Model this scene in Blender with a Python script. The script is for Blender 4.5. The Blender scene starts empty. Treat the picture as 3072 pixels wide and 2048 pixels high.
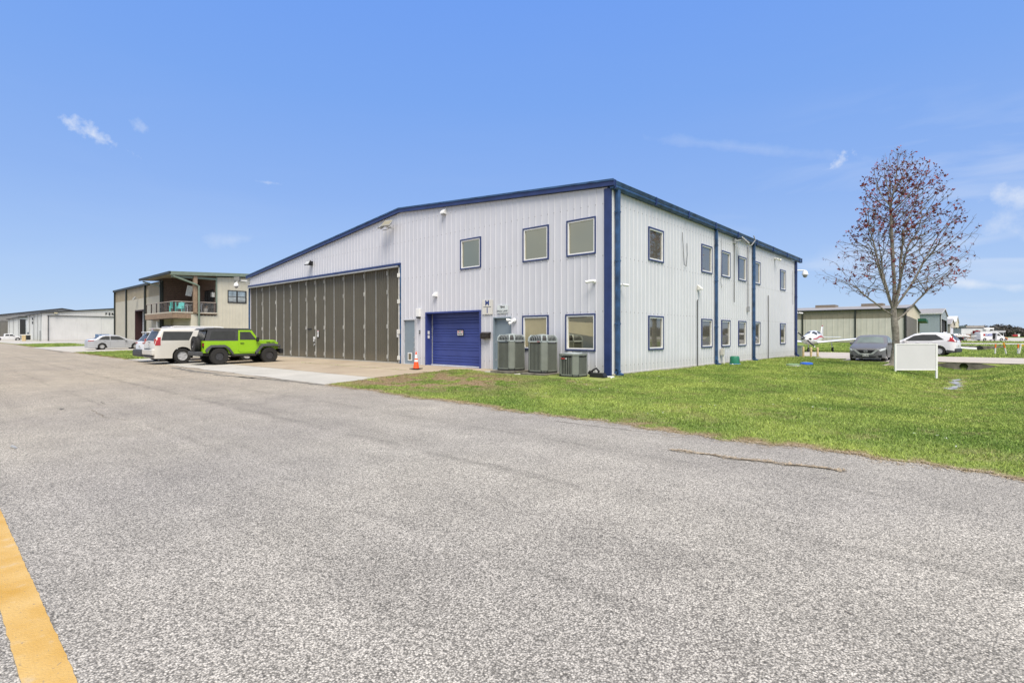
import bpy, bmesh, math, random
import numpy as np
from mathutils import Vector, Matrix
from mathutils.kdtree import KDTree
random.seed(7); RNG = np.random.default_rng(11)
sc = bpy.context.scene; COL = sc.collection
# ------------------------------------------------------------------ camera, sky, sun, exposure
CAM = (9.61, -15.82, 1.53)
cd = bpy.data.cameras.new('camera'); cam = bpy.data.objects.new('camera', cd); COL.objects.link(cam)
cam.location = CAM; cam.rotation_euler = (math.pi/2, 0, math.radians(41.78))
cd.sensor_width = 36; cd.lens = 1582/3072*36; cd.shift_y = -19/3072; cd.clip_end = 6000; cd.clip_start = 0.1
sc.camera = cam
SUN_AZ = Vector((0.80, -0.60)); SUN_EL = math.radians(62)
wd = bpy.data.worlds.new('World'); sc.world = wd; wd.use_nodes = True
wt = wd.node_tree; wt.nodes.clear()
def N(t, kind, **kw):
    n = t.nodes.new(kind)
    for k, v in kw.items():
        if k.startswith('i_'): n.inputs[k[2:].replace('_', ' ')].default_value = v
        else: setattr(n, k, v)
    return n
def build_world():
    t = wt; L = t.links.new
    out = N(t, 'ShaderNodeOutputWorld'); bg = N(t, 'ShaderNodeBackground'); bg.inputs[1].default_value = 0.10
    sky = N(t, 'ShaderNodeTexSky', sky_type='NISHITA', sun_disc=False)
    sky.sun_elevation = SUN_EL; sky.sun_rotation = math.atan2(SUN_AZ.x, SUN_AZ.y)
    sky.air_density = 1.0; sky.dust_density = 0.4; sky.ozone_density = 2.0; sky.altitude = 0
    tint = N(t, 'ShaderNodeMixRGB', blend_type='MULTIPLY'); tint.inputs[0].default_value = 1; tint.inputs[2].default_value = SKY_TINT
    L(sky.outputs[0], tint.inputs[1])
    tc = N(t, 'ShaderNodeTexCoord')
    sep = N(t, 'ShaderNodeSeparateXYZ'); L(tc.outputs['Generated'], sep.inputs[0])
    # clear blue above, paler towards the horizon
    rp = N(t, 'ShaderNodeValToRGB'); L(sep.outputs[2], rp.inputs[0]); el = rp.color_ramp.elements
    while len(el) < len(SKY_RAMP): el.new(.5)
    for e, (q, c) in zip(el, SKY_RAMP): e.position = q; e.color = (*[k/5 for k in c], 1)
    r5 = N(t, 'ShaderNodeMixRGB', blend_type='MULTIPLY'); r5.inputs[0].default_value = 1; L(rp.outputs[0], r5.inputs[1]); r5.inputs[2].default_value = (25, 25, 25, 1)
    base = N(t, 'ShaderNodeMixRGB'); base.inputs[0].default_value = .86; L(tint.outputs[0], base.inputs[1]); L(r5.outputs[0], base.inputs[2])
    def mapr(i, a, b, c, d, sm=False):
        n = N(t, 'ShaderNodeMapRange'); n.inputs[1].default_value = a; n.inputs[2].default_value = b; n.inputs[3].default_value = c; n.inputs[4].default_value = d
        if sm: n.interpolation_type = 'SMOOTHSTEP'
        L(i, n.inputs[0]); return n.outputs[0]
    def mth(op, a, b):
        n = N(t, 'ShaderNodeMath', operation=op); L(a, n.inputs[0])
        if isinstance(b, float): n.inputs[1].default_value = b
        else: L(b, n.inputs[1])
        return n
    # thin cirrus low in the north-east
    mp = N(t, 'ShaderNodeMapping'); mp.inputs['Scale'].default_value = (2.2, 2.2, 13); mp.inputs['Rotation'].default_value = (-.12, 0.1, 0.3)
    L(tc.outputs['Generated'], mp.inputs[0])
    nz = N(t, 'ShaderNodeTexNoise'); nz.inputs['Scale'].default_value = 1.6; nz.inputs['Detail'].default_value = 7; nz.inputs['Distortion'].default_value = 0.5
    L(mp.outputs[0], nz.inputs['Vector'])
    dt = N(t, 'ShaderNodeVectorMath', operation='DOT_PRODUCT'); L(tc.outputs['Generated'], dt.inputs[0]); dt.inputs[1].default_value = (0.05, 0.99, 0.05)
    m1 = mth('MULTIPLY', mapr(nz.outputs[0], .5, .8, 0, .55), mapr(dt.outputs['Value'], .88, 1.0, .06, 1.0, True))
    m1 = mth('MULTIPLY', m1.outputs[0], mapr(sep.outputs[2], .18, .42, 1.0, .15, True))
    # the cloud bank over the southern and western half, the one the window panes mirror
    nb = N(t, 'ShaderNodeTexNoise'); nb.inputs['Scale'].default_value = 2.3; nb.inputs['Detail'].default_value = 7; nb.inputs['Roughness'].default_value = .55; L(tc.outputs['Generated'], nb.inputs['Vector'])
    ds = N(t, 'ShaderNodeVectorMath', operation='DOT_PRODUCT'); L(tc.outputs['Generated'], ds.inputs[0]); ds.inputs[1].default_value = (0.5, -0.80, 0.28)
    m2 = mth('MULTIPLY', mapr(nb.outputs[0], .32, .66, .35, 1.0), mapr(ds.outputs['Value'], -.15, .45, 0, .92, True))
    last = mth('MAXIMUM', m1.outputs[0], m2.outputs[0])
    # single small clouds (direction, angular size, strength)
    for d, w, s, st in PUFFS:
        dd = Vector(d).normalized(); right = Vector((dd.y, -dd.x, 0)).normalized(); up = right.cross(dd)
        if up.z < 0: up = -up
        ang = math.radians(w[2]); r2 = right*math.cos(ang)+up*math.sin(ang); u2 = -right*math.sin(ang)+up*math.cos(ang)
        a = N(t, 'ShaderNodeVectorMath', operation='DOT_PRODUCT'); b = N(t, 'ShaderNodeVectorMath', operation='DOT_PRODUCT')
        f = N(t, 'ShaderNodeVectorMath', operation='DOT_PRODUCT')
        for q, v in ((a, r2/w[0]), (b, u2/w[1]), (f, dd)): L(tc.outputs['Generated'], q.inputs[0]); q.inputs[1].default_value = v
        cmb = N(t, 'ShaderNodeCombineXYZ'); L(a.outputs['Value'], cmb.inputs[0]); L(b.outputs['Value'], cmb.inputs[1])
        ln = N(t, 'ShaderNodeVectorMath', operation='LENGTH'); L(cmb.outputs[0], ln.inputs[0])
        n2 = N(t, 'ShaderNodeTexNoise'); n2.inputs['Scale'].default_value = s; n2.inputs['Detail'].default_value = 7; n2.inputs['Roughness'].default_value = 0.62
        L(tc.outputs['Generated'], n2.inputs['Vector'])
        ad = N(t, 'ShaderNodeMath', operation='MULTIPLY_ADD'); L(n2.outputs[0], ad.inputs[0]); ad.inputs[1].default_value = -5.0; L(ln.outputs['Value'], ad.inputs[2])
        r = N(t, 'ShaderNodeMapRange'); r.inputs[1].default_value = -1.3; r.inputs[2].default_value = -3.1; r.inputs[3].default_value = 0; r.inputs[4].default_value = st
        L(ad.outputs[0], r.inputs[0])
        fr = N(t, 'ShaderNodeMath', operation='GREATER_THAN'); L(f.outputs['Value'], fr.inputs[0]); fr.inputs[1].default_value = 0.5
        r2m = N(t, 'ShaderNodeMath', operation='MULTIPLY'); L(r.outputs[0], r2m.inputs[0]); L(fr.outputs[0], r2m.inputs[1])
        mx = N(t, 'ShaderNodeMath', operation='MAXIMUM'); L(last.outputs[0], mx.inputs[0]); L(r2m.outputs[0], mx.inputs[1]); last = mx
    cm = N(t, 'ShaderNodeMixRGB'); L(last.outputs[0], cm.inputs[0]); L(base.outputs[0], cm.inputs[1]); cm.inputs[2].default_value = SKY_CLOUD
    L(cm.outputs[0], bg.inputs[0]); L(bg.outputs[0], out.inputs[0])
SKY_TINT = (.62, .72, .95, 1); SKY_CLOUD = (4.3, 4.5, 4.8, 1)
SKY_RAMP = [(0, (.52, .66, .88)), (.07, (.43, .59, .86)), (.24, (.285, .465, .87)), (.40, (.21, .41, .90)), (.55, (.175, .375, .93)), (1, (.13, .30, .85))]
def pxdir(x, y):
    a = (x-1536)/1582; b = (1005-y)/1582
    return (a*.7458-.6662, a*.6664+.7456, b)
PUFFS = [(pxdir(285, 408), (0.032, 0.010, -20), 38, .9), (pxdir(425, 380), (0.012, 0.007, -20), 60, 0.3), (pxdir(2518, 482), (0.018, 0.008, 40), 60, 0.85),
         (pxdir(3060, 590), (0.05, 0.012, -12), 24, 0.7), (pxdir(2200, 440), (0.20, 0.010, -13), 9, 0.22), (pxdir(2960, 855), (0.06, 0.006, -9), 20, 0.6), (pxdir(3050, 700), (0.04, 0.018, -40), 24, 0.5), (pxdir(808, 548), (0.018, 0.003, 0), 40, 0.45), (pxdir(700, 720), (0.05, 0.01, 5), 18, 0.3)]
build_world()
sl = bpy.data.lights.new('sun', 'SUN'); so = bpy.data.objects.new('sun', sl); COL.objects.link(so)
sl.energy = 3.0; sl.angle = math.radians(40); sl.color = (1, 0.925, 0.81)
sd = Vector((SUN_AZ.x*math.cos(SUN_EL), SUN_AZ.y*math.cos(SUN_EL), math.sin(SUN_EL)))
so.rotation_euler = sd.to_track_quat('Z', 'Y').to_euler()
sc.view_settings.view_transform = 'Standard'; sc.view_settings.look = 'None'; sc.view_settings.gamma = 1
sc.view_settings.exposure = 1.0; sc.view_settings.use_curve_mapping = False
sc.render.engine = 'CYCLES'

# ------------------------------------------------------------------ materials
MATS = {}
def mat(name, col, rough=0.6, metal=0.0, var=0.08, vs=3.0, bump=0.0, bs=60.0, col2=None, streak=0.0, spec=0.5, coat=0.0, emit=None, ior=1.45):
    """principled with noise tone variation; streak > 0 adds vertical dirt streaks"""
    if name in MATS: return MATS[name]
    m = bpy.data.materials.new(name); m.use_nodes = True; t = m.node_tree; L = t.links.new
    p = t.nodes['Principled BSDF']; p.inputs['Roughness'].default_value = rough; p.inputs['Metallic'].default_value = metal; p.inputs['IOR'].default_value = ior
    p.inputs['Specular IOR Level'].default_value = spec; p.inputs['Coat Weight'].default_value = coat; p.inputs['Coat Roughness'].default_value = 0.04
    g = N(t, 'ShaderNodeNewGeometry')
    c = (*col, 1)
    if var > 0:
        nz = N(t, 'ShaderNodeTexNoise'); nz.inputs['Scale'].default_value = vs; nz.inputs['Detail'].default_value = 5; L(g.outputs['Position'], nz.inputs['Vector'])
        mr = N(t, 'ShaderNodeMapRange'); mr.inputs[1].default_value = .3; mr.inputs[2].default_value = .7; L(nz.outputs[0], mr.inputs[0])
        mx = N(t, 'ShaderNodeMixRGB'); L(mr.outputs[0], mx.inputs[0])
        mx.inputs[1].default_value = (*[x*(1-var) for x in col], 1); mx.inputs[2].default_value = (*(col2 or [min(1, x*(1+var)) for x in col]), 1)
        o = mx.outputs[0]
        if streak > 0:
            mp = N(t, 'ShaderNodeMapping'); mp.inputs['Scale'].default_value = (6, 6, .35); L(g.outputs['Position'], mp.inputs[0])
            n2 = N(t, 'ShaderNodeTexNoise'); n2.inputs['Scale'].default_value = 1; n2.inputs['Detail'].default_value = 6; L(mp.outputs[0], n2.inputs['Vector'])
            m2 = N(t, 'ShaderNodeMapRange'); m2.inputs[1].default_value = .52; m2.inputs[2].default_value = .8; m2.inputs[4].default_value = streak; L(n2.outputs[0], m2.inputs[0])
            x2 = N(t, 'ShaderNodeMixRGB'); L(m2.outputs[0], x2.inputs[0]); L(o, x2.inputs[1]); x2.inputs[2].default_value = (.30, .27, .22, 1); o = x2.outputs[0]
            sz = N(t, 'ShaderNodeSeparateXYZ'); L(g.outputs['Position'], sz.inputs[0]); m3 = N(t, 'ShaderNodeMapRange'); m3.inputs[1].default_value = .75; m3.inputs[2].default_value = .1; m3.inputs[4].default_value = .5; L(sz.outputs[2], m3.inputs[0])
            mm = N(t, 'ShaderNodeMath', operation='MULTIPLY'); L(m3.outputs[0], mm.inputs[0]); L(nz.outputs[0], mm.inputs[1]); x3 = N(t, 'ShaderNodeMixRGB'); L(mm.outputs[0], x3.inputs[0]); L(o, x3.inputs[1]); x3.inputs[2].default_value = (.28, .23, .16, 1); o = x3.outputs[0]
        L(o, p.inputs['Base Color'])
    else: p.inputs['Base Color'].default_value = c
    if bump > 0:
        nb = N(t, 'ShaderNodeTexNoise'); nb.inputs['Scale'].default_value = bs; nb.inputs['Detail'].default_value = 4; L(g.outputs['Position'], nb.inputs['Vector'])
        b = N(t, 'ShaderNodeBump'); b.inputs['Strength'].default_value = bump; b.inputs['Distance'].default_value = .01; L(nb.outputs[0], b.inputs['Height']); L(b.outputs[0], p.inputs['Normal'])
    if emit: p.inputs['Emission Color'].default_value = (*emit[0], 1); p.inputs['Emission Strength'].default_value = emit[1]
    MATS[name] = m; return m
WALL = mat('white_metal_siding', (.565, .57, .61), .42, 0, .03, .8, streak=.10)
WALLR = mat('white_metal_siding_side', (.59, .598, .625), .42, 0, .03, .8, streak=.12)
BLUE = mat('blue_trim_paint', (.022, .040, .135), .4, 0, .2, 2)
BLUEW = mat('weathered_blue_paint', (.03, .075, .17), .45, 0, .45, 3)
WHITE = mat('white_paint', (.74, .74, .73), .4, 0, .04, 4)
WHITED = mat('dirty_white_paint', (.66, .65, .60), .6, 0, .15, 6)
GLASS = mat('tinted_mirror_glass', (.40, .37, .26), .03, 1.0, .04, .7)
GLASSN = mat('grey_mirror_glass', (.25, .235, .20), .03, .65, .05, .8, spec=1)
DARKG = mat('dark_car_glass', (.055, .058, .058), .2, 0.0, .1, spec=.5, ior=1.17)
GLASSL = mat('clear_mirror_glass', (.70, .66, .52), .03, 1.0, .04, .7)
TANREF = mat('tan_pane_reflection', (.37, .325, .20), .35, 0, .08, 1.5, coat=.6, streak=.12)  # reflection of the tan wall opposite, painted onto the lower panes
DOORB = mat('olive_brown_door_metal', (.098, .090, .068), .6, 0, .07, 1.0, streak=.025)
ALU = mat('bare_metal', (.5, .5, .5), .4, .7, .1, 8)
STEEL = mat('galvanised_steel', (.42, .43, .43), .5, .3, .15, 8)
BLACK = mat('black_plastic', (.015, .015, .016), .55, 0, .1, 8)
RUB = mat('tyre_rubber', (.022, .021, .02), .85, 0, .2, 20, bump=.4, bs=40)
DGREY = mat('dark_grey_plastic', (.045, .047, .05), .6, 0, .1, 10)
ROLL = mat('blue_rollup_paint', (.042, .062, .23), .42, 0, .15, 1.2)
GDOOR = mat('grey_blue_door_paint', (.21, .26, .30), .5, 0, .04, 3)
ACG = mat('condenser_grey_green', (.18, .195, .17), .5, 0, .1, 4)
ACT = mat('condenser_top_grey', (.33, .37, .37), .45, 0, .08, 4)
COIL = mat('dark_coil_mesh', (.014, .017, .017), .7, .0, .2, 30, bump=.5, bs=80)
CONC = mat('grey_concrete', (.40, .385, .34), .85, 0, .12, 2.2, bump=.25, bs=45, streak=0)
CONCD = mat('dark_stained_concrete', (.16, .145, .12), .9, 0, .5, 3.0, bump=.5, bs=20)
TAN = mat('tan_metal_siding', (.52, .485, .385), .5, 0, .06, 1, streak=.12)
TANG = mat('grey_tan_siding', (.39, .375, .315), .5, 0, .05, 1, streak=.10)
TAND = mat('dark_tan_siding', (.27, .235, .165), .55, 0, .12, 1.2, streak=.3)
GREENT = mat('dark_green_trim', (.016, .021, .017), .5, 0, .1, 3)
GREENL = mat('pale_green_trim', (.16, .20, .155), .5, 0, .1, 3)
BOARD = mat('brown_fibre_board', (.135, .092, .07), .75, 0, .18, 5)
BOARDL = mat('light_brown_board', (.26, .18, .12), .7, 0, .2, 5)
RED = mat('red_lens', (.35, .008, .01), .15, 0, .1, 20, coat=1)
ORANGE = mat('orange_cone_plastic', (.85, .095, .02), .5, 0, .08, 6)
CHROME = mat('chrome', (.62, .62, .62), .3, .6, 0)
RIM = mat('alloy_rim', (.60, .60, .61), .35, .3, .05, 20)
TEXTB = mat('black_lettering', (.02, .02, .02), .6, 0, 0)
TEXTBL = mat('blue_lettering', (.02, .05, .22), .5, 0, 0)

# ------------------------------------------------------------------ mesh builder and object helpers
class MB:
    def __init__(s): s.v = []; s.f = []; s.m = []; s.mi = 0
    def face(s, pts):
        i = len(s.v); s.v += [tuple(p) for p in pts]; s.f.append(tuple(range(i, i+len(pts)))); s.m.append(s.mi); return s
    def add(s, vs, fs):
        i = len(s.v); s.v += [tuple(p) for p in vs]; s.f += [tuple(i+k for k in f) for f in fs]; s.m += [s.mi]*len(fs); return s
    def box(s, c, d, rot=None, bev=0):
        x, y, z = [k/2 for k in d]
        P = [(-x, -y, -z), (x, -y, -z), (x, y, -z), (-x, y, -z), (-x, -y, z), (x, -y, z), (x, y, z), (-x, y, z)]
        F = [(3, 2, 1, 0), (4, 5, 6, 7), (0, 1, 5, 4), (1, 2, 6, 5), (2, 3, 7, 6), (3, 0, 4, 7)]
        if bev:
            b = bmesh.new(); vs = [b.verts.new(p) for p in P]; [b.faces.new([vs[k] for k in f]) for f in F]
            bmesh.ops.bevel(b, geom=list(b.edges), offset=bev, segments=2, affect='EDGES', profile=.6)
            b.verts.index_update(); P = [tuple(v.co) for v in b.verts]; F = [tuple(v.index for v in f.verts) for f in b.faces]; b.free()
        if rot is not None: P = [tuple(rot @ Vector(p)) for p in P]
        return s.add([(p[0]+c[0], p[1]+c[1], p[2]+c[2]) for p in P], F)
    def bb(s, x0, x1, y0, y1, z0, z1, bev=0): return s.box(((x0+x1)/2, (y0+y1)/2, (z0+z1)/2), (abs(x1-x0), abs(y1-y0), abs(z1-z0)), None, bev)
    def tube(s, pts, r, n=8, cap=True):
        pts = [Vector(p) for p in pts]; rs = r if isinstance(r, (list, tuple)) else [r]*len(pts)
        rings = []; pa = None
        for i, p in enumerate(pts):
            d = (pts[min(i+1, len(pts)-1)]-pts[max(i-1, 0)]).normalized()
            a = pa if pa is not None else (Vector((0, 0, 1)) if abs(d.z) < .9 else Vector((1, 0, 0)))
            b = d.cross(a).normalized(); a = b.cross(d).normalized(); pa = a
            rings.append([p+(a*math.cos(2*math.pi*k/n)+b*math.sin(2*math.pi*k/n))*rs[i] for k in range(n)])
        vs = [v for rg in rings for v in rg]; fs = []
        for i in range(len(pts)-1):
            for k in range(n): fs.append((i*n+k, i*n+(k+1) % n, (i+1)*n+(k+1) % n, (i+1)*n+k))
        if cap: fs.append(tuple(range(n))[::-1]); fs.append(tuple((len(pts)-1)*n+k for k in range(n)))
        return s.add(vs, fs)
    def lathe(s, prof, n=24, c=(0, 0, 0), axis='z', sq=None):
        vs = []; fs = []
        for r, h in prof:
            for k in range(n):
                a = 2*math.pi*k/n; p = (r*math.cos(a), r*math.sin(a), h)
                if axis == 'y': p = (p[0], p[2], p[1])
                if axis == 'x': p = (p[2], p[0], p[1])
                vs.append((p[0]+c[0], p[1]+c[1], p[2]+c[2]))
        for i in range(len(prof)-1):
            for k in range(n): fs.append((i*n+k, i*n+(k+1) % n, (i+1)*n+(k+1) % n, (i+1)*n+k))
        if prof[0][0] > 1e-5: fs.append(tuple(range(n))[::-1])
        if prof[-1][0] > 1e-5: fs.append(tuple((len(prof)-1)*n+k for k in range(n)))
        return s.add(vs, fs)
    def prism(s, poly, ax, a, b):
        """polygon (u,v) extruded along axis ax from a to b; ax='y': (u,?,v); 'x': (?,u,v); 'z': (u,v,?)"""
        def P(u, v, w): return (u, w, v) if ax == 'y' else ((w, u, v) if ax == 'x' else (u, v, w))
        n = len(poly); vs = [P(u, v, a) for u, v in poly]+[P(u, v, b) for u, v in poly]
        fs = [tuple(range(n))[::-1], tuple(range(n, 2*n))]+[(k, (k+1) % n, n+(k+1) % n, n+k) for k in range(n)]
        return s.add(vs, fs)
    def xf(s, M, start=0):
        for i in range(start, len(s.v)): s.v[i] = tuple(M @ Vector(s.v[i]))
        return s
    def mesh(s, name, mats, smooth=None, off=None):
        me = bpy.data.meshes.new(name)
        vs = s.v if off is None else [(x-off[0], y-off[1], z-off[2]) for x, y, z in s.v]
        me.from_pydata(vs, [], s.f)
        ms = mats if isinstance(mats, (list, tuple)) else [mats]
        for m in ms: me.materials.append(m)
        if len(ms) > 1: me.polygons.foreach_set('material_index', s.m)
        b = bmesh.new(); b.from_mesh(me)
        if smooth: bmesh.ops.remove_doubles(b, verts=b.verts, dist=.0004)
        bmesh.ops.recalc_face_normals(b, faces=b.faces); b.to_mesh(me); b.free()
        if smooth:
            me.polygons.foreach_set('use_smooth', [True]*len(me.polygons)); me.set_sharp_from_angle(angle=math.radians(smooth))
        me.update(); return me
    def obj(s, name, mats, parent=None, smooth=None, world=False):
        off = parent.location if (parent is not None and world) else None
        o = bpy.data.objects.new(name, s.mesh(name, mats, smooth, off)); COL.objects.link(o)
        if parent: o.parent = parent
        return o
def link(name, me, parent=None, loc=(0, 0, 0), rot=(0, 0, 0)):
    o = bpy.data.objects.new(name, me); COL.objects.link(o); o.location = loc; o.rotation_euler = rot
    if parent: o.parent = parent
    return o
def tag(o, label, cat, group=None, kind=None):
    if label: o['label'] = label
    if cat: o['category'] = cat
    if group: o['group'] = group
    if kind: o['kind'] = kind
    return o
def thing(name, label, cat, loc=(0, 0, 0), rz=0, group=None):
    o = bpy.data.objects.new(name, None); COL.objects.link(o); o.location = loc; o.rotation_euler = (0, 0, rz); o.empty_display_size = .2
    return tag(o, label, cat, group)
def one(mb, name, mats, label, cat, group=None, smooth=None, loc=None, rz=0):
    o = mb.obj(name, mats, None, smooth)
    if loc: o.location = loc; o.rotation_euler = (0, 0, rz)
    return tag(o, label, cat, group)
def struct(o): o['kind'] = 'structure'; return o
def children(o): return [c for c in bpy.data.objects if c.parent == o]
def copy_tree(o, parent=None):
    c = o.copy(); COL.objects.link(c); c.parent = parent
    for ch in children(o): copy_tree(ch, c)
    return c
def text_mb(txt, size, depth=.004, bold=.0):
    cu = bpy.data.curves.new('t', 'FONT'); cu.body = txt; cu.size = size; cu.extrude = depth; cu.offset = bold; cu.align_x = 'CENTER'; cu.align_y = 'CENTER'; cu.resolution_u = 3
    o = bpy.data.objects.new('t', cu); COL.objects.link(o); dg = bpy.context.evaluated_depsgraph_get(); me = o.evaluated_get(dg).to_mesh()
    mb = MB(); mb.add([tuple(v.co) for v in me.vertices], [tuple(p.vertices) for p in me.polygons])
    o.to_mesh_clear(); bpy.data.objects.remove(o); bpy.data.curves.remove(cu); return mb
def on_wall(mb, p, facing, sx=1.0, sy=1.0, tilt=0):
    """lay text (xy plane) on a wall. facing '-y','+x', or angle of outward normal"""
    ang = {'-y': -math.pi/2, '+x': 0}.get(facing, facing)
    M = Matrix.Translation(p) @ Matrix.Rotation(ang+math.pi/2, 4, 'Z') @ Matrix.Rotation(math.pi/2, 4, 'X') @ Matrix.Rotation(tilt, 4, 'Z') @ Matrix.Diagonal((sx, sy, 1, 1))
    return mb.xf(M)
RIB = [(0, 0), (.12, 0), (.138, .021), (.172, .021), (.19, 0), (.305, 0)]
FINE = [(0, 0), (.06, 0), (.075, .018), (.115, .018), (.13, 0), (.17, 0)]
def corr(parent, m, o, d, length, zb, top, openings=(), pw=.915, prof=RIB, name='wall_panel', minw=None):
    """profiled sheet wall, one object per sheet, with real openings. d = direction along wall; outward normal is d rotated -90 deg"""
    nx, ny = d[1], -d[0]; per = prof[-1][0]; out = []
    n = max(1, round(length/pw)); w = length/n
    def dep(u):
        q = u % per
        for (a, da), (b, db) in zip(prof, prof[1:]):
            if a-1e-9 <= q <= b+1e-9: return da+(db-da)*(q-a)/max(b-a, 1e-9)
        return 0
    tf = top if callable(top) else (lambda u: top)
    for i in range(n):
        u0, u1 = i*w, (i+1)*w; us = {u0, u1}; k = math.floor(u0/per)
        while k*per < u1:
            for a, _ in prof[:-1]:
                if u0 < k*per+a < u1: us.add(k*per+a)
            k += 1
        for q in openings:
            for a in q[:2]:
                if u0 < a < u1: us.add(a)
        us = sorted(us); us = [a for j, a in enumerate(us) if j == 0 or a-us[j-1] > 1e-4]
        mb = MB(); split = any(q[0]-1e-6 <= u0 and q[1]+1e-6 >= u1 and q[2] > zb+.01 for q in openings); lower = MB()
        for a, b in zip(us, us[1:]):
            mid = (a+b)/2; spans = [(zb, None)]
            for q in sorted([q for q in openings if q[0]-1e-6 < mid < q[1]+1e-6], key=lambda q: q[2]):
                s0, _ = spans.pop(); 
                if q[2] > s0+1e-3: spans.append((s0, q[2]))
                spans.append((q[3], None))
            for s0, s1 in spans:
                ta, tb = (tf(a), tf(b)) if s1 is None else (s1, s1)
                if ta <= s0: continue
                da, db = dep(a+1e-7), dep(b-1e-7)
                P = lambda u, e, z: (o[0]+d[0]*u+nx*e, o[1]+d[1]*u+ny*e, z)
                (lower if split and s1 is not None and s0 <= zb+1e-6 else mb).face([P(a, da, s0), P(b, db, s0), P(b, db, tb), P(a, da, ta)])
        if split:   # a window as wide as the sheet cuts it in two or three
            parts = {}
            for f in mb.f: z = round(min(mb.v[i][2] for i in f), 2); parts.setdefault(z, []).append(f)
            for z, fs in parts.items():
                q = MB()
                for f in fs: q.face([mb.v[i] for i in f])
                out.append(q.obj(name, m, parent, world=True))
            if lower.f: out.append(lower.obj(name, m, parent, world=True))
            continue
        if mb.f: out.append(mb.obj(name, m, parent, world=True))
    return out
def wbox(mb, o, d, u0, u1, e0, e1, z0, z1):
    """box in wall coordinates: u along wall, e outwards"""
    nx, ny = d[1], -d[0]; P = lambda u, e, z: (o[0]+d[0]*u+nx*e, o[1]+d[1]*u+ny*e, z)
    vs = [P(u0, e0, z0), P(u1, e0, z0), P(u1, e1, z0), P(u0, e1, z0), P(u0, e0, z1), P(u1, e0, z1), P(u1, e1, z1), P(u0, e1, z1)]
    return mb.add(vs, [(3, 2, 1, 0), (4, 5, 6, 7), (0, 1, 5, 4), (1, 2, 6, 5), (2, 3, 7, 6), (3, 0, 4, 7)])
def wframe(mb, o, d, u0, u1, z0, z1, t, e0, e1):
    wbox(mb, o, d, u0, u1, e0, e1, z1-t, z1); wbox(mb, o, d, u0, u1, e0, e1, z0, z0+t)
    wbox(mb, o, d, u0, u0+t, e0, e1, z0+t, z1-t); wbox(mb, o, d, u1-t, u1, e0, e1, z0+t, z1-t); return mb
def window(parent, o, d, u0, u1, z0, z1, glass, trim=BLUE, frame=WHITE, label=None):
    w = wframe(MB(), o, d, u0+.036, u1-.036, z0+.036, z1-.036, .05, -.03, .028).obj('window', frame, parent, world=True)
    if label: w['label'] = label
    off = parent.location
    for nm, mb, m in (('window_trim', wframe(MB(), o, d, u0-.015, u1+.015, z0-.015, z1+.015, .05, -.02, .045), trim),
                      ('pane', wbox(MB(), o, d, u0+.086, u1-.086, -.035, -.02, z0+.086, z1-.086), glass)):
        mb.obj(nm, m, w, world=False).data.transform(Matrix.Translation(-Vector(off)))
    return w
def sub(mb, name, m, part, smooth=None):
    """a sub-part built in world coordinates under a part whose thing sits unrotated at its location"""
    o = mb.obj(name, m, part, smooth); o.data.transform(Matrix.Translation(-Vector(part.parent.location))); return o

# ------------------------------------------------------------------ ground form
def sst(t): t = np.clip(t, 0, 1); return t*t*(3-2*t)
def base_z(X, Y):
    X = np.asarray(X, float); Y = np.asarray(Y, float)
    t = sst((Y+7.4)/7.2); front = .115*t
    side = np.where(X > 0, np.clip(1-X/4.5, 0, 1), 1.0)*np.where(Y > 20, np.clip(1-(Y-20)/4, 0, 1), 1.0)
    z = front*side
    g = np.where(Y < 23.1, sst((Y+7)/16), np.where(Y < 33.2, 0.0, sst((98-Y)/6)))
    hw = np.where(Y < 23.1, 2.7, 5.0); cx = np.where(Y < 23.1, 8.8, 9.0+(Y-33)*-.0); dep = np.where(Y < 23.1, .43, .7)
    q = np.clip(np.abs(X-cx)/hw, 0, 1); z = z-dep*g*(.5+.5*np.cos(np.pi*q))
    z = z+.02*np.sin(X*.9+1.3*np.sin(Y*.5))*np.sin(Y*.7+X*.3)*np.where((Y > -6.8) & (X > -5.5) & (Y < 21), 1, 0)
    # faint berm along the road shoulder
    z = z+np.where(X > 1, .07*np.exp(-((Y+5.2)/1.1)**2)*sst((X-1)/5), 0)
    return z
def jag(s, a=.12): return a*(np.sin(s*1.7)+.6*np.sin(s*4.1+1)+.5*np.sin(s*9.7+2)+.3*np.sin(s*21.))
def road_edge(X):   # Y of the asphalt edge along the road
    X = np.asarray(X, float)
    return np.interp(X, [-400, -110, -60, -28, -14, -5.6, -2.8, 2, 10, 40], [-5.6, -5.8, -6.9, -7.3, -7.45, -7.5, -7.72, -7.9, -8.05, -8.1])+jag(X, .085)
def apron_x(Y): return -6.55+.35*np.sin(Y*1.1)*.4+jag(np.asarray(Y, float)*1.3, .08)
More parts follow.
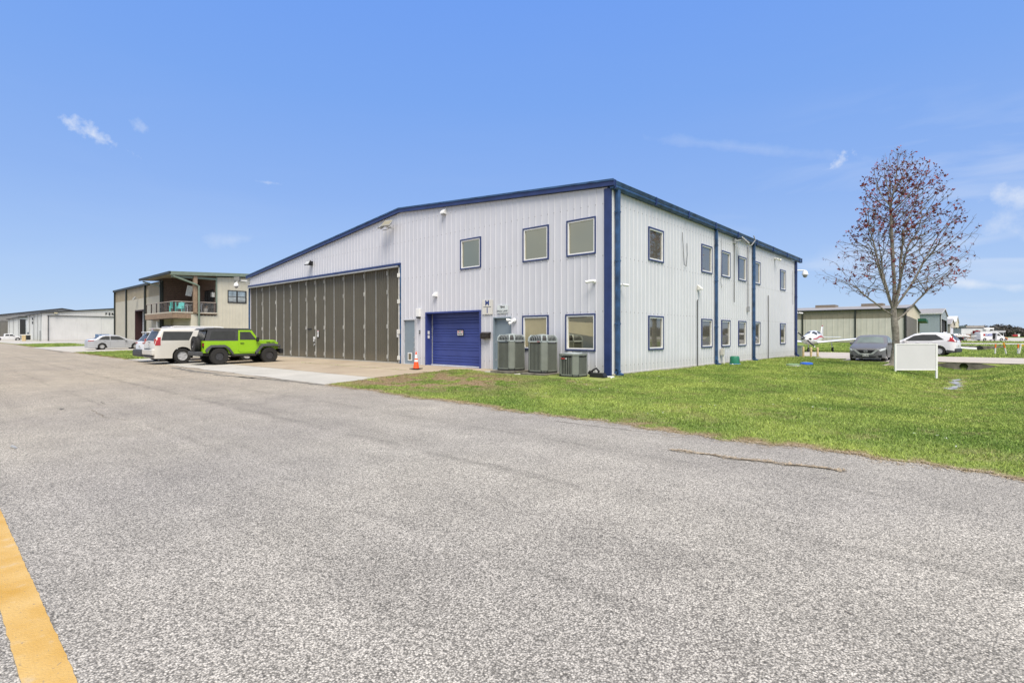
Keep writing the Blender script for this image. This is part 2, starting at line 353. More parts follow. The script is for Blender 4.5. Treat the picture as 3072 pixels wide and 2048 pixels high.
def paved(X, Y):
    X = np.asarray(X, float); Y = np.asarray(Y, float); e = road_edge(X)
    p = Y < e
    ap = (Y >= e-.3) & (Y < .3) & (X > -31) & (X < np.where(Y < -5.2, -5.6-(Y+7.5)*.35+jag(Y, .08), apron_x(Y)))
    p |= ap | ((X > -31) & (X < -5.0) & (Y > -1.05+jag(X, .03)) & (Y < .3))
    p |= (X > -78.5+jag(Y, .1)) & (X < -49.6+jag(Y, .1)) & (Y > e-.2) & (Y < 1)
    p |= (X < -108) & (Y > -5.2) | ((X < -100) & (Y > 1.5) & (X > -156)) | ((X < -30.0) & (Y > .0) & (X > -100))
    drv = np.where((X > 3.2) & (X < 6.3), 20.3, 23.0)+jag(X, .05)
    p |= (X > -3) & (X < 60) & (Y > drv) & (Y < np.where(X < 6.8, 38, 32.6)+jag(X, .05)) & ~((X < 1.1) & (Y < 26.3))
    p |= (X < -.1) & (X > -31) & (Y > -.0) & (Y < 38)
    p |= (Y > 100) & (Y < 121) & (X > -.5) | (Y > 158) & (X > 3)
    return p
def dryness(X, Y):
    X = np.asarray(X, float); Y = np.asarray(Y, float)
    n = .5+.5*np.sin(X*1.9+2*np.sin(Y*1.3+X*.4))*np.sin(Y*2.3+1.7*np.sin(X*1.1))
    n2 = .5+.5*np.sin(X*5.3+2*np.sin(Y*3.1))*np.sin(Y*6.1+2*np.sin(X*4.2))
    d = sst((n*.5+n2*.5-.22)/.3)*np.minimum(1.0, np.exp(-(((X+4.3)/3.1)**2+((Y+4.5)/2.2)**2)*1.1)*2.2)
    d = np.maximum(d, sst((n2-.35)/.4)*np.exp(-(((X-.6)/1.2)**2+((Y+2.6)/.45)**2)))
    e = Y-road_edge(X); d = np.maximum(d, np.where(e < .9, sst((.50-e+.5*(n2-.5)+.3*(n-.5))/.4)*.95, 0))
    d = np.maximum(d, .6*sst((n2-.3)/.5)*np.exp(-(((X-8.8)/.9)**2))*np.where((Y > 4) & (Y < 18), 1, 0))
    d = np.maximum(d, .28*sst((n*n2-.35)/.25))
    return np.clip(d, 0, 1)
def grid_mesh(name, xs, ys, zf, mats, mask=None):
    X, Y = np.meshgrid(xs, ys); Z = zf(X, Y); nx, ny = len(xs), len(ys)
    co = np.stack([X, Y, Z], -1).reshape(-1, 3)
    I = np.arange(nx*ny).reshape(ny, nx); q = np.stack([I[:-1, :-1], I[:-1, 1:], I[1:, 1:], I[1:, :-1]], -1).reshape(-1, 4)
    me = bpy.data.meshes.new(name); me.vertices.add(len(co)); me.vertices.foreach_set('co', co.ravel())
    me.loops.add(q.size); me.loops.foreach_set('vertex_index', q.ravel().astype(np.int32))
    me.polygons.add(len(q)); me.polygons.foreach_set('loop_start', np.arange(0, q.size, 4, dtype=np.int32)); me.polygons.foreach_set('use_smooth', np.ones(len(q), bool))
    me.update(calc_edges=True); me.materials.append(mats)
    return me, co
def soil_mat():
    m = bpy.data.materials.new('lawn_ground'); m.use_nodes = True; t = m.node_tree; L = t.links.new; p = t.nodes['Principled BSDF']; p.inputs['Roughness'].default_value = .95; p.inputs['Specular IOR Level'].default_value = .15
    g = N(t, 'ShaderNodeNewGeometry'); a = N(t, 'ShaderNodeAttribute', attribute_name='dry')
    n1 = N(t, 'ShaderNodeTexNoise'); n1.inputs['Scale'].default_value = .45; n1.inputs['Detail'].default_value = 6; L(g.outputs['Position'], n1.inputs['Vector'])
    n2 = N(t, 'ShaderNodeTexNoise'); n2.inputs['Scale'].default_value = 9; n2.inputs['Detail'].default_value = 8; n2.inputs['Roughness'].default_value = .75; L(g.outputs['Position'], n2.inputs['Vector'])
    r1 = N(t, 'ShaderNodeValToRGB'); r1.color_ramp.elements[0].position = .35; r1.color_ramp.elements[1].position = .68
    r1.color_ramp.elements[0].color = (.12, .18, .04, 1); r1.color_ramp.elements[1].color = (.23, .275, .07, 1); L(n1.outputs[0], r1.inputs[0])
    r2 = N(t, 'ShaderNodeMapRange'); r2.inputs[1].default_value = .3; r2.inputs[2].default_value = .7; r2.inputs[3].default_value = .45; r2.inputs[4].default_value = 1.45; L(n2.outputs[0], r2.inputs[0])
    mu = N(t, 'ShaderNodeMixRGB', blend_type='MULTIPLY'); mu.inputs[0].default_value = 1; L(r1.outputs[0], mu.inputs[1]); L(r2.outputs[0], mu.inputs[2])
    mx = N(t, 'ShaderNodeMixRGB'); L(a.outputs['Fac'], mx.inputs[0]); L(mu.outputs[0], mx.inputs[1]); mx.inputs[2].default_value = (.24, .175, .11, 1)
    L(mx.outputs[0], p.inputs['Base Color'])
    b = N(t, 'ShaderNodeBump'); b.inputs['Strength'].default_value = .8; b.inputs['Distance'].default_value = .04; L(n2.outputs[0], b.inputs['Height']); L(b.outputs[0], p.inputs['Normal'])
    return m
def build_ground():
    xs = np.concatenate([np.linspace(-2500, -120, 24)[:-1], np.arange(-120, -12, 1.0), np.arange(-12, 30, .2), np.arange(30, 80, 2.), np.linspace(80, 2500, 30)])
    ys = np.concatenate([np.linspace(-1500, -20, 16)[:-1], np.arange(-20, -9, 1.), np.arange(-9, 26, .2), np.arange(26, 60, .6), np.arange(60, 180, 2.), np.linspace(180, 3000, 40)])
    me, co = grid_mesh('ground', xs, ys, lambda X, Y: base_z(X, Y)+np.where(paved(X, Y), -.05, 0), soil_mat())
    a = me.attributes.new('dry', 'FLOAT', 'POINT'); a.data.foreach_set('value', dryness(co[:, 0], co[:, 1]).astype(np.float32))
    o = bpy.data.objects.new('ground', me); COL.objects.link(o); struct(o)
build_ground()
def asphalt_mat():
    m = bpy.data.materials.new('weathered_asphalt'); m.use_nodes = True; t = m.node_tree; L = t.links.new; p = t.nodes['Principled BSDF']; p.inputs['Roughness'].default_value = .9; p.inputs['Specular IOR Level'].default_value = .25
    g = N(t, 'ShaderNodeNewGeometry'); sp = N(t, 'ShaderNodeSeparateXYZ'); L(g.outputs['Position'], sp.inputs[0])
    def noise(s, d=4, r=.5, vec=None, dist=0):
        n = N(t, 'ShaderNodeTexNoise'); n.inputs['Scale'].default_value = s; n.inputs['Detail'].default_value = d; n.inputs['Roughness'].default_value = r; n.inputs['Distortion'].default_value = dist
        L(vec or g.outputs['Position'], n.inputs['Vector']); return n.outputs[0]
    def mr(i, a, b, c, d):
        n = N(t, 'ShaderNodeMapRange'); n.inputs[1].default_value = a; n.inputs[2].default_value = b; n.inputs[3].default_value = c; n.inputs[4].default_value = d; L(i, n.inputs[0]); return n.outputs[0]
    def mul(a, b):
        n = N(t, 'ShaderNodeMixRGB', blend_type='MULTIPLY'); n.inputs[0].default_value = 1; L(a, n.inputs[1]); L(b, n.inputs[2]); return n.outputs[0]
    vo = N(t, 'ShaderNodeTexVoronoi'); vo.inputs['Scale'].default_value = 105; L(g.outputs['Position'], vo.inputs['Vector'])
    bw = N(t, 'ShaderNodeRGBToBW'); L(vo.outputs['Color'], bw.inputs[0])
    chip = mr(bw.outputs[0], .15, .85, .50, 1.48)
    ed = mr(vo.outputs['Distance'], .35, .75, 1.0, .35)
    big = noise(.22, 4); mid = noise(1.4, 5, .6)
    base = N(t, 'ShaderNodeMixRGB'); L(mr(big, .35, .65, 0, 1), base.inputs[0]); base.inputs[1].default_value = (.352, .329, .294, 1); base.inputs[2].default_value = (.415, .387, .334, 1)
    c = mul(base.outputs[0], mr(mid, .3, .7, .88, 1.1)); c = mul(c, chip); c = mul(c, ed)
    c = mul(c, mr(noise(30, 3, .6), .35, .65, .86, 1.14))
    warm_tint = N(t, 'ShaderNodeMixRGB', blend_type='MULTIPLY'); L(mr(sp.outputs[0], 4, -14, 0, 1), warm_tint.inputs[0]); L(c, warm_tint.inputs[1]); warm_tint.inputs[2].default_value = (1.08, 1.0, .88, 1); c = warm_tint.outputs[0]  # asphalt tinted warmer towards lower X
    tar = noise(.35, 6, .65); c = mul(c, mr(tar, .60, .72, 1.0, .80)); c = mul(c, mr(noise(3.1, 6, .7), .66, .74, 1.0, .72))
    # wheel tracks and paving seams running with the road
    mp = N(t, 'ShaderNodeMapping'); mp.inputs['Scale'].default_value = (.05, 1.3, 1); L(g.outputs['Position'], mp.inputs[0])
    c = mul(c, mr(noise(1.0, 4, .6, mp.outputs[0]), .35, .7, .90, 1.06))
    for yy, wd_, st in ((-11.4, .06, .80), (-13.2, .04, .86), (-9.7, .04, .86)):
        ad = N(t, 'ShaderNodeMath', operation='MULTIPLY_ADD'); L(noise(.8, 5, .6), ad.inputs[0]); ad.inputs[1].default_value = .5; ad.inputs[2].default_value = -yy-.25
        a2 = N(t, 'ShaderNodeMath', operation='ADD'); L(sp.outputs[1], a2.inputs[0]); L(ad.outputs[0], a2.inputs[1])
        ab = N(t, 'ShaderNodeMath', operation='ABSOLUTE'); L(a2.outputs[0], ab.inputs[0]); s = mr(ab.outputs[0], wd_*.4, wd_*2, st, 1)
        gate = mr(noise(.6, 4, .7), .42, .52, 0, 1); mxx = N(t, 'ShaderNodeMixRGB'); L(gate, mxx.inputs[0]); mxx.inputs[1].default_value = (1, 1, 1, 1); L(s, mxx.inputs[2]); c = mul(c, mxx.outputs[0])
    L(c, p.inputs['Base Color'])
    b = N(t, 'ShaderNodeBump'); b.inputs['Strength'].default_value = .6; b.inputs['Distance'].default_value = .006; b.invert = True; L(vo.outputs['Distance'], b.inputs['Height']); L(b.outputs[0], p.inputs['Normal'])
    return m
def sheet(name, poly, z, m, parent=None):
    mb = MB(); mb.face([(x, y, z) for x, y in poly]); return struct(mb.obj(name, m, parent))
def build_road():
    xs = np.concatenate([np.linspace(-420, -60, 90), np.arange(-60, -12, .4), np.arange(-12, 16, .12), np.linspace(16, 400, 60)])
    e = road_edge(xs); mb = MB(); n = len(xs)
    vs = [(x, -60, 0.002) for x in xs]+[(x, -9.5, 0.002) for x in xs]+[(x, float(y)+.05, 0.004) for x, y in zip(xs, e)]
    fs = [(i, i+1, n+i+1, n+i) for i in range(n-1)]+[(n+i, n+i+1, 2*n+i+1, 2*n+i) for i in range(n-1)]
    mb.add(vs, fs); struct(mb.obj('road', asphalt_mat()))
build_road()
def concrete_mat(name, c1, c2, stain, joints=None, crack=.5):
    m = bpy.data.materials.new(name); m.use_nodes = True; t = m.node_tree; L = t.links.new; p = t.nodes['Principled BSDF']; p.inputs['Roughness'].default_value = .9; p.inputs['Specular IOR Level'].default_value = .25
    g = N(t, 'ShaderNodeNewGeometry')
    def noise(s, d=5, r=.6):
        n = N(t, 'ShaderNodeTexNoise'); n.inputs['Scale'].default_value = s; n.inputs['Detail'].default_value = d; n.inputs['Roughness'].default_value = r; L(g.outputs['Position'], n.inputs['Vector']); return n.outputs[0]
    def mr(i, a, b, c, d):
        n = N(t, 'ShaderNodeMapRange'); n.inputs[1].default_value = a; n.inputs[2].default_value = b; n.inputs[3].default_value = c; n.inputs[4].default_value = d; L(i, n.inputs[0]); return n.outputs[0]
    mx = N(t, 'ShaderNodeMixRGB'); L(mr(noise(.5), .35, .65, 0, 1), mx.inputs[0]); mx.inputs[1].default_value = (*c1, 1); mx.inputs[2].default_value = (*c2, 1)
    m2 = N(t, 'ShaderNodeMixRGB'); L(mr(noise(.9, 7, .7), .56, .72, 0, stain), m2.inputs[0]); L(mx.outputs[0], m2.inputs[1]); m2.inputs[2].default_value = (.13, .115, .095, 1)
    m3 = N(t, 'ShaderNodeMixRGB', blend_type='MULTIPLY'); m3.inputs[0].default_value = 1; L(m2.outputs[0], m3.inputs[1]); L(mr(noise(60, 3), .3, .7, .85, 1.12), m3.inputs[2])
    L(m3.outputs[0], p.inputs['Base Color']); return m
TANC = concrete_mat('tan_apron_concrete', (.29, .235, .17), (.36, .30, .22), .45)
LGC = concrete_mat('pale_concrete', (.36, .345, .305), (.42, .40, .355), .3)
DRC = concrete_mat('driveway_concrete', (.36, .325, .28), (.42, .38, .33), .2)
FARC = concrete_mat('far_concrete', (.36, .34, .30), (.42, .395, .35), .2)
def slabs(name, xs, ys, m, rx0=None, dz=.008, clip=None):
    """ground slabs with open joints, each slab its own part of the pavement"""
    root = None
    for i in range(len(xs)-1):
        for j in range(len(ys)-1):
            g = .012; x0, x1, y0, y1 = xs[i]+g, xs[i+1]-g, ys[j]+g, ys[j+1]-g
            nx = max(2, int((x1-x0)/1.2)); ny = max(2, int((y1-y0)/1.2))
            X = np.linspace(x0, x1, nx); Y = np.linspace(y0, y1, ny); mb = MB(); hz = random.uniform(-.003, .003)+dz
            V = []; F = []
            for b in Y:
                for a in X:
                    a2, b2 = clip(a, b) if clip else (a, b); V.append((a2, b2, float(base_z(a2, b2))+hz))
            for b in range(ny-1):
                for a in range(nx-1): F.append((b*nx+a, b*nx+a+1, (b+1)*nx+a+1, (b+1)*nx+a))
            # skirt
            for a in range(nx-1):
                k = len(V); p, q = V[a], V[a+1]; V += [(p[0], p[1], p[2]-.12), (q[0], q[1], q[2]-.12)]; F.append((a, k, k+1, a+1))
                k = len(V); u = (ny-1)*nx+a; p, q = V[u], V[u+1]; V += [(p[0], p[1], p[2]-.12), (q[0], q[1], q[2]-.12)]; F.append((u, u+1, k+1, k))
            for b in range(ny-1):
                for u in (b*nx, b*nx+nx-1):
                    k = len(V); p, q = V[u], V[u+nx]; V += [(p[0], p[1], p[2]-.12), (q[0], q[1], q[2]-.12)]; F.append((u, u+nx, k+1, k))
            mb.add(V, F)
            if root is None: root = struct(mb.obj(name, m))
            else: mb.obj('slab', m, root)
    return root
slabs('apron_pavement', [-31, -24.5, -18.2, -12.2, -6.55], [-5.15, -2.6, .13], TANC, clip=lambda a, b: (min(a, float(apron_x(b))+.05) if a > -7.3 else a, b))
slabs('door_pavement', [-6.5, -5.02], [-1.0, .13], TANC, dz=.006)
slabs('shoulder_pavement', [-30.5, -22, -13, -5.4], [-7.35, -5.19], LGC, dz=.012, clip=lambda a, b: (min(a, -5.5-(b+7.5)*.35) if a > -6.4 else a, b if b > -6.9 else float(road_edge(a))+.06))
slabs('neighbour_pavement', [-78.3, -68.5, -59, -49.7], [-6.9, -3, 0.0], FARC, dz=.01)
slabs('hangar_pavement', [-155.5, -140, -125, -108.5], [-5.1, 2, 9, 16], FARC, dz=.01)
slabs('far_left_pavement', [-300, -260, -220, -190, -156], [-5.1, 2.8], FARC, dz=.01)
slabs('yard_pavement', [-100, -75, -49.7, -30.1], [.05, 12, 30], FARC, dz=.0)
slabs('driveway', [-3, 1.15, 6.75], [26.4, 32.6, 38.0], DRC, dz=.012)
slabs('driveway_apron', [1.15, 3.3], [23.02, 26.36], DRC, dz=.01)
slabs('parking_pavement', [3.3, 6.3], [20.35, 23.3, 26.36], DRC, dz=.014)
slabs('crossing_driveway', [6.8, 14, 22, 34, 60], [23.02, 32.58], DRC, dz=.012)
slabs('side_driveway', [6.32, 6.78], [23.02, 26.36], DRC, dz=.012)
slabs('taxiway', [-.5, 30, 60, 120, 400], [100.2, 121], FARC, dz=.01)
slabs('ramp_pavement', [3, 60, 140, 600], [158, 260, 420], FARC, dz=.01)
# painted edge line
def yellow():
    m = mat('worn_yellow_paint', (.47, .265, .042), .7, 0, .12, 3.5, col2=(.50, .335, .12), bump=.5, bs=90)
    t = m.node_tree; L = t.links.new; p = t.nodes['Principled BSDF']; src = p.inputs['Base Color'].links[0].from_socket; g = N(t, 'ShaderNodeNewGeometry')
    for sc_, a, b, amt, col in ((38, .66, .72, .75, (.13, .12, .11, 1)), (7, .60, .72, .5, (.42, .36, .27, 1)), (120, .62, .70, .45, (.20, .16, .10, 1))):
        nz = N(t, 'ShaderNodeTexNoise'); nz.inputs['Scale'].default_value = sc_; nz.inputs['Detail'].default_value = 4; L(g.outputs['Position'], nz.inputs['Vector'])
        r = N(t, 'ShaderNodeMapRange'); r.inputs[1].default_value = a; r.inputs[2].default_value = b; r.inputs[4].default_value = amt; L(nz.outputs[0], r.inputs[0])
        x = N(t, 'ShaderNodeMixRGB'); L(r.outputs[0], x.inputs[0]); L(src, x.inputs[1]); x.inputs[2].default_value = col; src = x.outputs[0]
    L(src, p.inputs['Base Color'])
    xs = np.arange(-120, 9.7, .05); mb = MB(); n = len(xs)
    vs = [(x, -15.53+float(jag(x*23, .0018)), .007) for x in xs]+[(x, -15.362+float(jag(x*29+9, .002)), .007) for x in xs]
    mb.add(vs, [(i, i+1, n+i+1, n+i) for i in range(n-1)]); struct(mb.obj('yellow_road_line', m))
yellow()
def ribbon(pts, w, z=.008, wob=.03, seg=.15):
    P = []; pts = [Vector((*p, 0)) for p in pts]
    for a, b in zip(pts, pts[1:]):
        n = max(1, int((b-a).length/seg))
        for k in range(n): P.append(a.lerp(b, k/n)+Vector((random.uniform(-wob, wob), random.uniform(-wob, wob), 0)))
    P.append(pts[-1]); mb = MB()
    V = []
    for i, p in enumerate(P):
        d = (P[min(i+1, len(P)-1)]-P[max(i-1, 0)]).normalized(); nn = Vector((-d.y, d.x, 0)); ww = w*random.uniform(.3, 1.2)*(.3 if i in (0, len(P)-1) else 1)/2
        for s in (-1, 1):
            q = p+nn*ww*s; V.append((q.x, q.y, float(base_z(q.x, q.y))+z if q.y > -7.2 else z))
    mb.add(V, [(2*i, 2*i+1, 2*i+3, 2*i+2) for i in range(len(P)-1)]); return mb
DIRT = mat('crack_dirt', (.075, .06, .045), .95, 0, .3, 8)
STAINB = mat('brown_stain', (.17, .14, .10), .95, 0, .4, 14)
DIRT2 = mat('damp_stain', (.12, .108, .088), .95, 0, .45, 5, col2=(.21, .195, .16))
for pts, w, m in [([(-4.1, -13.52), (-3.1, -13.53), (-2.68, -13.56), (-2.25, -13.44), (-1.73, -13.32)], .014, STAINB), ([(-2.94, -13.53), (-3.05, -13.1), (-3.23, -12.74)], .012, STAINB), ([(-2.1, -14.03), (-2.16, -13.7), (-2.16, -13.46)], .014, DIRT),
                  ([(-5.48, -13.07), (-4.82, -13.11)], .035, DIRT), ([(-16.5, -7.1), (-13, -7.35), (-10, -7.5), (-7.9, -7.5)], .10, DIRT), ([(-10.8, -8.1), (-8.3, -7.75), (-5.4, -7.6)], .34, DIRT2), ([(-19, -7.9), (-15, -8.2), (-12.8, -8.0)], .4, DIRT2), ([(-12.6, -8.3), (-9.5, -7.95)], .25, DIRT2),
                  ([(-22.5, -7.2), (-18, -7.6), (-13.7, -7.45)], .06, DIRT), ([(6.5, -9.19), (6.65, -9.14), (6.85, -9.16), (7.05, -9.11), (7.22, -9.15)], .016, STAINB), ([(7.2, -9.12), (7.4, -9.12), (7.6, -9.04), (7.85, -9.03), (8.1, -8.94), (8.45, -8.92)], .03, STAINB), ([(3.9, -8.33), (4.84, -8.28), (6.1, -8.2)], .02, DIRT),
                  ([(-4.75, -13.9), (-4.45, -13.93)], .14, DIRT2), ([(-50, -7.6), (-55, -7.3), (-70, -6.9), (-82, -6.75)], .30, DIRT2), ([(9.04, -12.42), (9.1, -12.44)], .03, DIRT), ([(3.75, -9.62), (3.9, -9.63)], .02, DIRT)]:
    struct(ribbon(pts, w).obj('pavement_crack' if m is DIRT else 'pavement_stain', m))

# ------------------------------------------------------------------ grass blades
def blade_mat():
    m = bpy.data.materials.new('grass_blades'); m.use_nodes = True; t = m.node_tree; L = t.links.new; p = t.nodes['Principled BSDF']; p.inputs['Roughness'].default_value = .6; p.inputs['Specular IOR Level'].default_value = .2
    g = N(t, 'ShaderNodeNewGeometry'); a = N(t, 'ShaderNodeAttribute', attribute_name='dry')
    n1 = N(t, 'ShaderNodeTexNoise'); n1.inputs['Scale'].default_value = .45; n1.inputs['Detail'].default_value = 6; L(g.outputs['Position'], n1.inputs['Vector'])
    r1 = N(t, 'ShaderNodeValToRGB'); r1.color_ramp.elements[0].position = .34; r1.color_ramp.elements[1].position = .68
    r1.color_ramp.elements[0].color = (.18, .28, .055, 1); r1.color_ramp.elements[1].color = (.41, .49, .12, 1); L(n1.outputs[0], r1.inputs[0])
    hs = N(t, 'ShaderNodeHueSaturation'); L(r1.outputs[0], hs.inputs['Color'])
    mv = N(t, 'ShaderNodeMapRange'); mv.inputs[3].default_value = .55; mv.inputs[4].default_value = 1.38; L(g.outputs['Random Per Island'], mv.inputs[0]); L(mv.outputs[0], hs.inputs['Value'])
    mx = N(t, 'ShaderNodeMixRGB'); L(a.outputs['Fac'], mx.inputs[0]); L(hs.outputs[0], mx.inputs[1]); mx.inputs[2].default_value = (.36, .27, .16, 1)
    L(mx.outputs[0], p.inputs['Base Color'])
    tr = N(t, 'ShaderNodeBsdfTranslucent'); L(mx.outputs[0], tr.inputs[0]); ms = N(t, 'ShaderNodeMixShader'); ms.inputs[0].default_value = .3
    L(p.outputs[0], ms.inputs[1]); L(tr.outputs[0], ms.inputs[2]); L(ms.outputs[0], t.nodes['Material Output'].inputs[0]); return m
def blades(name, regions, m):
    P = []
    for x0, x1, y0, y1, dens, h in regions:
        n = int((x1-x0)*(y1-y0)*dens); X = RNG.uniform(x0, x1, n); Y = RNG.uniform(y0, y1, n)
        Z = base_z(X, Y); D = dryness(X, Y)
        keep = ~paved(X, Y) & ~((X > -30) & (X < .03) & (Y > -.02) & (Y < 24)) & ~((np.abs(X-8.8-.12*np.sin(Y*3)) < .22) & (Y > 8.4) & (Y < 15))
        for a in PADS: keep &= ~((X > a[0]) & (X < a[1]) & (Y > a[2]) & (Y < a[3]))
        clump = .5+.5*np.sin(X*7.3+3*np.sin(Y*2.9))*np.sin(Y*8.1+3*np.sin(X*3.7))
        keep &= RNG.random(n) < (.55+.45*clump)*(1-.25*D)
        hh = h*RNG.uniform(.5, 1.25, n)*(.7+.6*clump)*(1-.45*D)
        P.append(np.stack([X, Y, Z, hh, D], -1)[keep])
    P = np.concatenate(P); n = len(P); a = RNG.uniform(0, 2*np.pi, n); dist = np.hypot(P[:, 0]-CAM[0], P[:, 1]-CAM[1])
    w = .0035+.00075*dist; lean = RNG.uniform(.1, 1.1, n)*P[:, 3]; b = RNG.uniform(0, 2*np.pi, n)
    dx, dy = np.cos(a)*w, np.sin(a)*w
    v = np.empty((n, 3, 3)); v[:, 0] = np.stack([P[:, 0]-dx, P[:, 1]-dy, P[:, 2]-.005], -1); v[:, 1] = np.stack([P[:, 0]+dx, P[:, 1]+dy, P[:, 2]-.005], -1)
    v[:, 2] = np.stack([P[:, 0]+np.cos(b)*lean, P[:, 1]+np.sin(b)*lean, P[:, 2]+P[:, 3]], -1)
    me = bpy.data.meshes.new(name); me.vertices.add(3*n); me.vertices.foreach_set('co', v.ravel()); me.loops.add(3*n); me.loops.foreach_set('vertex_index', np.arange(3*n, dtype=np.int32))
    me.polygons.add(n); me.polygons.foreach_set('loop_start', np.arange(0, 3*n, 3, dtype=np.int32)); me.update(calc_edges=True); me.materials.append(m)
    at = me.attributes.new('dry', 'FLOAT', 'POINT'); at.data.foreach_set('value', np.repeat(np.clip(P[:, 4]+RNG.normal(0, .12, n), 0, 1), 3).astype(np.float32))
    o = bpy.data.objects.new(name, me); COL.objects.link(o); o['kind'] = 'stuff'; return o
PADS = [(-4.95, -3.3, -1.6, .1), (-3.3, -1.6, -1.75, .1), (-1.5, .05, -1.95, .1), (-.1, .8, -1.75, -.2)]
BM = blade_mat()
g1 = blades('grass', [(-7.5, 4, -8.1, 0, 1700, .034), (4, 13, -8.3, 0, 2000, .036), (.02, 13, 0, 8, 1150, .036), (.02, 16, 8, 23, 560, .05), (-7, -4.9, -1.1, 0, 300, .05), (13, 22, -8, 23, 300, .06), (-50, -31, -7.6, 0, 260, .07), (0, 1.2, 23, 26.3, 300, .05)], BM)
tag(g1, 'short green lawn grass with brown dry patches beside the road', 'grass')
g2 = blades('field_grass', [(-31, 7, 38, 60, 60, .09), (5, 32, 32.4, 60, 90, .10), (4, 14, 34, 60, 160, .22), (-10, 50, 60, 100, 22, .12), (-108, -78, -7, 4, 45, .09), (0, 60, 121, 158, 8, .15)], BM)
tag(g2, 'green field grass beyond the concrete driveway', 'grass')
def litter(name, pts, m, lab, cat, size, flat=.25, tall=1.0):
    V = []; F = []
    for x, y, z in pts:
        a = random.uniform(0, 6.28); s = size*random.uniform(.5, 1.3); w = s*.14; u = random.uniform(0, flat)*s*tall; k = len(V)
        V += [(x-math.sin(a)*w, y+math.cos(a)*w, z), (x+math.sin(a)*w, y-math.cos(a)*w, z), (x+math.cos(a)*s, y+math.sin(a)*s, z+.002+u)]; F.append((k, k+1, k+2))
    o = MB().add(V, F).obj(name, m); tag(o, lab, cat, kind='stuff')
STRAW = mat('straw', (.33, .25, .155), .8, 0, .45, 12, col2=(.46, .37, .25))
P = []
for _ in range(9000):
    x = random.uniform(-5.4, 13); e = float(road_edge(x)); q = abs(random.gauss(0, .11+.08*math.sin(x*2.3)**2)); P.append((x, e+.16-q, .012))
for _ in range(950):
    u = random.random(); x = 6.5+1.95*u; y = float(np.interp(x, [6.5, 6.65, 6.85, 7.05, 7.22, 7.4, 7.6, 7.85, 8.1, 8.45], [-9.19, -9.14, -9.16, -9.11, -9.15, -9.12, -9.04, -9.03, -8.94, -8.92]))+random.gauss(0, .012+.035*math.sin(u*3.1+1.2*math.sin(u*17))**2); P.append((x, y, .012))
litter('dead_grass', P, STRAW, 'dead straw coloured grass lying along the road edge and in the long crack', 'dead grass', .045)
P = []
for cx, cy in [(random.uniform(.5, 12), random.uniform(-7, 16)) for _ in range(34)]:
    for _ in range(random.randint(1, 4)): x, y = cx+random.gauss(0, .25), cy+random.gauss(0, .25); P += [(x+random.gauss(0, .008), y+random.gauss(0, .008), float(base_z(x, y))+.05) for _ in range(6)]
litter('clover_flowers', P, WHITE, 'tiny white clover flowers scattered in the lawn', 'flowers', .022, 1, 1)
P = []
for _ in range(260): x, y = random.uniform(-4.9, -3.2), random.uniform(-1.05, -.95)+random.choice((0, .9)); P.append((x, y, .12))
for _ in range(300): x = random.uniform(-17, -8); P.append((x, -2.6+random.gauss(0, .02), float(base_z(x, -2.6))+.01))
litter('joint_weeds', P, BM, 'small green weeds growing in the apron joints', 'weeds', .05, 1, 1)

# ================================================================== MAIN HANGAR
HB = thing('hangar_building', 'two storey white metal hangar with blue trim and brown folding doors', 'hangar', (-15, 0, .1))
FW = ((-30, 0), (1, 0)); RW = ((0, 0), (0, 1))          # wall frames: origin, direction
def roof_z(X): return np.interp(X, [-30.2, -11.94, .2], [5.62, 7.6, 6.62])
def rfu(u): return float(roof_z(u-30))
fop = [(0, 18.1, 0, 5.0)]                                # hangar door opening
fwin = [(22.46, 23.71, 4.41, 5.7), (26.08, 27.34, 4.41, 5.7), (28.2, 29.44, 4.41, 5.7), (26.06, 27.33, .98, 2.28), (28.15, 29.43, .98, 2.28)]
fdoor = [(18.33, 19.29, .0, 2.31), (20.04, 23.72, .0, 2.6), (24.46, 25.44, .0, 2.27)]
corr(HB, WALL, *FW, 29.9, .1, rfu, fop+fwin+fdoor)
rwin = [(a, b, z0, z1) for z0, z1 in ((4.43, 5.69), (.97, 2.27)) for a, b in ((2.8, 4.04), (7.92, 9.15), (10.38, 11.55), (12.79, 13.97), (15.25, 16.4), (20.43, 21.62))]
rop = [q for q in rwin]
corr(HB, WALLR, *RW, 24, .18, 6.56, rop)
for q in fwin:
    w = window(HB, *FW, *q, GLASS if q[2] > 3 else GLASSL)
    if q[2] < 3 and q[0] < 27:      # reflected tan wall put on the left pane as coloured strips
        for k in range(9): a = q[0]+.115+k*(q[1]-q[0]-.23)/9; sub(wbox(MB(), *FW, a, a+(q[1]-q[0]-.23)/9-.004, -.0195, -.012, q[2]+.115, q[3]-.115), 'reflection_strip', TANREF, w)
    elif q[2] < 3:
        mb = MB(); mb.prism([(q[0]-30+.115, q[3]-.25), (q[0]-30+.115, q[3]-.66), (q[1]-30-.115, q[3]-.80), (q[1]-30-.115, q[3]-.32)], 'y', .012, .0195); sub(mb, 'reflection_band', TANREF, w)  # reflected tan band, laid on the right pane as plain colour
for q in rwin: window(HB, *RW, *q, GLASSN)
def plain_wall(x0, x1, y0, y1, z0, z1, m, name, parent):
    mb = MB(); mb.bb(x0, x1, y0, y1, z0, z1); return mb.obj(name, m, parent, world=True)
DARKI = mat('dark_interior', (.02, .02, .02), .9, 0, 0)
plain_wall(-30.02, -29.95, .02, 24, .1, 5.6, WALL, 'side_wall', HB); plain_wall(-30, 0, 23.95, 24.0, .1, 6.5, WALL, 'back_wall', HB)
plain_wall(-29.9, -.12, .40, .46, .1, 5.55, DARKI, 'inner_wall', HB)
plain_wall(-.40, -.34, .4, 23.9, .1, 6.4, DARKI, 'inner_wall', HB)
mb = MB(); ys = [(-.1, 24.1)]
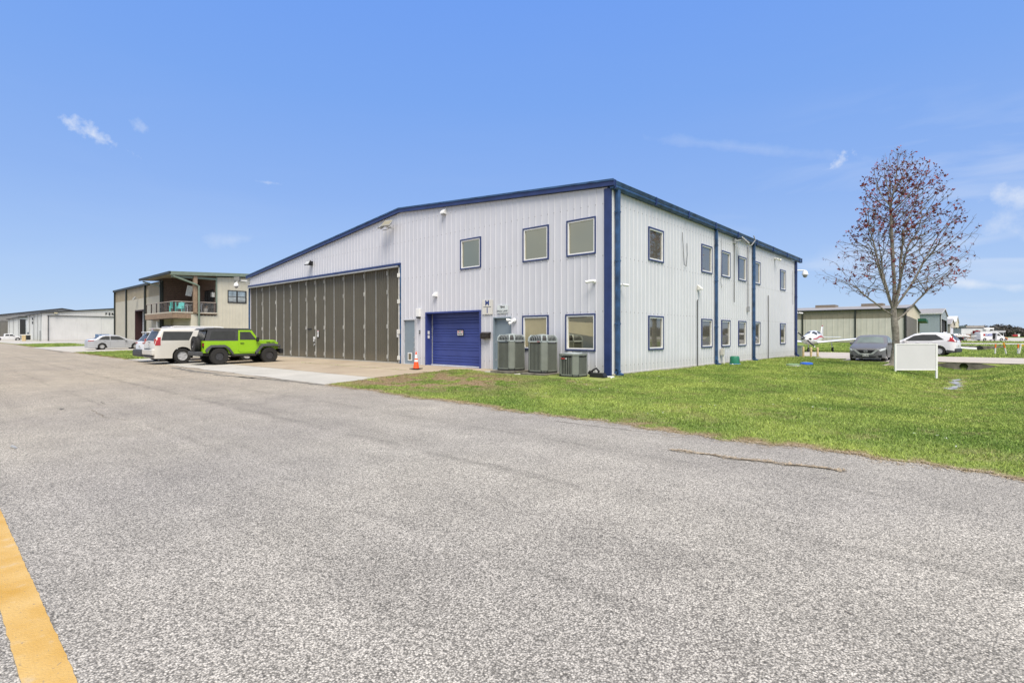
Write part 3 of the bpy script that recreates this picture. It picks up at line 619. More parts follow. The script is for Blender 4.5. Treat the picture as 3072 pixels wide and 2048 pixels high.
P = [(-30.3, 5.72), (-11.94, 7.72), (.2, 6.72)]
for (xa, za), (xb, zb) in zip(P, P[1:]): mb.add([(xa, -.12, za), (xb, -.12, zb), (xb, 24.12, zb), (xa, 24.12, za), (xa, -.12, za-.06), (xb, -.12, zb-.06), (xb, 24.12, zb-.06), (xa, 24.12, za-.06)], [(0, 1, 2, 3), (7, 6, 5, 4), (0, 4, 5, 1), (3, 2, 6, 7)])
mb.obj('roof', STEEL, HB, world=True)
def rake(mb, y0, y1, dz0, dz1):
    V = []; Q = [(-30.35, float(roof_z(-30.2))+.2), (-11.94, 7.80), (.235, 6.845)]
    for x, z in Q: V += [(x, y0, z+dz0), (x, y1, z+dz0), (x, y1, z+dz1), (x, y0, z+dz1)]
    F = [(0, 1, 2, 3)[::-1], (8, 9, 10, 11)]
    for i in (0, 4): F += [(i+a, i+b, i+4+b, i+4+a) for a, b in ((0, 1), (1, 2), (2, 3), (3, 0))]
    return mb.add(V, F)
rake(MB(), -.13, -.05, -.21, 0).obj('rake_trim', BLUE, HB, world=True)
rake(MB(), -.16, -.131, -.05, .015).obj('rake_cap', BLUEW, HB, world=True)
mb = MB(); mb.prism([(.03, 6.56), (.15, 6.56), (.20, 6.63), (.18, 6.72), (.22, 6.835), (.03, 6.835)], 'y', -.045, 24.98)
g = mb.obj('gutter', BLUEW, HB, world=True)
for y in np.arange(.0, 24.6, 3.05): sub(MB().bb(.145, .228, y, y+.05, 6.55, 6.85), 'gutter_strap', BLUE, g)
sub(MB().bb(.03, .23, 24.98, 25.0, 6.55, 6.85), 'gutter_end', BLUE, g)
mb = MB(); wbox(mb, (0, 0), (1, 0), -.20, .012, -.02, .045, .1, 6.6); mb.obj('corner_trim', BLUE, HB, world=True)
mb = MB(); wbox(mb, *RW, -.046, .06, .0, .05, .1, 6.56); mb.obj('corner_trim', BLUE, HB, world=True)
mb = MB(); wbox(mb, *RW, .085, .19, .0, .035, .1, 6.55); mb.obj('corner_strip', WHITE, HB, world=True)
def downspout(y, w, zb=.28, boot=True, zt=6.6, m=BLUEW):
    mb = MB(); mb.bb(.05, .05+w*.8, y-w/2, y+w/2, zb, zt)
    if boot: mb.box((.10, y, zb-.03), (w*.95, w, .16), Matrix.Rotation(.5, 3, 'Y')); mb.box((.20, y, zb-.12), (.2, w, w*.8), Matrix.Rotation(.35, 3, 'Y'))
    for z in (1.9, 4.1, 5.8): mb.bb(.03, .06+w*.8, y-w/2-.02, y+w/2+.02, z, z+.05)
    return mb.obj('downspout', m, HB, world=True)
downspout(.36, .15); downspout(9.52, .12); downspout(15.04, .14); downspout(23.9, .14, m=BLUE)
mb = MB(); wbox(mb, *RW, 9.62, 9.70, .0, .03, .12, 6.5); mb.obj('wall_strip', WHITE, HB, world=True)
for x, n in ((-.13, 0),):
    for z, r in ((6.15, .03), (5.95, .03)): pass
mb = MB(); wbox(mb, *RW, 0, 24, -.05, .045, -.06, .185); mb.obj('foundation', CONC, HB, world=True)
mb = MB(); wbox(mb, *FW, 18.0, 30.0, -.05, .025, -.02, .13); mb.obj('foundation', CONC, HB, world=True)
# big folding door: leaves between the strips
SEAMW = mat('worn_white_strip', (.42, .42, .40), .6, 0, .35, 2.5)
SX = [-30.0, -28.97, -27.95, -26.88, -25.83, -24.73, -23.71, -22.65, -21.62, -20.5, -19.42, -18.38, -17.3, -16.28, -15.2, -14.16, -13.09, -12.03]
for i, (a, b) in enumerate(zip(SX, SX[1:])):
    off = .095
    corr(HB, DOORB, (a, off), (1, 0), b-a-.012, .19, 4.95, (), pw=5, prof=[(0, 0), (.06, 0), (.07, .02), (.12, .02), (.13, 0), (.175, 0)], name='door_leaf')
    if i == 0: continue
    hinge = i % 2 == 0 or i == 9
    mb = MB(); mb.bb(a-(.011 if hinge else .006), a+(.011 if hinge else .006), .045, .10, .2, 4.93)
    st = mb.obj('door_seam', SEAMW if hinge else STEEL, HB, world=True)
    if hinge:
        for z in (.45, 2.0, 3.75, 4.72): sub(MB().bb(a-.03, a+.03, .0, .045, z-.13, z+.08, .008), 'hinge', SEAMW, st)
mb = MB(); wbox(mb, *FW, -.05, 18.12, .0, .12, 5.0, 5.10); mb.obj('door_header', BLUE, HB, world=True)
mb = MB(); wbox(mb, *FW, .0, 18.0, -.02, .17, 4.90, 4.965); mb.obj('door_track', STEEL, HB, world=True)
mb = MB(); wbox(mb, *FW, 18.06, 18.14, -.12, .06, .12, 5.0); mb.obj('door_jamb', BLUEW, HB, world=True)
mb = MB(); wbox(mb, *FW, 17.93, 18.02, -.05, .03, .15, 4.9); j = mb.obj('door_jamb', WHITED, HB, world=True)
for z in (.4, 1.7, 3.2, 4.5): sub(MB().bb(-12.10, -11.9, -.09, -.03, z-.1, z+.1, .01), 'hinge', WHITED, j)
mb = MB(); wbox(mb, *FW, -.08, .02, -.05, .05, .12, 5.0); mb.obj('door_jamb', BLUEW, HB, world=True)
plain_wall(-30, -12, .0, .28, .08, .17, CONC, 'door_sill', HB)
MB().bb(-21.55, -21.0, .06, .085, 1.88, 1.94).obj('letter_slot', BLACK, HB, world=True)
# personnel doors
def pdoor(u0, u1, z1, frame, rec, hinge_left=True, pet=False):
    mb = wframe(MB(), *FW, u0, u1, .1, z1, .05, -.12, .045); f = mb.obj('door_frame', frame, HB, world=True)
    mb = MB(); wbox(mb, *FW, u0+.05, u1-.05, -rec-.04, -rec, .14, z1-.05); d = mb.obj('door', GDOOR, HB, world=True)
    ox = -30
    ux = u1-.14 if hinge_left else u0+.14
    mb = MB()
    for z in (1.42, 1.17, .95): mb.lathe([(.035, 0), (.035, -.03), (.02, -.035), (.0, -.036)], 10, (ox+ux, rec-.0, z), 'y')
    mb.tube([(ox+ux, rec-.03, .9), (ox+ux, rec-.07, .88), (ox+ux, rec-.07, .70), (ox+ux, rec-.03, .68)], .012, 6)
    sub(mb, 'door_handle', ALU, d)
    if pet:
        sub(wframe(MB(), (-30, rec), (1, 0), u0+.30, u0+.62, .29, .68, .05, 0, .02), 'pet_flap_frame', WHITE, d)
        sub(MB().bb(ox+u0+.35, ox+u0+.57, rec-.012, rec-.002, .34, .63), 'pet_flap', mat('flap_plastic', (.16, .14, .09), .3, 0, .1, 8), d)
    for z in (.45, 1.2, 2.0): sub(MB().bb(ox+(u0+.045 if hinge_left else u1-.06), ox+(u0+.06 if hinge_left else u1-.045), rec-.03, rec, z, z+.11), 'hinge', ALU, d)
    return d
pdoor(18.33, 19.29, 2.31, mat('pale_grey_frame', (.5, .51, .54), .5), .03, True, True)
pdoor(24.46, 25.44, 2.27, GDOOR, .09, True)
# roll-up garage door: blue jamb box and sections
mb = wframe(MB(), *FW, 20.04, 23.72, .05, 2.6, .07, -.34, .05); mb.obj('garage_jamb', ROLL, HB, world=True)
mb = MB(); wbox(mb, *FW, 20.11, 20.16, -.335, -.30, .15, 2.5); mb.obj('door_track', STEEL, HB, world=True)
zz = [.17, .33, .45, .57, .84, .97, 1.08, 1.20, 1.47, 1.58, 1.70, 1.81, 2.08, 2.2, 2.32, 2.53]
for a, b in zip(zz, zz[1:]):
    mb = MB(); mb.prism([(.335, a), (.312, a+.012), (.316, b-.02), (.33, b-.003), (.335, b-.003)], 'x', -9.88, -6.35); mb.obj('door_section', ROLL, HB, world=True)
plain_wall(-9.9, -6.3, .26, .4, .1, .16, WHITE, 'door_seal', HB)
plain_wall(-29.99, -5, .27, .30, .1, .14, CONC, 'threshold', HB)

def screws():
    mb = MB()
    for k in range(99):
        x = -30+k*.305+.155
        for z in (.45, 2.36, 4.3, 6.1, 7.0):
            if x > -.25 or z > rfu(x+30)-.25 or (x < -11.85 and z < 5.15): continue
            if any(q[0]-.05 < x+30 < q[1]+.05 and q[2]-.05 < z < q[3]+.05 for q in fwin+fdoor): continue
            mb.bb(x-.012, x+.012, -.031, -.025, z-.012, z+.012)
    for k in range(78):
        y = k*.305+.155
        for z in (.45, 2.36, 4.3, 6.1):
            if any(q[0]-.05 < y < q[1]+.05 and q[2]-.05 < z < q[3]+.05 for q in rwin): continue
            mb.bb(.025, .031, y-.012, y+.012, z-.012, z+.012)
    o = mb.obj('screws', mat('dull_screw', (.16, .15, .14), .6), HB, world=True); o['kind'] = 'stuff'
screws()
# ---- things on the front wall
def sign_plate(name, x0, x1, z0, z1, lines, label, legs=True, m=WHITED, facing='-y', y=-.035):
    t = thing(name, label, 'sign', ((x0+x1)/2, y, (z0+z1)/2)); w, h = x1-x0, z1-z0
    MB().box((0, 0, 0), (w, .025, h), None, .004).obj('panel', m, t)
    for txt, dx, dz, s, mm, b in lines:
        mb = text_mb(txt, s, .003, b); on_wall(mb, (dx, -.0155, dz), '-y'); mb.obj('lettering', mm, t)
    return t
t = sign_plate('unit_sign', -6.17, -5.58, 2.40, 3.01, [('M', 0, .165, .32, TEXTBL, .002), ('1', 0, -.155, .32, TEXTBL, .006)], 'white square sign reading M over 1 in blue beside the garage door', m=mat('sign_cream', (.64, .62, .57), .5, 0, .05, 6))
MB().bb(-.22, .22, -.017, -.0126, -.005, .015).obj('rule', TEXTB, t)
for x in (-.15, .15): MB().bb(x-.012, x+.012, -.004, .02, -.36, -.305).obj('bracket', WHITED, t)
t = sign_plate('address_sign', -5.31, -4.72, 2.43, 2.76, [('7844', 0, .075, .14, TEXTB, .001), ('EAGLE LANE', 0, -.085, .105, TEXTB, 0)], 'small white sign reading 7844 EAGLE LANE above the grey door', m=mat('sign_white', (.62, .66, .66), .4, 0, .05, 6))
for x in (-.12, .14): MB().bb(x-.01, x+.01, -.004, .02, -.23, -.165).obj('bracket', WHITED, t)
t = thing('parking_sign', 'small red and white NO PARKING sign on the blue garage door', 'sign', (-7.89, .285, 1.64))
MB().box((0, 0, 0), (.42, .012, .26)).obj('panel', TEXTB, t); MB().box((0, -.008, -.01), (.37, .006, .21)).obj('face', WHITE, t)
on_wall(text_mb('NO', .1, .002, .003), (0, -.013, .04), '-y').obj('lettering', TEXTB, t); on_wall(text_mb('PARKING', .075, .002, .003), (0, -.013, -.06), '-y').obj('lettering', TEXTB, t)
for x in (-.13, .13): MB().box((x, -.0125, .04), (.05, .003, .09)).obj('red_mark', mat('sign_red', (.5, .01, .06), .5, 0, 0), t)
for x, lab in ((-29.82, 'white warning plate at the left edge of the brown hangar door'), (-20.2, 'white warning plate with black figure in the middle of the brown hangar door'), (-12.22, 'white warning plate with red heading at the right edge of the brown hangar door')):
    t = thing('warning_sign', lab, 'sign', (x, .05, 1.62), group='warning plates on the hangar door')
    MB().box((0, 0, 0), (.2, .01, .42)).obj('panel', TEXTB, t); MB().box((0, -.008, 0), (.17, .006, .39)).obj('face', WHITE, t)
    MB().lathe([(.0, -.013), (.03, -.013), (.03, -.0115)], 10, (0.005, 0, .06), 'y').obj('figure', TEXTB, t); MB().prism([(-.01, .05), (.03, .03), (.01, -.08), (-.015, -.08)], 'y', -.0135, -.0115).obj('figure', TEXTB, t)
    if x > -29: MB().box((0, -.012, .16), (.13, .003, .03)).obj('heading', mat('sign_red', (.5, .01, .06)), t)
t = thing('notice_plate', 'blank white notice beside the walk-through door handle', 'notice', (-20.67, .05, 1.33)); MB().box((0, 0, .03), (.22, .01, .16)).obj('panel', WHITE, t); MB().box((-.04, 0, -.13), (.12, .01, .12)).obj('panel', WHITE, t)
one(MB().box((0, 0, 0), (.07, .05, .1), None, .01).tube([(.0, -.03, -.02), (.0, -.06, -.05), (0, -.05, -.12)], .01), 'padlock', STEEL, 'steel padlock latch on the brown walk-through leaf', 'padlock', loc=(-20.58, .02, .98))
mb = MB(); mb.prism([(-.25, .0), (.25, .0), (.25, .26), (-.25, .26)], 'y', -.13, .0)
t = thing('mailbox', 'dark brown wall mailbox left of the grey door', 'mailbox', (-5.94, -.03, 1.39)); BRN = mat('brown_mailbox_metal', (.035, .028, .022), .4, .3, .2, 10)
MB().bb(-.25, .25, -.13, 0, 0, .2, .008).obj('box', BRN, t); MB().prism([(-.14, .2), (0, .27), (0, .2)], 'x', -.26, .26).obj('lid', BRN, t); MB().bb(-.2, .05, -.14, -.13, -.02, .0).obj('slot_lip', BRN, t)
for x in (-.08, 0, .08): MB().box((x, -.133, .12), (.012, .006, .012)).obj('rivet', ALU, t)
def wallpack(x, z, lab, s=1.0, m=WHITE, grp='white hooded wall vents', y=-.03):
    t = thing('wall_vent', lab, 'vent', (x, y, z), group=grp)
    MB().prism([(0, -.13*s), (-.2*s, -.13*s), (-.2*s, -.05*s), (0, .14*s)], 'x', -.13*s, .13*s).obj('hood', m, t); MB().bb(-.14*s, .14*s, -.01, .02, -.15*s, .16*s).obj('flange', m, t)
    MB().bb(-.11*s, .11*s, -.18*s, -.02, -.155*s, -.135*s).obj('grille', STEEL, t)
wallpack(-8.6, 7.12, 'white hooded vent high under the blue roof edge', .9); wallpack(-9.2, 3.40, 'small white hooded vent above the blue garage door', .75)
t = thing('alarm_box', 'white alarm box with dark lens above the left grey door', 'alarm', (-10.42, -.03, 2.6)); MB().bb(-.13, .13, -.12, 0, -.2, .2, .02).obj('case', WHITE, t); MB().lathe([(.09, -.28), (.11, -.2)], 12, (0, -.06, 0)).obj('lens', DGREY, t)
t = thing('push_button', 'small black push button on the white wall by the left grey door', 'button', (-10.4, -.03, 1.68)); MB().box((0, 0, 0), (.075, .03, .16), None, .006).obj('plate', BLACK, t); MB().box((0, -.018, 0), (.03, .01, .05)).obj('button', WHITE, t)
t = thing('keypad', 'pair of white keypads on the blue garage jamb', 'keypad', (-9.885, .10, 1.55)); MB().box((0, 0, .1), (.03, .1, .15)).obj('key_block', WHITE, t); MB().box((0, 0, -.1), (.03, .1, .15)).obj('key_block', WHITE, t)
def flood_head(t, w, h, at, pitch, yaw, frm=STEEL, lens=None):
    R = Matrix.Translation(at) @ Matrix.Rotation(yaw, 4, 'Z') @ Matrix.Rotation(pitch, 4, 'X')
    mb = MB(); mb.prism([(-w/2, -h/2), (w/2, -h/2), (w/2*.9, h/2), (-w/2*.9, h/2)], 'y', -.05, .0); mb.box((0, .05, .0), (w*.6, .1, h*.6), None, .02); mb.xf(R)
    hd = mb.obj('lamp_head', frm, t)
    MB().bb(-w/2+.03, w/2-.03, -.056, -.051, -h/2+.03, h/2-.03).xf(R).obj('lens', lens or mat('lamp_lens', (.27, .24, .15), .25, 0, .08, 12), hd)
    return hd
t = thing('flood_light', 'twin grey floodlight high on the front wall near the roof peak', 'floodlight', (-12.5, 0, 7.02))
flood_head(t, .55, .42, (.02, -.40, .05), -.75, .25); flood_head(t, .5, .4, (-.42, -.42, -.02), -.9, -.45)
MB().tube([(.0, -.03, -.12), (0, -.25, -.15), (-.1, -.36, -.08)], .025, 6).tube([(-.5, -.33, -.2), (-.2, -.3, -.22), (.1, -.25, -.1)], .02, 6).obj('bracket', STEEL, t)
t = thing('flood_light', 'black box floodlight on the gable left of the roof peak', 'floodlight', (-20.8, 0, 5.88)); flood_head(t, .5, .3, (0, -.28, 0), -.5, 0, BLACK, mat('frosted_lens', (.5, .5, .47), .3)); MB().box((0, -.1, 0), (.25, .2, .25), None, .02).obj('housing', BLACK, t)
t = thing('flood_light', 'grey floodlight on an arm at the left corner of the hangar', 'floodlight', (-30.1, -.02, 5.45)); flood_head(t, .7, .36, (-.35, -.65, .12), .1, .2, DGREY, mat('grey_lens', (.25, .25, .23), .3))
MB().tube([(.2, 0, -.1), (-.1, -.3, -.05), (-.4, -.7, -.02)], .03, 6).tube([(.2, 0, -.4), (.0, -.2, -.1)], .02, 6).tube([(.2, 0, .1), (.0, -.2, -.04)], .02, 6).obj('arm', STEEL, t)
def dome_cam(lab, loc, arm, s=1.0, grp='white dome cameras'):
    t = thing('dome_camera', lab, 'camera', loc, group=grp)
    MB().tube([arm, (arm[0]*.2, arm[1]*.2, arm[2]+.0), (0, 0, .18*s)], .03*s, 8).obj('arm', WHITE, t)
    MB().lathe([(.0, .2*s), (.07*s, .19*s), (.12*s, .12*s), (.16*s, .0), (.16*s, -.05*s)], 16).obj('housing', WHITE, t, 40)
    MB().lathe([(.12*s, -.05*s), (.11*s, -.13*s), (.06*s, -.19*s), (0, -.21*s)], 14).obj('dome', mat('smoked_dome', (.35, .35, .36), .15), t, 60)
dome_cam('white dome camera hanging at the left corner of the hangar', (-30.45, -.75, 5.1), (.4, .6, .35), 1.05); dome_cam('white dome camera hanging at the far right corner of the hangar', (.5, 24.55, 5.72), (-.45, -.4, .25), 1.25)
def bullet(lab, loc, d, s=1.0, normal=(0, -1)):
    s *= .78
    t = thing('bullet_camera', lab, 'camera', loc, group='white bullet cameras'); n = Vector((*normal, 0)); d = Vector(d).normalized()
    b = n*.16*s
    MB().lathe([(.07*s, 0), (.07*s, .03*s), (.05*s, .05*s)], 12).xf(n.to_track_quat('Z', 'Y').to_matrix().to_4x4()).obj('base', WHITE, t, 40)
    MB().tube([(0, 0, 0), n*.09*s, b], .025*s, 8).obj('arm', WHITE, t); c = MB().tube([b-d*.05*s, b+d*.22*s], .05*s, 12).obj('body', WHITE, t); MB().tube([b+d*.221*s, b+d*.225*s], .038*s, 12).obj('lens', BLACK, t)
bullet('white bullet camera high between the two right windows and the blue corner', (-.60, -.03, 3.42), (-.8, -.5, -.15), 1.3)
bullet('white bullet camera beside the blue corner downspout', (.05, .62, 3.30), (.5, .85, -.1), 1.1, (1, 0)); bullet('small white camera low on the far corner downspout', (.05, 24.4, 3.05), (.7, .4, -.1), 1.2, (1, 0))
t = thing('spot_light', 'white twin spotlight at the top right of the grey door', 'spotlight', (-4.36, -.03, 2.12)); MB().lathe([(.09, 0), (.09, -.04), (.05, -.06)], 14, (0, 0, 0), 'y').obj('base', WHITE, t)
for a, b in (((-.02, -.06, 0), (-.24, -.22, .02)), ((0, -.06, -.02), (-.08, -.25, -.14))): v = Vector(b)-Vector(a); MB().tube([a, Vector(a)+v*.4, Vector(a)+v*.7, b], [.025, .03, .055, .06], 12).obj('lamp', WHITE, t)
t = thing('flood_light', 'large grey floodlight on the side wall between the upper windows', 'floodlight', (.1, 12.1, 6.36)); flood_head(t, .75, .5, (.42, .25, -.02), -.75, math.pi/2+.25); MB().tube([(-.1, 0, 0), (.3, .1, .05)], .03, 6).bb(-.12, .02, -.12, .12, -.12, .12).obj('bracket', STEEL, t)
t = thing('spot_light', 'pale twin spotlight high near the far end of the side wall', 'spotlight', (.03, 19.2, 6.22)); MB().lathe([(.09, 0), (.09, .05)], 12, axis='x').obj('base', WHITED, t)
for dy in (-.12, .12): MB().tube([(.03, 0, 0), (.16, dy*.9, -.02), (.3, dy*1.6, -.09)], [.02, .05, .08], 10).obj('lamp', WHITED, t)
t = thing('wall_vent', 'small white hooded vent low on the side wall between window rows', 'vent', (.03, 7.52, 3.66), group='white hooded wall vents')
MB().prism([(0, -.1), (.18, -.1), (.18, -.04), (0, .13)], 'y', -.11, .11).obj('hood', WHITED, t)
CAB = mat('dark_cable', (.05, .05, .05), .6, 0, 0); CABL = mat('grey_conduit', (.33, .33, .34), .5, .2, .1, 6)
def wire(lab, pts, r, m, name='cable', cat='cable'): one(MB().tube(pts, r, 6), name, m, lab, cat, group='cables and conduits on the side wall')
wire('thin dark cable running down the side wall from mid height left of the second downspout', [(.06, 7.42, 3.12), (.06, 7.36, 3.1), (.06, 7.36, .1)], .022, CAB)
wire('thin dark conduit hanging below the large side floodlight', [(.06, 12.03, 6.2), (.06, 12.03, 3.22)], .018, CAB, 'conduit', 'conduit')
wire('grey conduit curling over the gutter and down the side wall', [(.28, 14.4, 6.95), (.33, 14.5, 6.7), (.2, 14.3, 6.42), (.07, 14.16, 6.35), (.07, 14.16, 3.05)], .03, CABL, 'conduit', 'conduit')
one(MB().box((0, 0, 0), (.09, .16, .3), None, .01), 'switch_box', CABL, 'small grey box at the foot of the curled conduit', 'switch', loc=(.08, 14.18, 2.95))
wire('thin dark line down the side wall right of the third downspout', [(.06, 17.81, 3.9), (.06, 17.83, 2.), (.06, 17.81, .15)], .02, CAB)
wire('loose looped cable on the side wall below the gutter, near the first window', [(.06, 5.75, 5.9), (.06, 5.85, 5.2), (.06, 5.95, 4.55), (.06, 6.15, 4.5), (.06, 6.25, 5.0), (.06, 6.22, 5.5)], .012, CAB)
wire('loose grey cable hanging left of the third upper window', [(.06, 10.3, 6.3), (.06, 10.25, 5.6), (.06, 10.18, 4.1), (.06, 10.3, 3.85), (.06, 10.4, 4.0)], .012, CABL)
wire('thin grey cable at the far end of the side wall', [(.06, 23.3, 5.9), (.06, 23.25, 4.), (.06, 23.3, 3.6)], .014, CABL)
t = thing('breaker_box', 'small grey outdoor breaker box low on the side wall by the second downspout', 'breaker box', (.05, 10.27, .72)); MB().bb(0, .12, -.13, .13, -.16, .16, .01).obj('case', mat('box_cream', (.5, .48, .42), .6), t)
MB().tube([(.06, 0, -.15), (.08, .02, -.4), (.12, .05, -.62)], .02, 6).tube([(.06, .08, -.15), (.09, .12, -.62)], .018, 6).obj('conduit', WHITED, t); MB().tube([(.06, .05, .16), (.06, .05, .26)], .015, 6).obj('knob', BLACK, t)
# ---- condensers
def condenser(name, lab, loc, s, h, dome):
    t = thing(name, lab, 'air conditioner', loc, group='condenser units beside the front wall'); c = s*.16; a = s/2
    oct_ = lambda q: [(-a+c-q*0, -a+q), (a-c, -a+q), (a-q, -a+c), (a-q, a-c), (a-c, a-q), (-a+c, a-q), (-a+q, a-c), (-a+q, -a+c)]
    MB().prism(oct_(0), 'z', 0, .06).obj('base_pan', BLACK, t)
    MB().prism(oct_(.035), 'z', .06, h-.02).obj('coil', COIL, t)
    for sx in (-1, 1):
        for sy in (-1, 1):
            mb = MB(); P = [(sx*a, sy*(a-c)), (sx*(a-c), sy*a), (sx*(a-c-.05), sy*a), (sx*(a-c-.05), sy*(a-.02)), (sx*(a-.02), sy*(a-c-.05)), (sx*a, sy*(a-c-.05))]
            mb.prism(P, 'z', .05, h).obj('corner_panel', ACG, t)
    n = 8 if dome else 6; L_ = 2*(a-c-.05); sm = MB().box((0, 0, 0), (.016, .03, h-.1)).mesh('slat', ACG)
    for k in range(n+1):
        u = -L_/2+L_*k/n
        link('slat', sm, t, (u, -a+.008, h/2)); link('slat', sm, t, (a-.008, u, h/2), (0, 0, math.pi/2))
        if k in (0, n): link('slat', sm, t, (u, a-.008, h/2)); link('slat', sm, t, (-a+.008, u, h/2), (0, 0, math.pi/2))
    MB().prism(oct_(0), 'z', .06, .10).obj('bottom_rail', ACG, t)
    if dome:
        H = .26; mb = MB(); mb.prism(oct_(-.01), 'z', h, h+.05).obj('top_rail', ACT, t)
        top = [(x*.80, y*.80) for x, y in oct_(0)]; lo = oct_(0)
        mb = MB(); mb.prism(top, 'z', h+H-.03, h+H); mb.obj('top_plate', ACT, t)
        inn = [(x*.95, y*.95) for x, y in lo]; tin = [(x*.76, y*.76) for x, y in lo]
        mb = MB(); V = [(x, y, h+.03) for x, y in inn]+[(x*.93, y*.93, h+H*.62) for x, y in inn]+[(x, y, h+H-.02) for x, y in tin]; mb.add(V, [(i, (i+1) % 8, 8+(i+1) % 8, 8+i) for i in range(8)]+[(8+i, 8+(i+1) % 8, 16+(i+1) % 8, 16+i) for i in range(8)]); mb.obj('inner_shroud', BLACK, t)
        for i in range(8):
            x, y = lo[i]; X, Y = top[i]; MB().tube([(x, y, h+.03), (x*.96, y*.96, h+H*.6), (X, Y, h+H-.015)], .026, 6).obj('rib', ACT, t)
            x2, y2 = lo[(i+1) % 8]; X2, Y2 = top[(i+1) % 8]
            if math.hypot(x2-x, y2-y) > s*.4:
                for k in range(1, 7):
                    q = k/7; p0 = Vector((x+(x2-x)*q, y+(y2-y)*q, h+.03)); p2 = Vector((X+(X2-X)*q, Y+(Y2-Y)*q, h+H-.015)); p1 = Vector((p0.x*.965, p0.y*.965, h+H*.6)); MB().tube([p0, p1, p2], .007, 4).obj('grille_bar', ACT, t)
        MB().lathe([(a*.5, h+H-.028), (a*.5, h+H+.012), (a*.1, h+H+.03), (0, h+H+.03)], 20).obj('fan_cover', ACT, t)
        MB().box((a*.35, -a-.011, h+.025), (.13, .006, .02)).obj('badge', RED if 'middle' in lab else BLACK, t)
    else:
        MB().prism(oct_(-.015), 'z', h, h+.06).obj('top_rail', ACG, t); MB().lathe([(a*.82, h+.055), (a*.8, h+.085), (a*.6, h+.075), (a*.2, h+.10), (0, h+.10)], 24).obj('fan_grille', ACT, t, 30)
        MB().box((-a*.35, -a-.016, h-.1), (.16, .01, .04)).obj('badge', RED, t); MB().box((-a*.02, -a-.016, h-.1), (.06, .01, .025)).obj('badge', WHITE, t)
    return t
condenser('tall_condenser', 'tall domed grey air conditioner in front of the grey door', (-3.93, -.72, .19), .87, 1.10, True)
condenser('tall_condenser', 'tall grey air conditioner with red badge, middle of the three units', (-2.33, -.78, .175), .87, 1.10, True)
condenser('low_condenser', 'low square grey air conditioner with red badge, right of the three units', (-.85, -.97, .11), .78, .73, False)
def slab(lab, x, y, z, sx, sy, sz, r, m=CONCD): 
    mb = MB(); mb.box((0, 0, -sz/2), (sx, sy, sz), None, .012); return one(mb, 'equipment_pad', m, lab, 'concrete pad', 'concrete pads under the condensers', loc=(x, y, z), rz=r)
slab('mossy concrete pad under the left tall condenser', -3.93, -.75, .188, 1.1, 1.1, .16, .02); slab('loose concrete slab poking out left of the left tall condenser', -4.62, -1.0, .13, .45, .5, .09, .1, CONC)
slab('mossy concrete pad under the middle tall condenser', -2.33, -.82, .172, 1.12, 1.12, .16, -.02); slab('loose concrete slab at the left of the middle condenser pad', -3.0, -1.12, .12, .42, .5, .1, .05, CONC)
slab('pale tilted concrete pad under the low condenser', -.72, -1.0, .105, 1.3, 1.2, .08, .06, CONC); slab('low concrete pad beside the blue corner carrying the black box', .22, -.85, .06, .95, 1.15, .12, .03, CONC)
t = thing('disconnect_box', 'grey electrical disconnect box on the wall between the two tall condensers', 'electrical box', (-3.13, -.03, .85)); MB().bb(-.11, .11, -.1, 0, -.2, .2, .01).obj('case', mat('box_grey', (.38, .42, .43), .5), t); MB().bb(.0, .09, -.115, -.1, -.17, -.02).obj('cover', BLACK, t); MB().box((.045, -.118, -.09), (.05, .005, .07)).obj('sticker', WHITE, t)
MB().tube([(-.06, -.05, -.2), (-.06, -.05, -.6)], .02, 6).tube([(.04, -.05, -.2), (.04, -.08, -.5), (.2, -.3, -.55)], .02, 6).obj('conduit', DGREY, t)
one(MB().bb(-.07, .07, -.08, 0, -.18, .18, .01).tube([(0, -.05, -.18), (.02, -.1, -.4), (.1, -.3, -.5)], .02, 6), 'disconnect_box', mat('box_light', (.5, .5, .5), .5), 'pale disconnect box on the wall between the middle and low condensers', 'electrical box', loc=(-1.62, -.03, .75))
t = thing('bait_station', 'black plastic box with rounded lid on the pad by the blue corner', 'plastic box', (.0, -.72, .065), rz=.15); MB().prism([(-.24, 0), (.24, 0), (.27, .07), (.25, .1), (-.25, .1), (-.27, .07)], 'y', -.14, .14).obj('tray', BLACK, t); MB().prism([(-.26, .1), (.26, .1), (.2, .2), (-.2, .2)], 'y', -.145, .13).obj('lid', BLACK, t)
t = thing('line_set', 'black insulated hose and valve beside the low condenser', 'hose', (-.35, -.5, .1)); MB().tube([(-.1, -.1, .12), (.05, -.05, .25), (.12, 0, .3), (.2, .05, .2), (.1, .1, .05)], .035, 8).obj('hose', BLACK, t); MB().box((.0, -.1, .12), (.22, .1, .12), Matrix.Rotation(.5, 3, 'Y')).obj('valve', BLACK, t)
one(MB().tube([(-.1, -.35, .11), (.32, -.25, .12), (.34, -.45, .12), (.40, -.62, .05), (.62, -.55, .05), (.95, -.45, .05)], .025, 8), 'drain_pipe', WHITE, 'white plastic drain pipe bent around the blue corner of the hangar', 'pipe')
# ---- traffic cone
t = thing('traffic_cone', 'orange traffic cone with two white bands by the grey door', 'traffic cone', (-8.0, -2.1, .125)); MB().box((0, 0, .015), (.40, .40, .03), Matrix.Rotation(.3, 3, 'Z'), .006).obj('base', BLACK, t)
f = lambda z: .125-(z-.03)*.155
MB().lathe([(f(.03), .03), (f(.30), .30)], 20).lathe([(f(.38), .38), (f(.44), .44)], 20).lathe([(f(.60), .60), (f(.70), .70), (.018, .71)], 20).obj('cone_body', ORANGE, t, 30)
MB().lathe([(f(.30)+.002, .30), (f(.38)+.002, .38)], 20).obj('band', WHITE, t, 30); MB().lathe([(f(.44)+.002, .44), (f(.60)+.002, .60)], 20).obj('band', WHITE, t, 30)
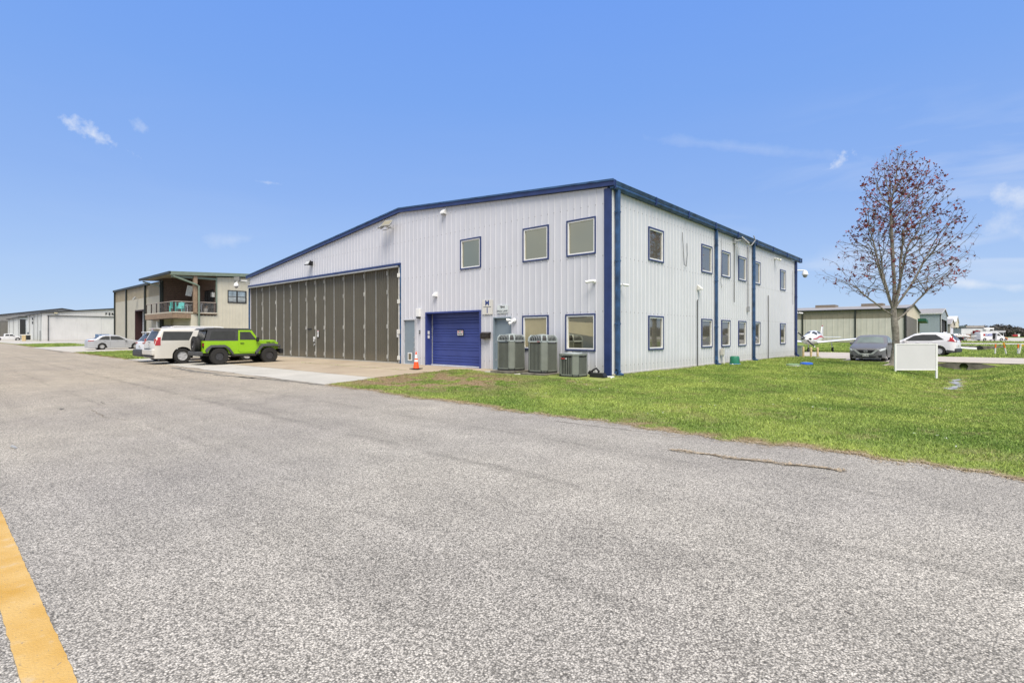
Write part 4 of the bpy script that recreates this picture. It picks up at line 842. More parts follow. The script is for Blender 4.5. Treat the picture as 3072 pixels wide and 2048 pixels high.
# ---- green bin, lids, posts
GRB = mat('green_plastic', (.02, .17, .10), .5, 0, .1, 8); BLP = mat('blue_plastic', (.03, .12, .55), .45, 0, .1, 8)
t = thing('pump_cover', 'green plastic pump cover on a blue ring beside the side wall', 'pump cover', (.45, 10.95, .06)); MB().lathe([(.27, -.05), (.28, .04), (.26, .07)], 24).obj('base_ring', BLP, t, 40); MB().lathe([(.23, .07), (.225, .36), (.19, .43), (.0, .44)], 24).obj('lid', GRB, t, 40); MB().lathe([(.03, .0), (.03, .02), (0, .02)], 10, (.225, -.03, .25), 'x').obj('hole', BLACK, t)
t = thing('septic_lid', 'pale green round lid with white rim in the lawn', 'tank lid', (2.86, 11.85, float(base_z(2.86, 11.85))), group='round tank lids in the lawn')
MB().lathe([(.30, 0), (.30, .06), (.285, .075)], 28).obj('rim', WHITED, t, 40); MB().lathe([(.31, .07), (.30, .10), (.2, .125), (0, .135)], 28).obj('lid', mat('pale_green_plastic', (.17, .26, .13), .5, 0, .2, 8), t, 40)
t = thing('septic_lid', 'bright blue round lid in the lawn beyond the green one', 'tank lid', (3.0, 13.75, float(base_z(3., 13.75))), group='round tank lids in the lawn')
MB().lathe([(.29, 0), (.29, .06), (.27, .07)], 28).obj('rim', BLP, t, 40); MB().lathe([(.28, .065), (.28, .10), (.2, .12), (0, .13)], 28).obj('lid', BLP, t, 40)
WD = mat('weathered_yellow_post', (.52, .40, .22), .8, 0, .3, 9, bump=.4, bs=30)
for (x, y, h), l in zip([(.35, 24.7, .68), (.72, 25.2, .66), (.92, 26.2, .64)], ('nearest cream timber post by the far hangar corner', 'middle one of three cream timber posts by the far hangar corner', 'cream timber post farthest from the hangar corner')):
    one(MB().tube([(0, 0, -.1), (random.uniform(-.02, .02), 0, h-.03), (0, 0, h)], [.075, .072, .05], 10), 'timber_post', WD, l, 'post', 'cream timber posts by the hangar corner', 30, loc=(x, y, .03))
t = thing('utility_cabinet', 'grey green electrical cabinet behind the cream timber posts', 'cabinet', (-.15, 25.6, 0)); MB().bb(-.25, .25, -.2, .2, .05, .75, .02).obj('case', mat('cabinet_green', (.24, .28, .23), .5), t); MB().bb(-.27, .27, -.22, .22, .75, .79).obj('lid', mat('cabinet_green', (.24, .28, .23), .5), t)
one(MB().lathe([(.03, 0), (.06, .02), (.05, .05), (0, .07)], 8), 'white_stone', WHITE, 'small white stone beside the pump cover', 'stone', loc=(.55, 10.4, .07))
# ---- blank sign
t = thing('blank_sign', 'blank white board on two posts beside the ditch', 'sign', (7.42, 13.07, 0), rz=math.atan2(1.18, 1.33)+.0)
SG = mat('sign_face', (.56, .555, .57), .45, 0, .015, 2)
MB().bb(-.87, .87, -.01, .01, .02, 1.13).obj('panel', SG, t); mb = MB(); 
for a, b, c, d in ((-.89, .89, 1.12, 1.16), (-.89, .89, .0, .04)): mb.bb(a, b, -.02, .02, c, d)
mb.obj('frame', WHITE, t); MB().bb(-.92, -.86, -.03, .03, -.3, 1.15).obj('post', WHITE, t); MB().bb(.86, .93, -.03, .03, -.7, 1.15).obj('post', WHITE, t)
# ---- culvert
t = thing('culvert', 'stained concrete culvert with black round pipe under the driveway', 'culvert', (8.8, 22.94, 0))
mb = MB(); R = .19; cz = -.225
ring = [(R*math.cos(a), cz+R*math.sin(a)) for a in np.linspace(0, 2*math.pi, 24, endpoint=False)]
V = [(x, .0, z) for x, z in ring]; O = []
for x, z in ring:
    a = math.atan2(z-cz, x); s = min(1.9/max(abs(math.cos(a)), 1e-6), (.19 if math.sin(a) > 0 else .5)/max(abs(math.sin(a)), 1e-6)); O.append((s*math.cos(a), 0, cz+s*math.sin(a)))
mb.add([(x, y, z) for x, y, z in V+O]+[(x, 1.5, z) for x, y, z in V], [(i, (i+1) % 24, 24+(i+1) % 24, 24+i) for i in range(24)]); h = mb.obj('headwall', CONCD, t)
MB().add([(x, .0, z) for x, z in ring]+[(x, 3, z) for x, z in ring], [(i, (i+1) % 24, 24+(i+1) % 24, 24+i) for i in range(24)]+[tuple(range(24, 48))]).obj('pipe', BLACK, t)
MB().bb(-2.0, 2.4, -.02, .08, -.035, .012).obj('lip', CONCD, t)
mb = MB(); W = mat('ditch_water', (.36, .35, .33), .3, 0, .3, 9, spec=.8)
ws = [(y, 8.8+.10*math.sin(y*1.3), .10+.05*math.sin(y*2.1)+.05*math.sin(y*5)) for y in np.linspace(8.6, 14.8, 90)]
mb.add([p for y, x, w in ws for p in ((x-w-random.uniform(-.09, .09), y, float(base_z(8.8, y))+.022), (x+w+random.uniform(-.09, .09), y, float(base_z(8.8, y))+.022))], [(2*i, 2*i+1, 2*i+3, 2*i+2) for i in range(89) if math.sin(i*.9)+math.sin(i*.37) > -.9]); struct(mb.obj('ditch_water', W))
t = thing('culvert', 'far dark culvert opening with a white pipe in the ditch', 'culvert', (9.0, 88, -.1)); MB().bb(-5, 3.2, 0, .6, -.9, .05).obj('headwall', CONCD, t); MB().tube([(-2.4, -.1, -.35), (-.1, -.4, -.42)], .22, 10).obj('pipe', WHITE, t); MB().tube([(.2, -.02, -.35), (.2, .5, -.35)], .45, 14).obj('pipe', BLACK, t)
# ---- marker posts
OP = mat('orange_paint', (.75, .17, .02), .6, 0, .15, 8)
for i, (x, y, ln, lab) in enumerate([(10.4, 47.3, (.03, 0), 'orange and white marker post, leftmost and upright'), (11.1, 47.9, (-.14, 0), 'orange and white marker post leaning left with a yellow tag'), (11.85, 47.4, (.02, 0), 'orange topped marker post of the right pair'), (11.93, 47.0, (.13, 0), 'white marker post leaning right with a yellow rag on top')]):
    t = thing('marker_post', lab, 'marker post', (x, y, 0), group='marker posts in the field'); a = (0, 0, 0); H = .76 if i != 1 else .86
    dx = Vector((.77*ln[0], .63*ln[0], 0))/.8
    q = lambda z: Vector((dx.x*z/.8*1.0, dx.y*z/.8, z))
    MB().tube([q(-.1), q(.4)], .055, 10).obj('lower_post', WHITED, t); MB().tube([q(.4), q(H)], .056, 10).obj('upper_post', OP if i < 3 else WHITED, t)
    if i in (1, 3): MB().box(tuple(q(H-.1)+Vector((.1 if i == 3 else 0, 0, 0))), (.16, .1, .14), Matrix.Rotation(.6, 3, 'Y')).obj('rag', mat('yellow_rag', (.7, .5, .05), .8), t)
one(MB().box((0, 0, .008), (.2, .03, .012), None, .003).box((0, 0, .018), (.17, .014, .012)), 'metal_bracket', STEEL, 'small metal bracket lying on the asphalt near the yellow line', 'bracket', loc=(-.2, -14.99, .004), rz=.15)
#@@PART3
# ================================================================== VEHICLES
WHEELS = {}
def wheel(parent, loc, r, w, side, style='alloy', rim=None):
    key = (r, w, style)
    if key not in WHEELS:
        rr = r*(.62 if style != 'mud' else .50)
        t = MB().lathe([(rr, -w/2), (r*.93, -w/2), (r, -w*.36), (r, w*.36), (r*.93, w/2), (rr, w/2), (rr*.98, w*.3), (rr, -w/2)], 36, axis='y')
        if style == 'mud':
            for k in range(30):
                a = 2*math.pi*k/30
                for s in (-1, 1): t.box((math.cos(a+s*.05)*r*.985, s*w*.30, math.sin(a+s*.05)*r*.985), (.05, w*.34, .035), Matrix.Rotation(-a, 3, 'Y'))
        m = rim or {'alloy': RIM, 'mud': mat('dark_alloy', (.09, .09, .095), .35, .5, .1, 20), 'cap': mat('wheel_cover', (.5, .5, .5), .35, .4, .05, 10)}[style]
        q = MB().lathe([(rr, w*.30), (rr*.9, w*.40), (rr*.86, w*.28), (rr*.8, w*.05), (rr*.78, w*.03)], 28, axis='y').lathe([(rr*.22, w*.1), (rr*.2, w*.36), (0, w*.38)], 14, axis='y')
        n = {'alloy': 5, 'mud': 7, 'cap': 12}[style]
        for k in range(n):
            a = 2*math.pi*k/n; R = Matrix.Rotation(-a, 3, 'Y'); L_ = rr*.72
            wd_ = {'alloy': .26, 'mud': .16, 'cap': .2}[style]*rr
            q.box(tuple(R @ Vector((rr*.52, w*.32, 0))), (L_, w*.09, wd_), R)
        dk = MB().lathe([(rr*.82, w*.06), (0, w*.07)], 20, axis='y')
        WHEELS[key] = (t.mesh('wheel', RUB, 35), q.mesh('rim', m, 30), dk.mesh('brake_disc', BLACK))
    a, b, c = WHEELS[key]
    o = link('wheel', a, parent, loc, (0, 0, 0 if side > 0 else math.pi)); link('rim', b, o); link('brake_disc', c, o); return o
def pl(pts, x): return float(np.interp(x, [p[0] for p in pts], [p[1] for p in pts]))
class Car:
    """unibody shell lofted along x (front = +x) from a side profile; side glass and lamps are sampled on the same skin"""
    def __init__(s, t, L, W, wb, roh, r, top, belt, sill=.24, glass_in=.30, arch=1.16, nose=.45, nose_f=.22, tail=.35, tail_f=.12, rnd=.09, crown=.03, belt_bulge=.02):
        s.t = t; s.L = L; s.W = W; s.r = r; s.top = top; s.belt = belt; s.sill = sill; s.gi = glass_in; s.rnd = rnd; s.crown = crown
        s.x0 = -roh; s.x1 = L-roh; s.wb = wb; s.arch = arch; s.nose = (nose, nose_f); s.tail = (tail, tail_f); s.bb = belt_bulge
    def plan(s, x):
        f = 1.0; d = s.x1-x
        if d < s.nose[0]: f -= s.nose[1]*(1-d/s.nose[0])**2.3
        d = x-s.x0
        if d < s.tail[0]: f -= s.tail[1]*(1-d/s.tail[0])**2.3
        return f
    def hw(s, x, z):
        b = pl(s.belt, x); w = s.W/2*s.plan(x)
        if z > b: w -= (z-b)*s.gi
        else: w -= s.bb*((b-z)/max(b, .1)-.35)**2*2
        zt = pl(s.top, x)
        if z > zt-s.rnd: w -= s.rnd*(1-math.sqrt(max(0, 1-((z-zt+s.rnd)/s.rnd)**2)))
        return max(w, .05)
    def zb(s, x):
        z = s.sill
        if x > s.x1-.35: z = s.sill+.02
        for cx in (0, s.wb):
            R = s.r*s.arch; d = abs(x-cx)
            if d < R: z = max(z, s.r+math.sqrt(R*R-d*d))
        return z
    def body(s, m, lower=None, name='body'):
        xs = set(np.round(np.linspace(s.x0, s.x1, 70), 4))
        for cx in (0, s.wb):
            for a in np.linspace(0, math.pi, 17): xs.add(round(cx+s.r*s.arch*math.cos(a), 4))
            for e in (-1, 1): xs.add(round(cx+e*(s.r*s.arch+.002), 4))
        for p in s.top: xs.add(round(min(max(p[0], s.x0), s.x1), 4))
        for k in range(1, 7): xs.add(round(s.x1-s.nose[0]*k/14, 4)); xs.add(round(s.x0+s.tail[0]*k/14, 4))
        xs = sorted(x for x in xs if s.x0-1e-6 <= x <= s.x1+1e-6); xs = [x for i, x in enumerate(xs) if i == 0 or x-xs[i-1] > .004]
        J = 14; K = 6; V = []; F = []
        for x in xs:
            b, tp = s.zb(x), pl(s.top, x); side = []
            for j in range(J+1):
                q = j/J; q = q if q < .7 else .7+.3*(1-(1-(q-.7)/.3)**2)
                z = b+(tp-b)*q; side.append((s.hw(x, z), z))
            wt = side[-1][0]
            row = [(x, -w, z) for w, z in side]+[(x, -wt+2*wt*k/K, tp+s.crown*(1-(1-2*k/K)**2)) for k in range(1, K)]+[(x, w, z) for w, z in side[::-1]]
            V += row
        n = len(row)
        for i in range(len(xs)-1):
            for k in range(n): F.append((i*n+k, i*n+(k+1) % n, (i+1)*n+(k+1) % n, (i+1)*n+k))
        F.append(tuple(range(n))); F.append(tuple((len(xs)-1)*n+k for k in range(n)))
        mb = MB(); mb.add(V, F); ms = [m, BLACK] + ([lower[0]] if lower else [])
        for fi, f in enumerate(F):
            if len(f) == 4:
                if f[1]-f[0] < 0 or (f[0] % n) == n-1: mb.m[fi] = 1
                elif lower and sum(V[i][2] for i in f)/4 < lower[1]+ (0 if abs(sum(V[i][0] for i in f)/4-s.wb/2) > s.wb/2+s.r*1.6 else 0): mb.m[fi] = 2
        s.ob = mb.obj(name, ms, s.t, smooth=38); return s.ob
    def patch(s, poly, side, m, name, parent=None, off=.006, n=10):
        xs = sorted({p[0] for p in poly} | set(np.linspace(min(p[0] for p in poly), max(p[0] for p in poly), n)))
        V = []; E = list(zip(poly, poly[1:]+poly[:1])); cols = []
        for x in xs:
            zs = [a[1]+(b[1]-a[1])*(x-a[0])/(b[0]-a[0]) for a, b in E if abs(b[0]-a[0]) > 1e-6 and min(a[0], b[0])-1e-6 <= x <= max(a[0], b[0])+1e-6]
            zs += [p[1] for p in poly if abs(p[0]-x) < 1e-6]
            lo, hi = min(zs), max(zs); cols.append([(x, side*(s.hw(x, lo+(hi-lo)*q)+off), lo+(hi-lo)*q) for q in (0, .33, .66, 1)])
        mb = MB(); mb.add([p for c in cols for p in c], [(4*i+k, 4*i+k+1, 4*i+5+k, 4*i+4+k) for i in range(len(cols)-1) for k in range(3)])
        return mb.obj(name, m, parent or s.t, smooth=40)
    def screen(s, xa, xb, m, name, inset=.10, off=.008, n=8, parent=None):
        V = []; K = 8
        for i in range(n+1):
            x = xa+(xb-xa)*i/n; tp = pl(s.top, x); wt = s.hw(x, tp)*(1)-inset*.5
            d = (pl(s.top, x+.01)-pl(s.top, x-.01))/.02; l = math.hypot(1, d)
            for k in range(K+1): V.append((x-d/l*off, -wt+2*wt*k/K, tp+s.crown*(1-(1-2*k/K)**2)+off/l))
        mb = MB(); mb.add(V, [(i*(K+1)+k, i*(K+1)+k+1, (i+1)*(K+1)+k+1, (i+1)*(K+1)+k) for i in range(n) for k in range(K)])
        return mb.obj(name, m, parent or s.t, smooth=40)
    def wheels(s, w, style, track=None, rim=None):
        tr = (track or s.W/2-w/2-.015)
        for x in (0, s.wb):
            for sd in (-1, 1): wheel(s.t, (x, sd*tr, s.r), s.r, w, sd, style, rim)
        MB().bb(s.x0+.25, s.x1-.2, -s.W/2+.26, s.W/2-.26, s.sill-.03, s.sill+.30).obj('underbody', BLACK, s.t)
    def mirrors(s, x, z, m, sx=.16):
        for sd in (-1, 1):
            y = sd*(s.hw(x, z)+.10); MB().box((x, y, z), (sx, .18, .14), None, .03).obj('mirror', m, s.t)
    def handles(s, xs, z, m):
        for x in xs:
            for sd in (-1, 1): MB().box((x, sd*(s.hw(x, z)+.015), z), (.2, .03, .03), None, .008).obj('door_handle', m, s.t)
def seams(c, lines, w=.008):
    """door shut lines, thin dark strips hugging the skin"""
    for pts in lines:
        for sd in (-1, 1):
            V = []
            P = []
            for (xa, za), (xb, zb_) in zip(pts, pts[1:]):
                for k in range(6): P.append((xa+(xb-xa)*k/6, za+(zb_-za)*k/6))
            P.append(pts[-1]); mb = MB()
            for i, (x, z) in enumerate(P):
                a = P[max(0, i-1)]; b = P[min(len(P)-1, i+1)]; dx, dz = b[0]-a[0], b[1]-a[1]; l = math.hypot(dx, dz) or 1; nx, nz = -dz/l*w/2, dx/l*w/2
                for e in (-1, 1): X, Z = x+nx*e, z+nz*e; V.append((X, sd*(c.hw(X, Z)+.003), Z))
            mb.add(V, [(2*i, 2*i+1, 2*i+3, 2*i+2) for i in range(len(P)-1)]); mb.obj('door_seam', BLACK, c.t)
def paint(name, col, metal=0.0, rough=.32): return mat(name, col, max(rough, .38), metal*.4, .02, 1.5, coat=.25)
def plate(t, x, z, y=0, rot=0, w=.31, h=.155, txt=None, face=1):
    p = MB().box((x, y, z), (.012, w, h), None, .003).obj('licence_plate', WHITE, t)
    if txt:
        mb = text_mb(txt, .085, .001, .002); on_wall(mb, (x+.0075*face, y, z-.01), 0 if face > 0 else math.pi); mb.obj('lettering', TEXTB, p)
H90 = math.pi/2
# ---- cream long SUV (heading +Y)
t = thing('parked_suv', 'long cream SUV with chrome wheels parked left of the green off-roader', 'car', (-23.15, -6.57, .02), H90, 'cars parked by the hangars')
c = Car(t, 5.70, 2.04, 3.30, 1.27, .405, [(-1.27, 1.02), (-1.24, 1.18), (-.98, 1.72), (-.90, 1.84), (-.4, 1.885), (1.2, 1.90), (2.3, 1.86), (2.55, 1.78), (3.18, 1.28), (3.3, 1.23), (4.2, 1.12), (4.43, 1.0)], [(-1.3, 1.20), (3.2, 1.22), (3.4, 1.16), (4.4, .98)], sill=.30, glass_in=.20, arch=1.2, nose=.4, nose_f=.14, tail=.28, tail_f=.05, rnd=.08, crown=.03)
CR = paint('cream_paint', (.60, .575, .52), .2); c.body(CR); c.wheels(.27, 'alloy')
c.screen(2.58, 3.15, DARKG, 'windscreen'); c.screen(-1.235, -1.0, DARKG, 'rear_window', .3)
for sd in (-1, 1):
    c.patch([(-.98, 1.24), (.30, 1.24), (.52, 1.70), (-.86, 1.70)], sd, DARKG, 'side_window'); c.patch([(.86, 1.25), (1.95, 1.25), (1.95, 1.70), (.90, 1.70)], sd, DARKG, 'side_window'); c.patch([(2.03, 1.25), (3.0, 1.25), (2.5, 1.70), (2.03, 1.70)], sd, DARKG, 'side_window')
    c.patch([(-1.26, .98), (-1.02, .98), (-1.0, 1.40), (-1.16, 1.40)], sd, RED, 'tail_light', off=.012, n=6)
    MB().box((-1.235, sd*.88, 1.14), (.06, .16, .34), None, .02).obj('tail_light', RED, t)
    MB().tube([(-.5, sd*.76, 1.93), (-.3, sd*.78, 1.965), (1.8, sd*.78, 1.965), (2.1, sd*.76, 1.92)], .028, 6).obj('roof_rail', CHROME if sd > 0 else WHITE, t)
    c.patch([(3.95, .86), (4.35, .84), (4.35, 1.0), (3.85, 1.05)], sd, mat('lamp_clear', (.72, .74, .74), .15, 0, 0, coat=.5), 'headlight', off=.012)
MB().box((-1.27, 0, .62), (.22, 1.9, .34), None, .07).obj('rear_bumper', CR, t); MB().box((-1.34, 0, .80), (.10, 1.0, .03)).obj('bumper_pad', DGREY, t); MB().box((-1.30, 0, .42), (.16, 1.5, .12), None, .03).obj('bumper_lower', BLACK, t)
MB().box((-.98, 0, 1.84), (.28, 1.45, .05), Matrix.Rotation(.1, 3, 'Y'), .02).obj('spoiler', CR, t); MB().box((-1.13, 0, 1.815), (.03, .3, .025)).obj('brake_light', RED, t)
plate(t, -1.285, 1.00, .0, txt='TX 407', face=-1); MB().box((-1.28, 0, 1.13), (.02, .34, .03)).obj('plate_trim', DGREY, t); MB().tube([(-1.3, 0, .42), (-1.5, 0, .42)], .035, 8).obj('tow_hitch', BLACK, t)
c.mirrors(2.95, 1.28, CR); c.handles([.95, 2.0], 1.12, CR); seams(c, [[(1.05, 1.72), (1.05, .42)], [(1.98, 1.72), (1.98, .36)], [(3.02, 1.2), (2.98, .36)]])
# ---- white compact SUV to its left
t = thing('parked_suv', 'white compact SUV with dark bumper half hidden behind the cream one', 'car', (-26.25, -6.56, .03), H90, 'cars parked by the hangars')
c = Car(t, 4.6, 1.86, 2.69, .98, .36, [(-.98, 1.0), (-.94, 1.12), (-.55, 1.60), (-.45, 1.68), (.5, 1.70), (1.3, 1.66), (1.6, 1.58), (2.35, 1.12), (2.6, 1.08), (3.4, .96), (3.62, .8)], [(-1, 1.12), (2.4, 1.08), (3.6, .85)], sill=.28, glass_in=.25, tail=.4, tail_f=.12)
WP = paint('white_car_paint', (.66, .66, .67)); c.body(WP); c.wheels(.23, 'alloy'); c.screen(1.62, 2.33, DARKG, 'windscreen'); c.screen(-.93, -.6, DARKG, 'rear_window', .2)
for sd in (-1, 1):
    c.patch([(-.5, 1.18), (1.95, 1.14), (1.5, 1.52), (-.2, 1.58)], sd, DARKG, 'side_window'); c.patch([(-.97, 1.0), (-.6, 1.02), (-.5, 1.12), (-.93, 1.12)], sd, RED, 'tail_light', off=.015, n=6); MB().box((-.965, sd*.72, 1.05), (.05, .35, .10), None, .02).obj('tail_light', RED, t)
MB().box((-1.02, 0, .50), (.24, 1.78, .40), None, .09).obj('rear_bumper', DGREY, t); MB().box((-.62, 0, 1.66), (.3, 1.2, .05), None, .02).obj('spoiler', WP, t); plate(t, -.995, .86, 0, txt='KLN 52', face=-1); c.mirrors(2.1, 1.15, WP)
# ---- lime off-roader
LIME = paint('lime_paint', (.27, .50, .014)); LIME.node_tree.nodes['Principled BSDF'].inputs['Coat Weight'].default_value = .3
FEN = mat('fender_grey_plastic', (.055, .057, .06), .6, 0, .15, 6, bump=.2, bs=60)
t = thing('parked_offroader', 'lime green two door off-roader with black hardtop and rear spare wheel', 'car', (-20.15, -5.72, .035), math.radians(87), 'cars parked by the hangars')
wbj = 2.46; rj = .415
mb = MB(); mb.prism([(-.66, .60), (-.66, 1.20), (2.03, 1.20), (2.03, .56), (2.0, .50), (.48, .50), (.42, .72), (.28, .90), (-.30, .90), (-.42, .74), (-.47, .60)], 'y', -.78, .78)
b = mb.obj('tub', LIME, t); 
MB().prism([(-.64, .55), (-.64, 1.1), (2.0, 1.1), (2.0, .55)], 'y', -.6, .6).obj('inner_tub', BLACK, t)
mb = MB(); mb.prism([(1.98, .58), (1.98, 1.20), (2.20, 1.195), (2.75, 1.165), (2.95, 1.13), (3.0, 1.05), (3.0, .78), (2.9, .72), (2.1, .60)], 'y', -.60, .60); hd = mb.obj('hood', LIME, t)
MB().prism([(-.58, 1.165), (-.58, 1.205), (0, 1.235), (.58, 1.205), (.58, 1.165)], 'x', 2.0, 2.93).obj('hood_crown', LIME, t)
for sd in (-1, 1):
    sub_ = MB(); mb = text_mb('WILLYS', .13, .002, .004); 
    M = Matrix.Translation((2.62, sd*.606, 1.085)) @ (Matrix.Rotation(0 if sd < 0 else math.pi, 4, 'Z')) @ Matrix.Rotation(math.pi/2, 4, 'X') @ Matrix.Rotation(-.06 if sd < 0 else .06, 4, 'Z')
    mb.xf(M).obj('lettering', TEXTB, t)
    mb = text_mb('Jeep', .11, .002, .004); mb.xf(Matrix.Translation((2.12, sd*.785, .78)) @ Matrix.Rotation(0 if sd < 0 else math.pi, 4, 'Z') @ Matrix.Rotation(math.pi/2, 4, 'X')).obj('lettering', TEXTB, t)
    # fenders
    def fender(cx, pts, nm='fender'):
        mb = MB(); P = [(cx+a, z) for a, z in pts]; up = [(x+(.05 if i > len(P)/2 else -.05)*(i in (0, 1, len(P)-1, len(P)-2)), z+.085) for i, (x, z) in enumerate(P)]
        V = []; F = []
        for (x, z), (x2, z2) in zip(P, up): V += [(x, sd*.60, z), (x, sd*.945, z-.05), (x2, sd*.925, z2-.03), (x2, sd*.60, z2)]
        for i in range(len(P)-1): F += [(4*i+a, 4*i+b, 4*i+4+b, 4*i+4+a) for a, b in ((0, 1), (1, 2), (2, 3), (3, 0))]
        F += [(0, 1, 2, 3), tuple(4*(len(P)-1)+k for k in range(4))[::-1]]; mb.add(V, F); mb.obj(nm, FEN, t)
    fender(0, [(-.58, .66), (-.50, .78), (-.36, .93), (.28, .93), (.42, .80), (.62, .52)]); fender(wbj, [(-.68, .54), (-.44, .84), (-.34, .95), (.28, .97), (.50, .93), (.56, .84)])
    MB().tube([(.55, sd*.84, .44), (1.78, sd*.84, .44)], .055, 10).obj('side_step', BLACK, t); MB().bb(.45, 1.95, sd*.7, sd*.80, .44, .53).obj('rocker', BLACK, t)
    # door
    mb = MB(); mb.prism([(1.12, .60), (1.92, .60), (1.94, 1.20), (1.90, 1.22), (1.55, 1.72), (1.50, 1.75), (.92, 1.75), (.92, .72), (1.0, .62)], 'y', sd*.775, sd*.80)
    d = mb.obj('door', LIME, t); 
    gl = MB(); gl.prism([(1.0, 1.25), (1.82, 1.25), (1.50, 1.67), (1.0, 1.67)], 'y', sd*.798, sd*.806); gl.obj('window', DARKG, d)
    MB().bb(1.02, 1.20, sd*.80, sd*.825, 1.06, 1.09).obj('door_handle', BLACK, d)
    for z in (.74, 1.06): MB().bb(1.82, 2.02, sd*.80, sd*.815, z, z+.04).obj('hinge', LIME, d)
    MB().box((1.84, sd*.93, 1.28), (.12, .17, .24), None, .04).obj('mirror', BLACK, t); MB().bb(1.80, 1.86, sd*.78, sd*.9, 1.2, 1.24).obj('mirror_arm', BLACK, t)
    # hardtop side
    mb = MB(); mb.prism([(-.64, 1.20), (.92, 1.20), (.92, 1.79), (-.48, 1.79)], 'y', sd*.74, sd*.775); mb.obj('hardtop_side', FEN, t)
    MB().prism([(-.42, 1.28), (.72, 1.28), (.78, 1.34), (.78, 1.64), (.70, 1.70), (-.28, 1.70), (-.34, 1.66)], 'y', sd*.774, sd*.781).obj('side_window', DARKG, t)
    MB().box((-.665, sd*.66, .98), (.07, .17, .24), None, .02).obj('lamp_housing', BLACK, t); MB().box((-.70, sd*.66, 1.01), (.02, .12, .15)).obj('tail_light', RED, t); MB().box((-.66, sd*.748, 1.01), (.05, .014, .13)).obj('tail_light', RED, t)
    MB().box((3.0, sd*.82, .90), (.10, .2, .06), None, .02).obj('turn_light', mat('amber_lens', (.75, .16, .01), .2, 0, .1, 9, coat=1), t)
    MB().lathe([(.1, 0), (.1, .04), (0, .06)], 18, (3.0, sd*.42, .95), 'x').obj('headlight', mat('lamp_clear', (.6, .62, .62), .1), t)
    for x in (0, wbj): wheel(t, (x, sd*.80, rj), rj, .27, sd, 'mud')
    MB().tube([(1.92, sd*.76, 1.2), (1.56, sd*.70, 1.75)], .045, 8).obj('pillar', LIME, t)
MB().prism([(-.72, 1.76), (-.62, 1.84), (-.2, 1.865), (1.40, 1.845), (1.60, 1.80), (1.58, 1.755), (-.66, 1.755)], 'y', -.745, .745).obj('roof', FEN, t)
MB().add([(1.93, -.70, 1.22), (1.93, .70, 1.22), (1.58, .66, 1.76), (1.58, -.66, 1.76)], [(0, 1, 2, 3)]).obj('windscreen', DARKG, t)
MB().add([(-.66, -.68, 1.22), (-.66, .68, 1.22), (-.52, .66, 1.76), (-.52, -.66, 1.76)], [(0, 1, 2, 3)]).obj('rear_window', DARKG, t)
MB().bb(-.695, -.655, -.66, .66, .58, 1.2).obj('tailgate', LIME, t)
MB().box((-.86, 0, .56), (.30, 1.62, .22), None, .05).obj('rear_bumper', FEN, t); MB().box((3.12, 0, .66), (.22, 1.5, .20), None, .05).obj('front_bumper', BLACK, t)
for sd in (-1, 1): MB().box((3.14, sd*.70, .63), (.2, .25, .26), None, .05).obj('bumper_end', BLACK, t); MB().bb(2.8, 3.15, sd*.38, sd*.30, .6, .7).obj('frame_horn', BLACK, t)
MB().bb(2.98, 3.03, -.58, .58, .75, 1.10).obj('grille', LIME, t)
for k in range(7): MB().bb(3.03, 3.036, -.30+k*.1-.03, -.30+k*.1+.03, .80, 1.04).obj('grille_slot', BLACK, t)
MB().bb(-.4, 2.8, -.5, .5, .42, .60).obj('underbody', BLACK, t); MB().tube([(0, -.7, .40), (0, .7, .40)], .05, 8).obj('axle', BLACK, t); MB().tube([(wbj, -.7, .40), (wbj, .7, .40)], .05, 8).obj('axle', BLACK, t)
sp = wheel(t, (-.86, -.08, 1.0), rj, .27, 1, 'mud'); sp.rotation_euler = (0, 0, math.pi/2); sp.name = 'spare_wheel'; MB().bb(-.75, -.68, -.2, .05, .9, 1.1).obj('spare_bracket', BLACK, t)
# ---- silver sedan
def sedan(name, lab, loc, rz, m, grp, style='cap', glass=DARKG, L=4.93, W=1.84, wb=2.8, hgt=1.48):
    t = thing(name, lab, 'car', loc, rz, grp); k = hgt/1.48; roh = (L-wb)*.53; f = L/4.93
    c = Car(t, L, W, wb, roh, .33, [(-roh, .78), (-roh+.02, .95), (-roh+.15, 1.04), (-roh+.62, 1.08), (-.15, 1.36*k), (.25, 1.46*k), (.75, 1.48*k), (1.25, 1.45*k), (1.5, 1.38*k), (2.30*f, 1.02), (2.5*f, .99), (3.3*f, .86), (L-roh-.1, .74), (L-roh, .60)],
            [(-roh, .94), (2.3*f, .95), (3.3*f, .80), (L-roh, .62)], sill=.20, glass_in=.30, arch=1.13, nose=.75, nose_f=.28, tail=.6, tail_f=.16, rnd=.09, crown=.03)
    c.body(m); c.wheels(.215, style); c.screen(1.52, 2.27*f, glass, 'windscreen', .16); c.screen(-roh+.66, -.14, glass, 'rear_window', .2)
    for sd in (-1, 1):
        c.patch([(-.28, 1.0), (.62, .99), (.62, 1.37*k), (.25, 1.37*k), (.02, 1.30*k)], sd, glass, 'side_window'); c.patch([(.69, .99), (1.98*f, .985), (1.42, 1.33*k), (1.2, 1.37*k), (.69, 1.38*k)], sd, glass, 'side_window')
        c.patch([(-roh+.01, .84), (-roh+.45, .90), (-roh+.5, .97), (-roh+.03, .93)], sd, RED, 'tail_light', off=.01, n=8)
        c.patch([(L-roh-.62, .70), (L-roh-.05, .60), (L-roh-.06, .70), (L-roh-.55, .80)], sd, mat('lamp_clear', (.6, .62, .62), .1), 'headlight', off=.01, n=10)
    c.mirrors(1.95*f, 1.0, m); c.handles([.2, 1.25], .88, m); seams(c, [[(.655, 1.38*k), (.66, .30)], [(2.0*f, .95), (1.92*f, .5), (1.92*f, .28)], [(-.33, .98), (-.1, .8), (-.08, .72)]])
    return t, c, roh
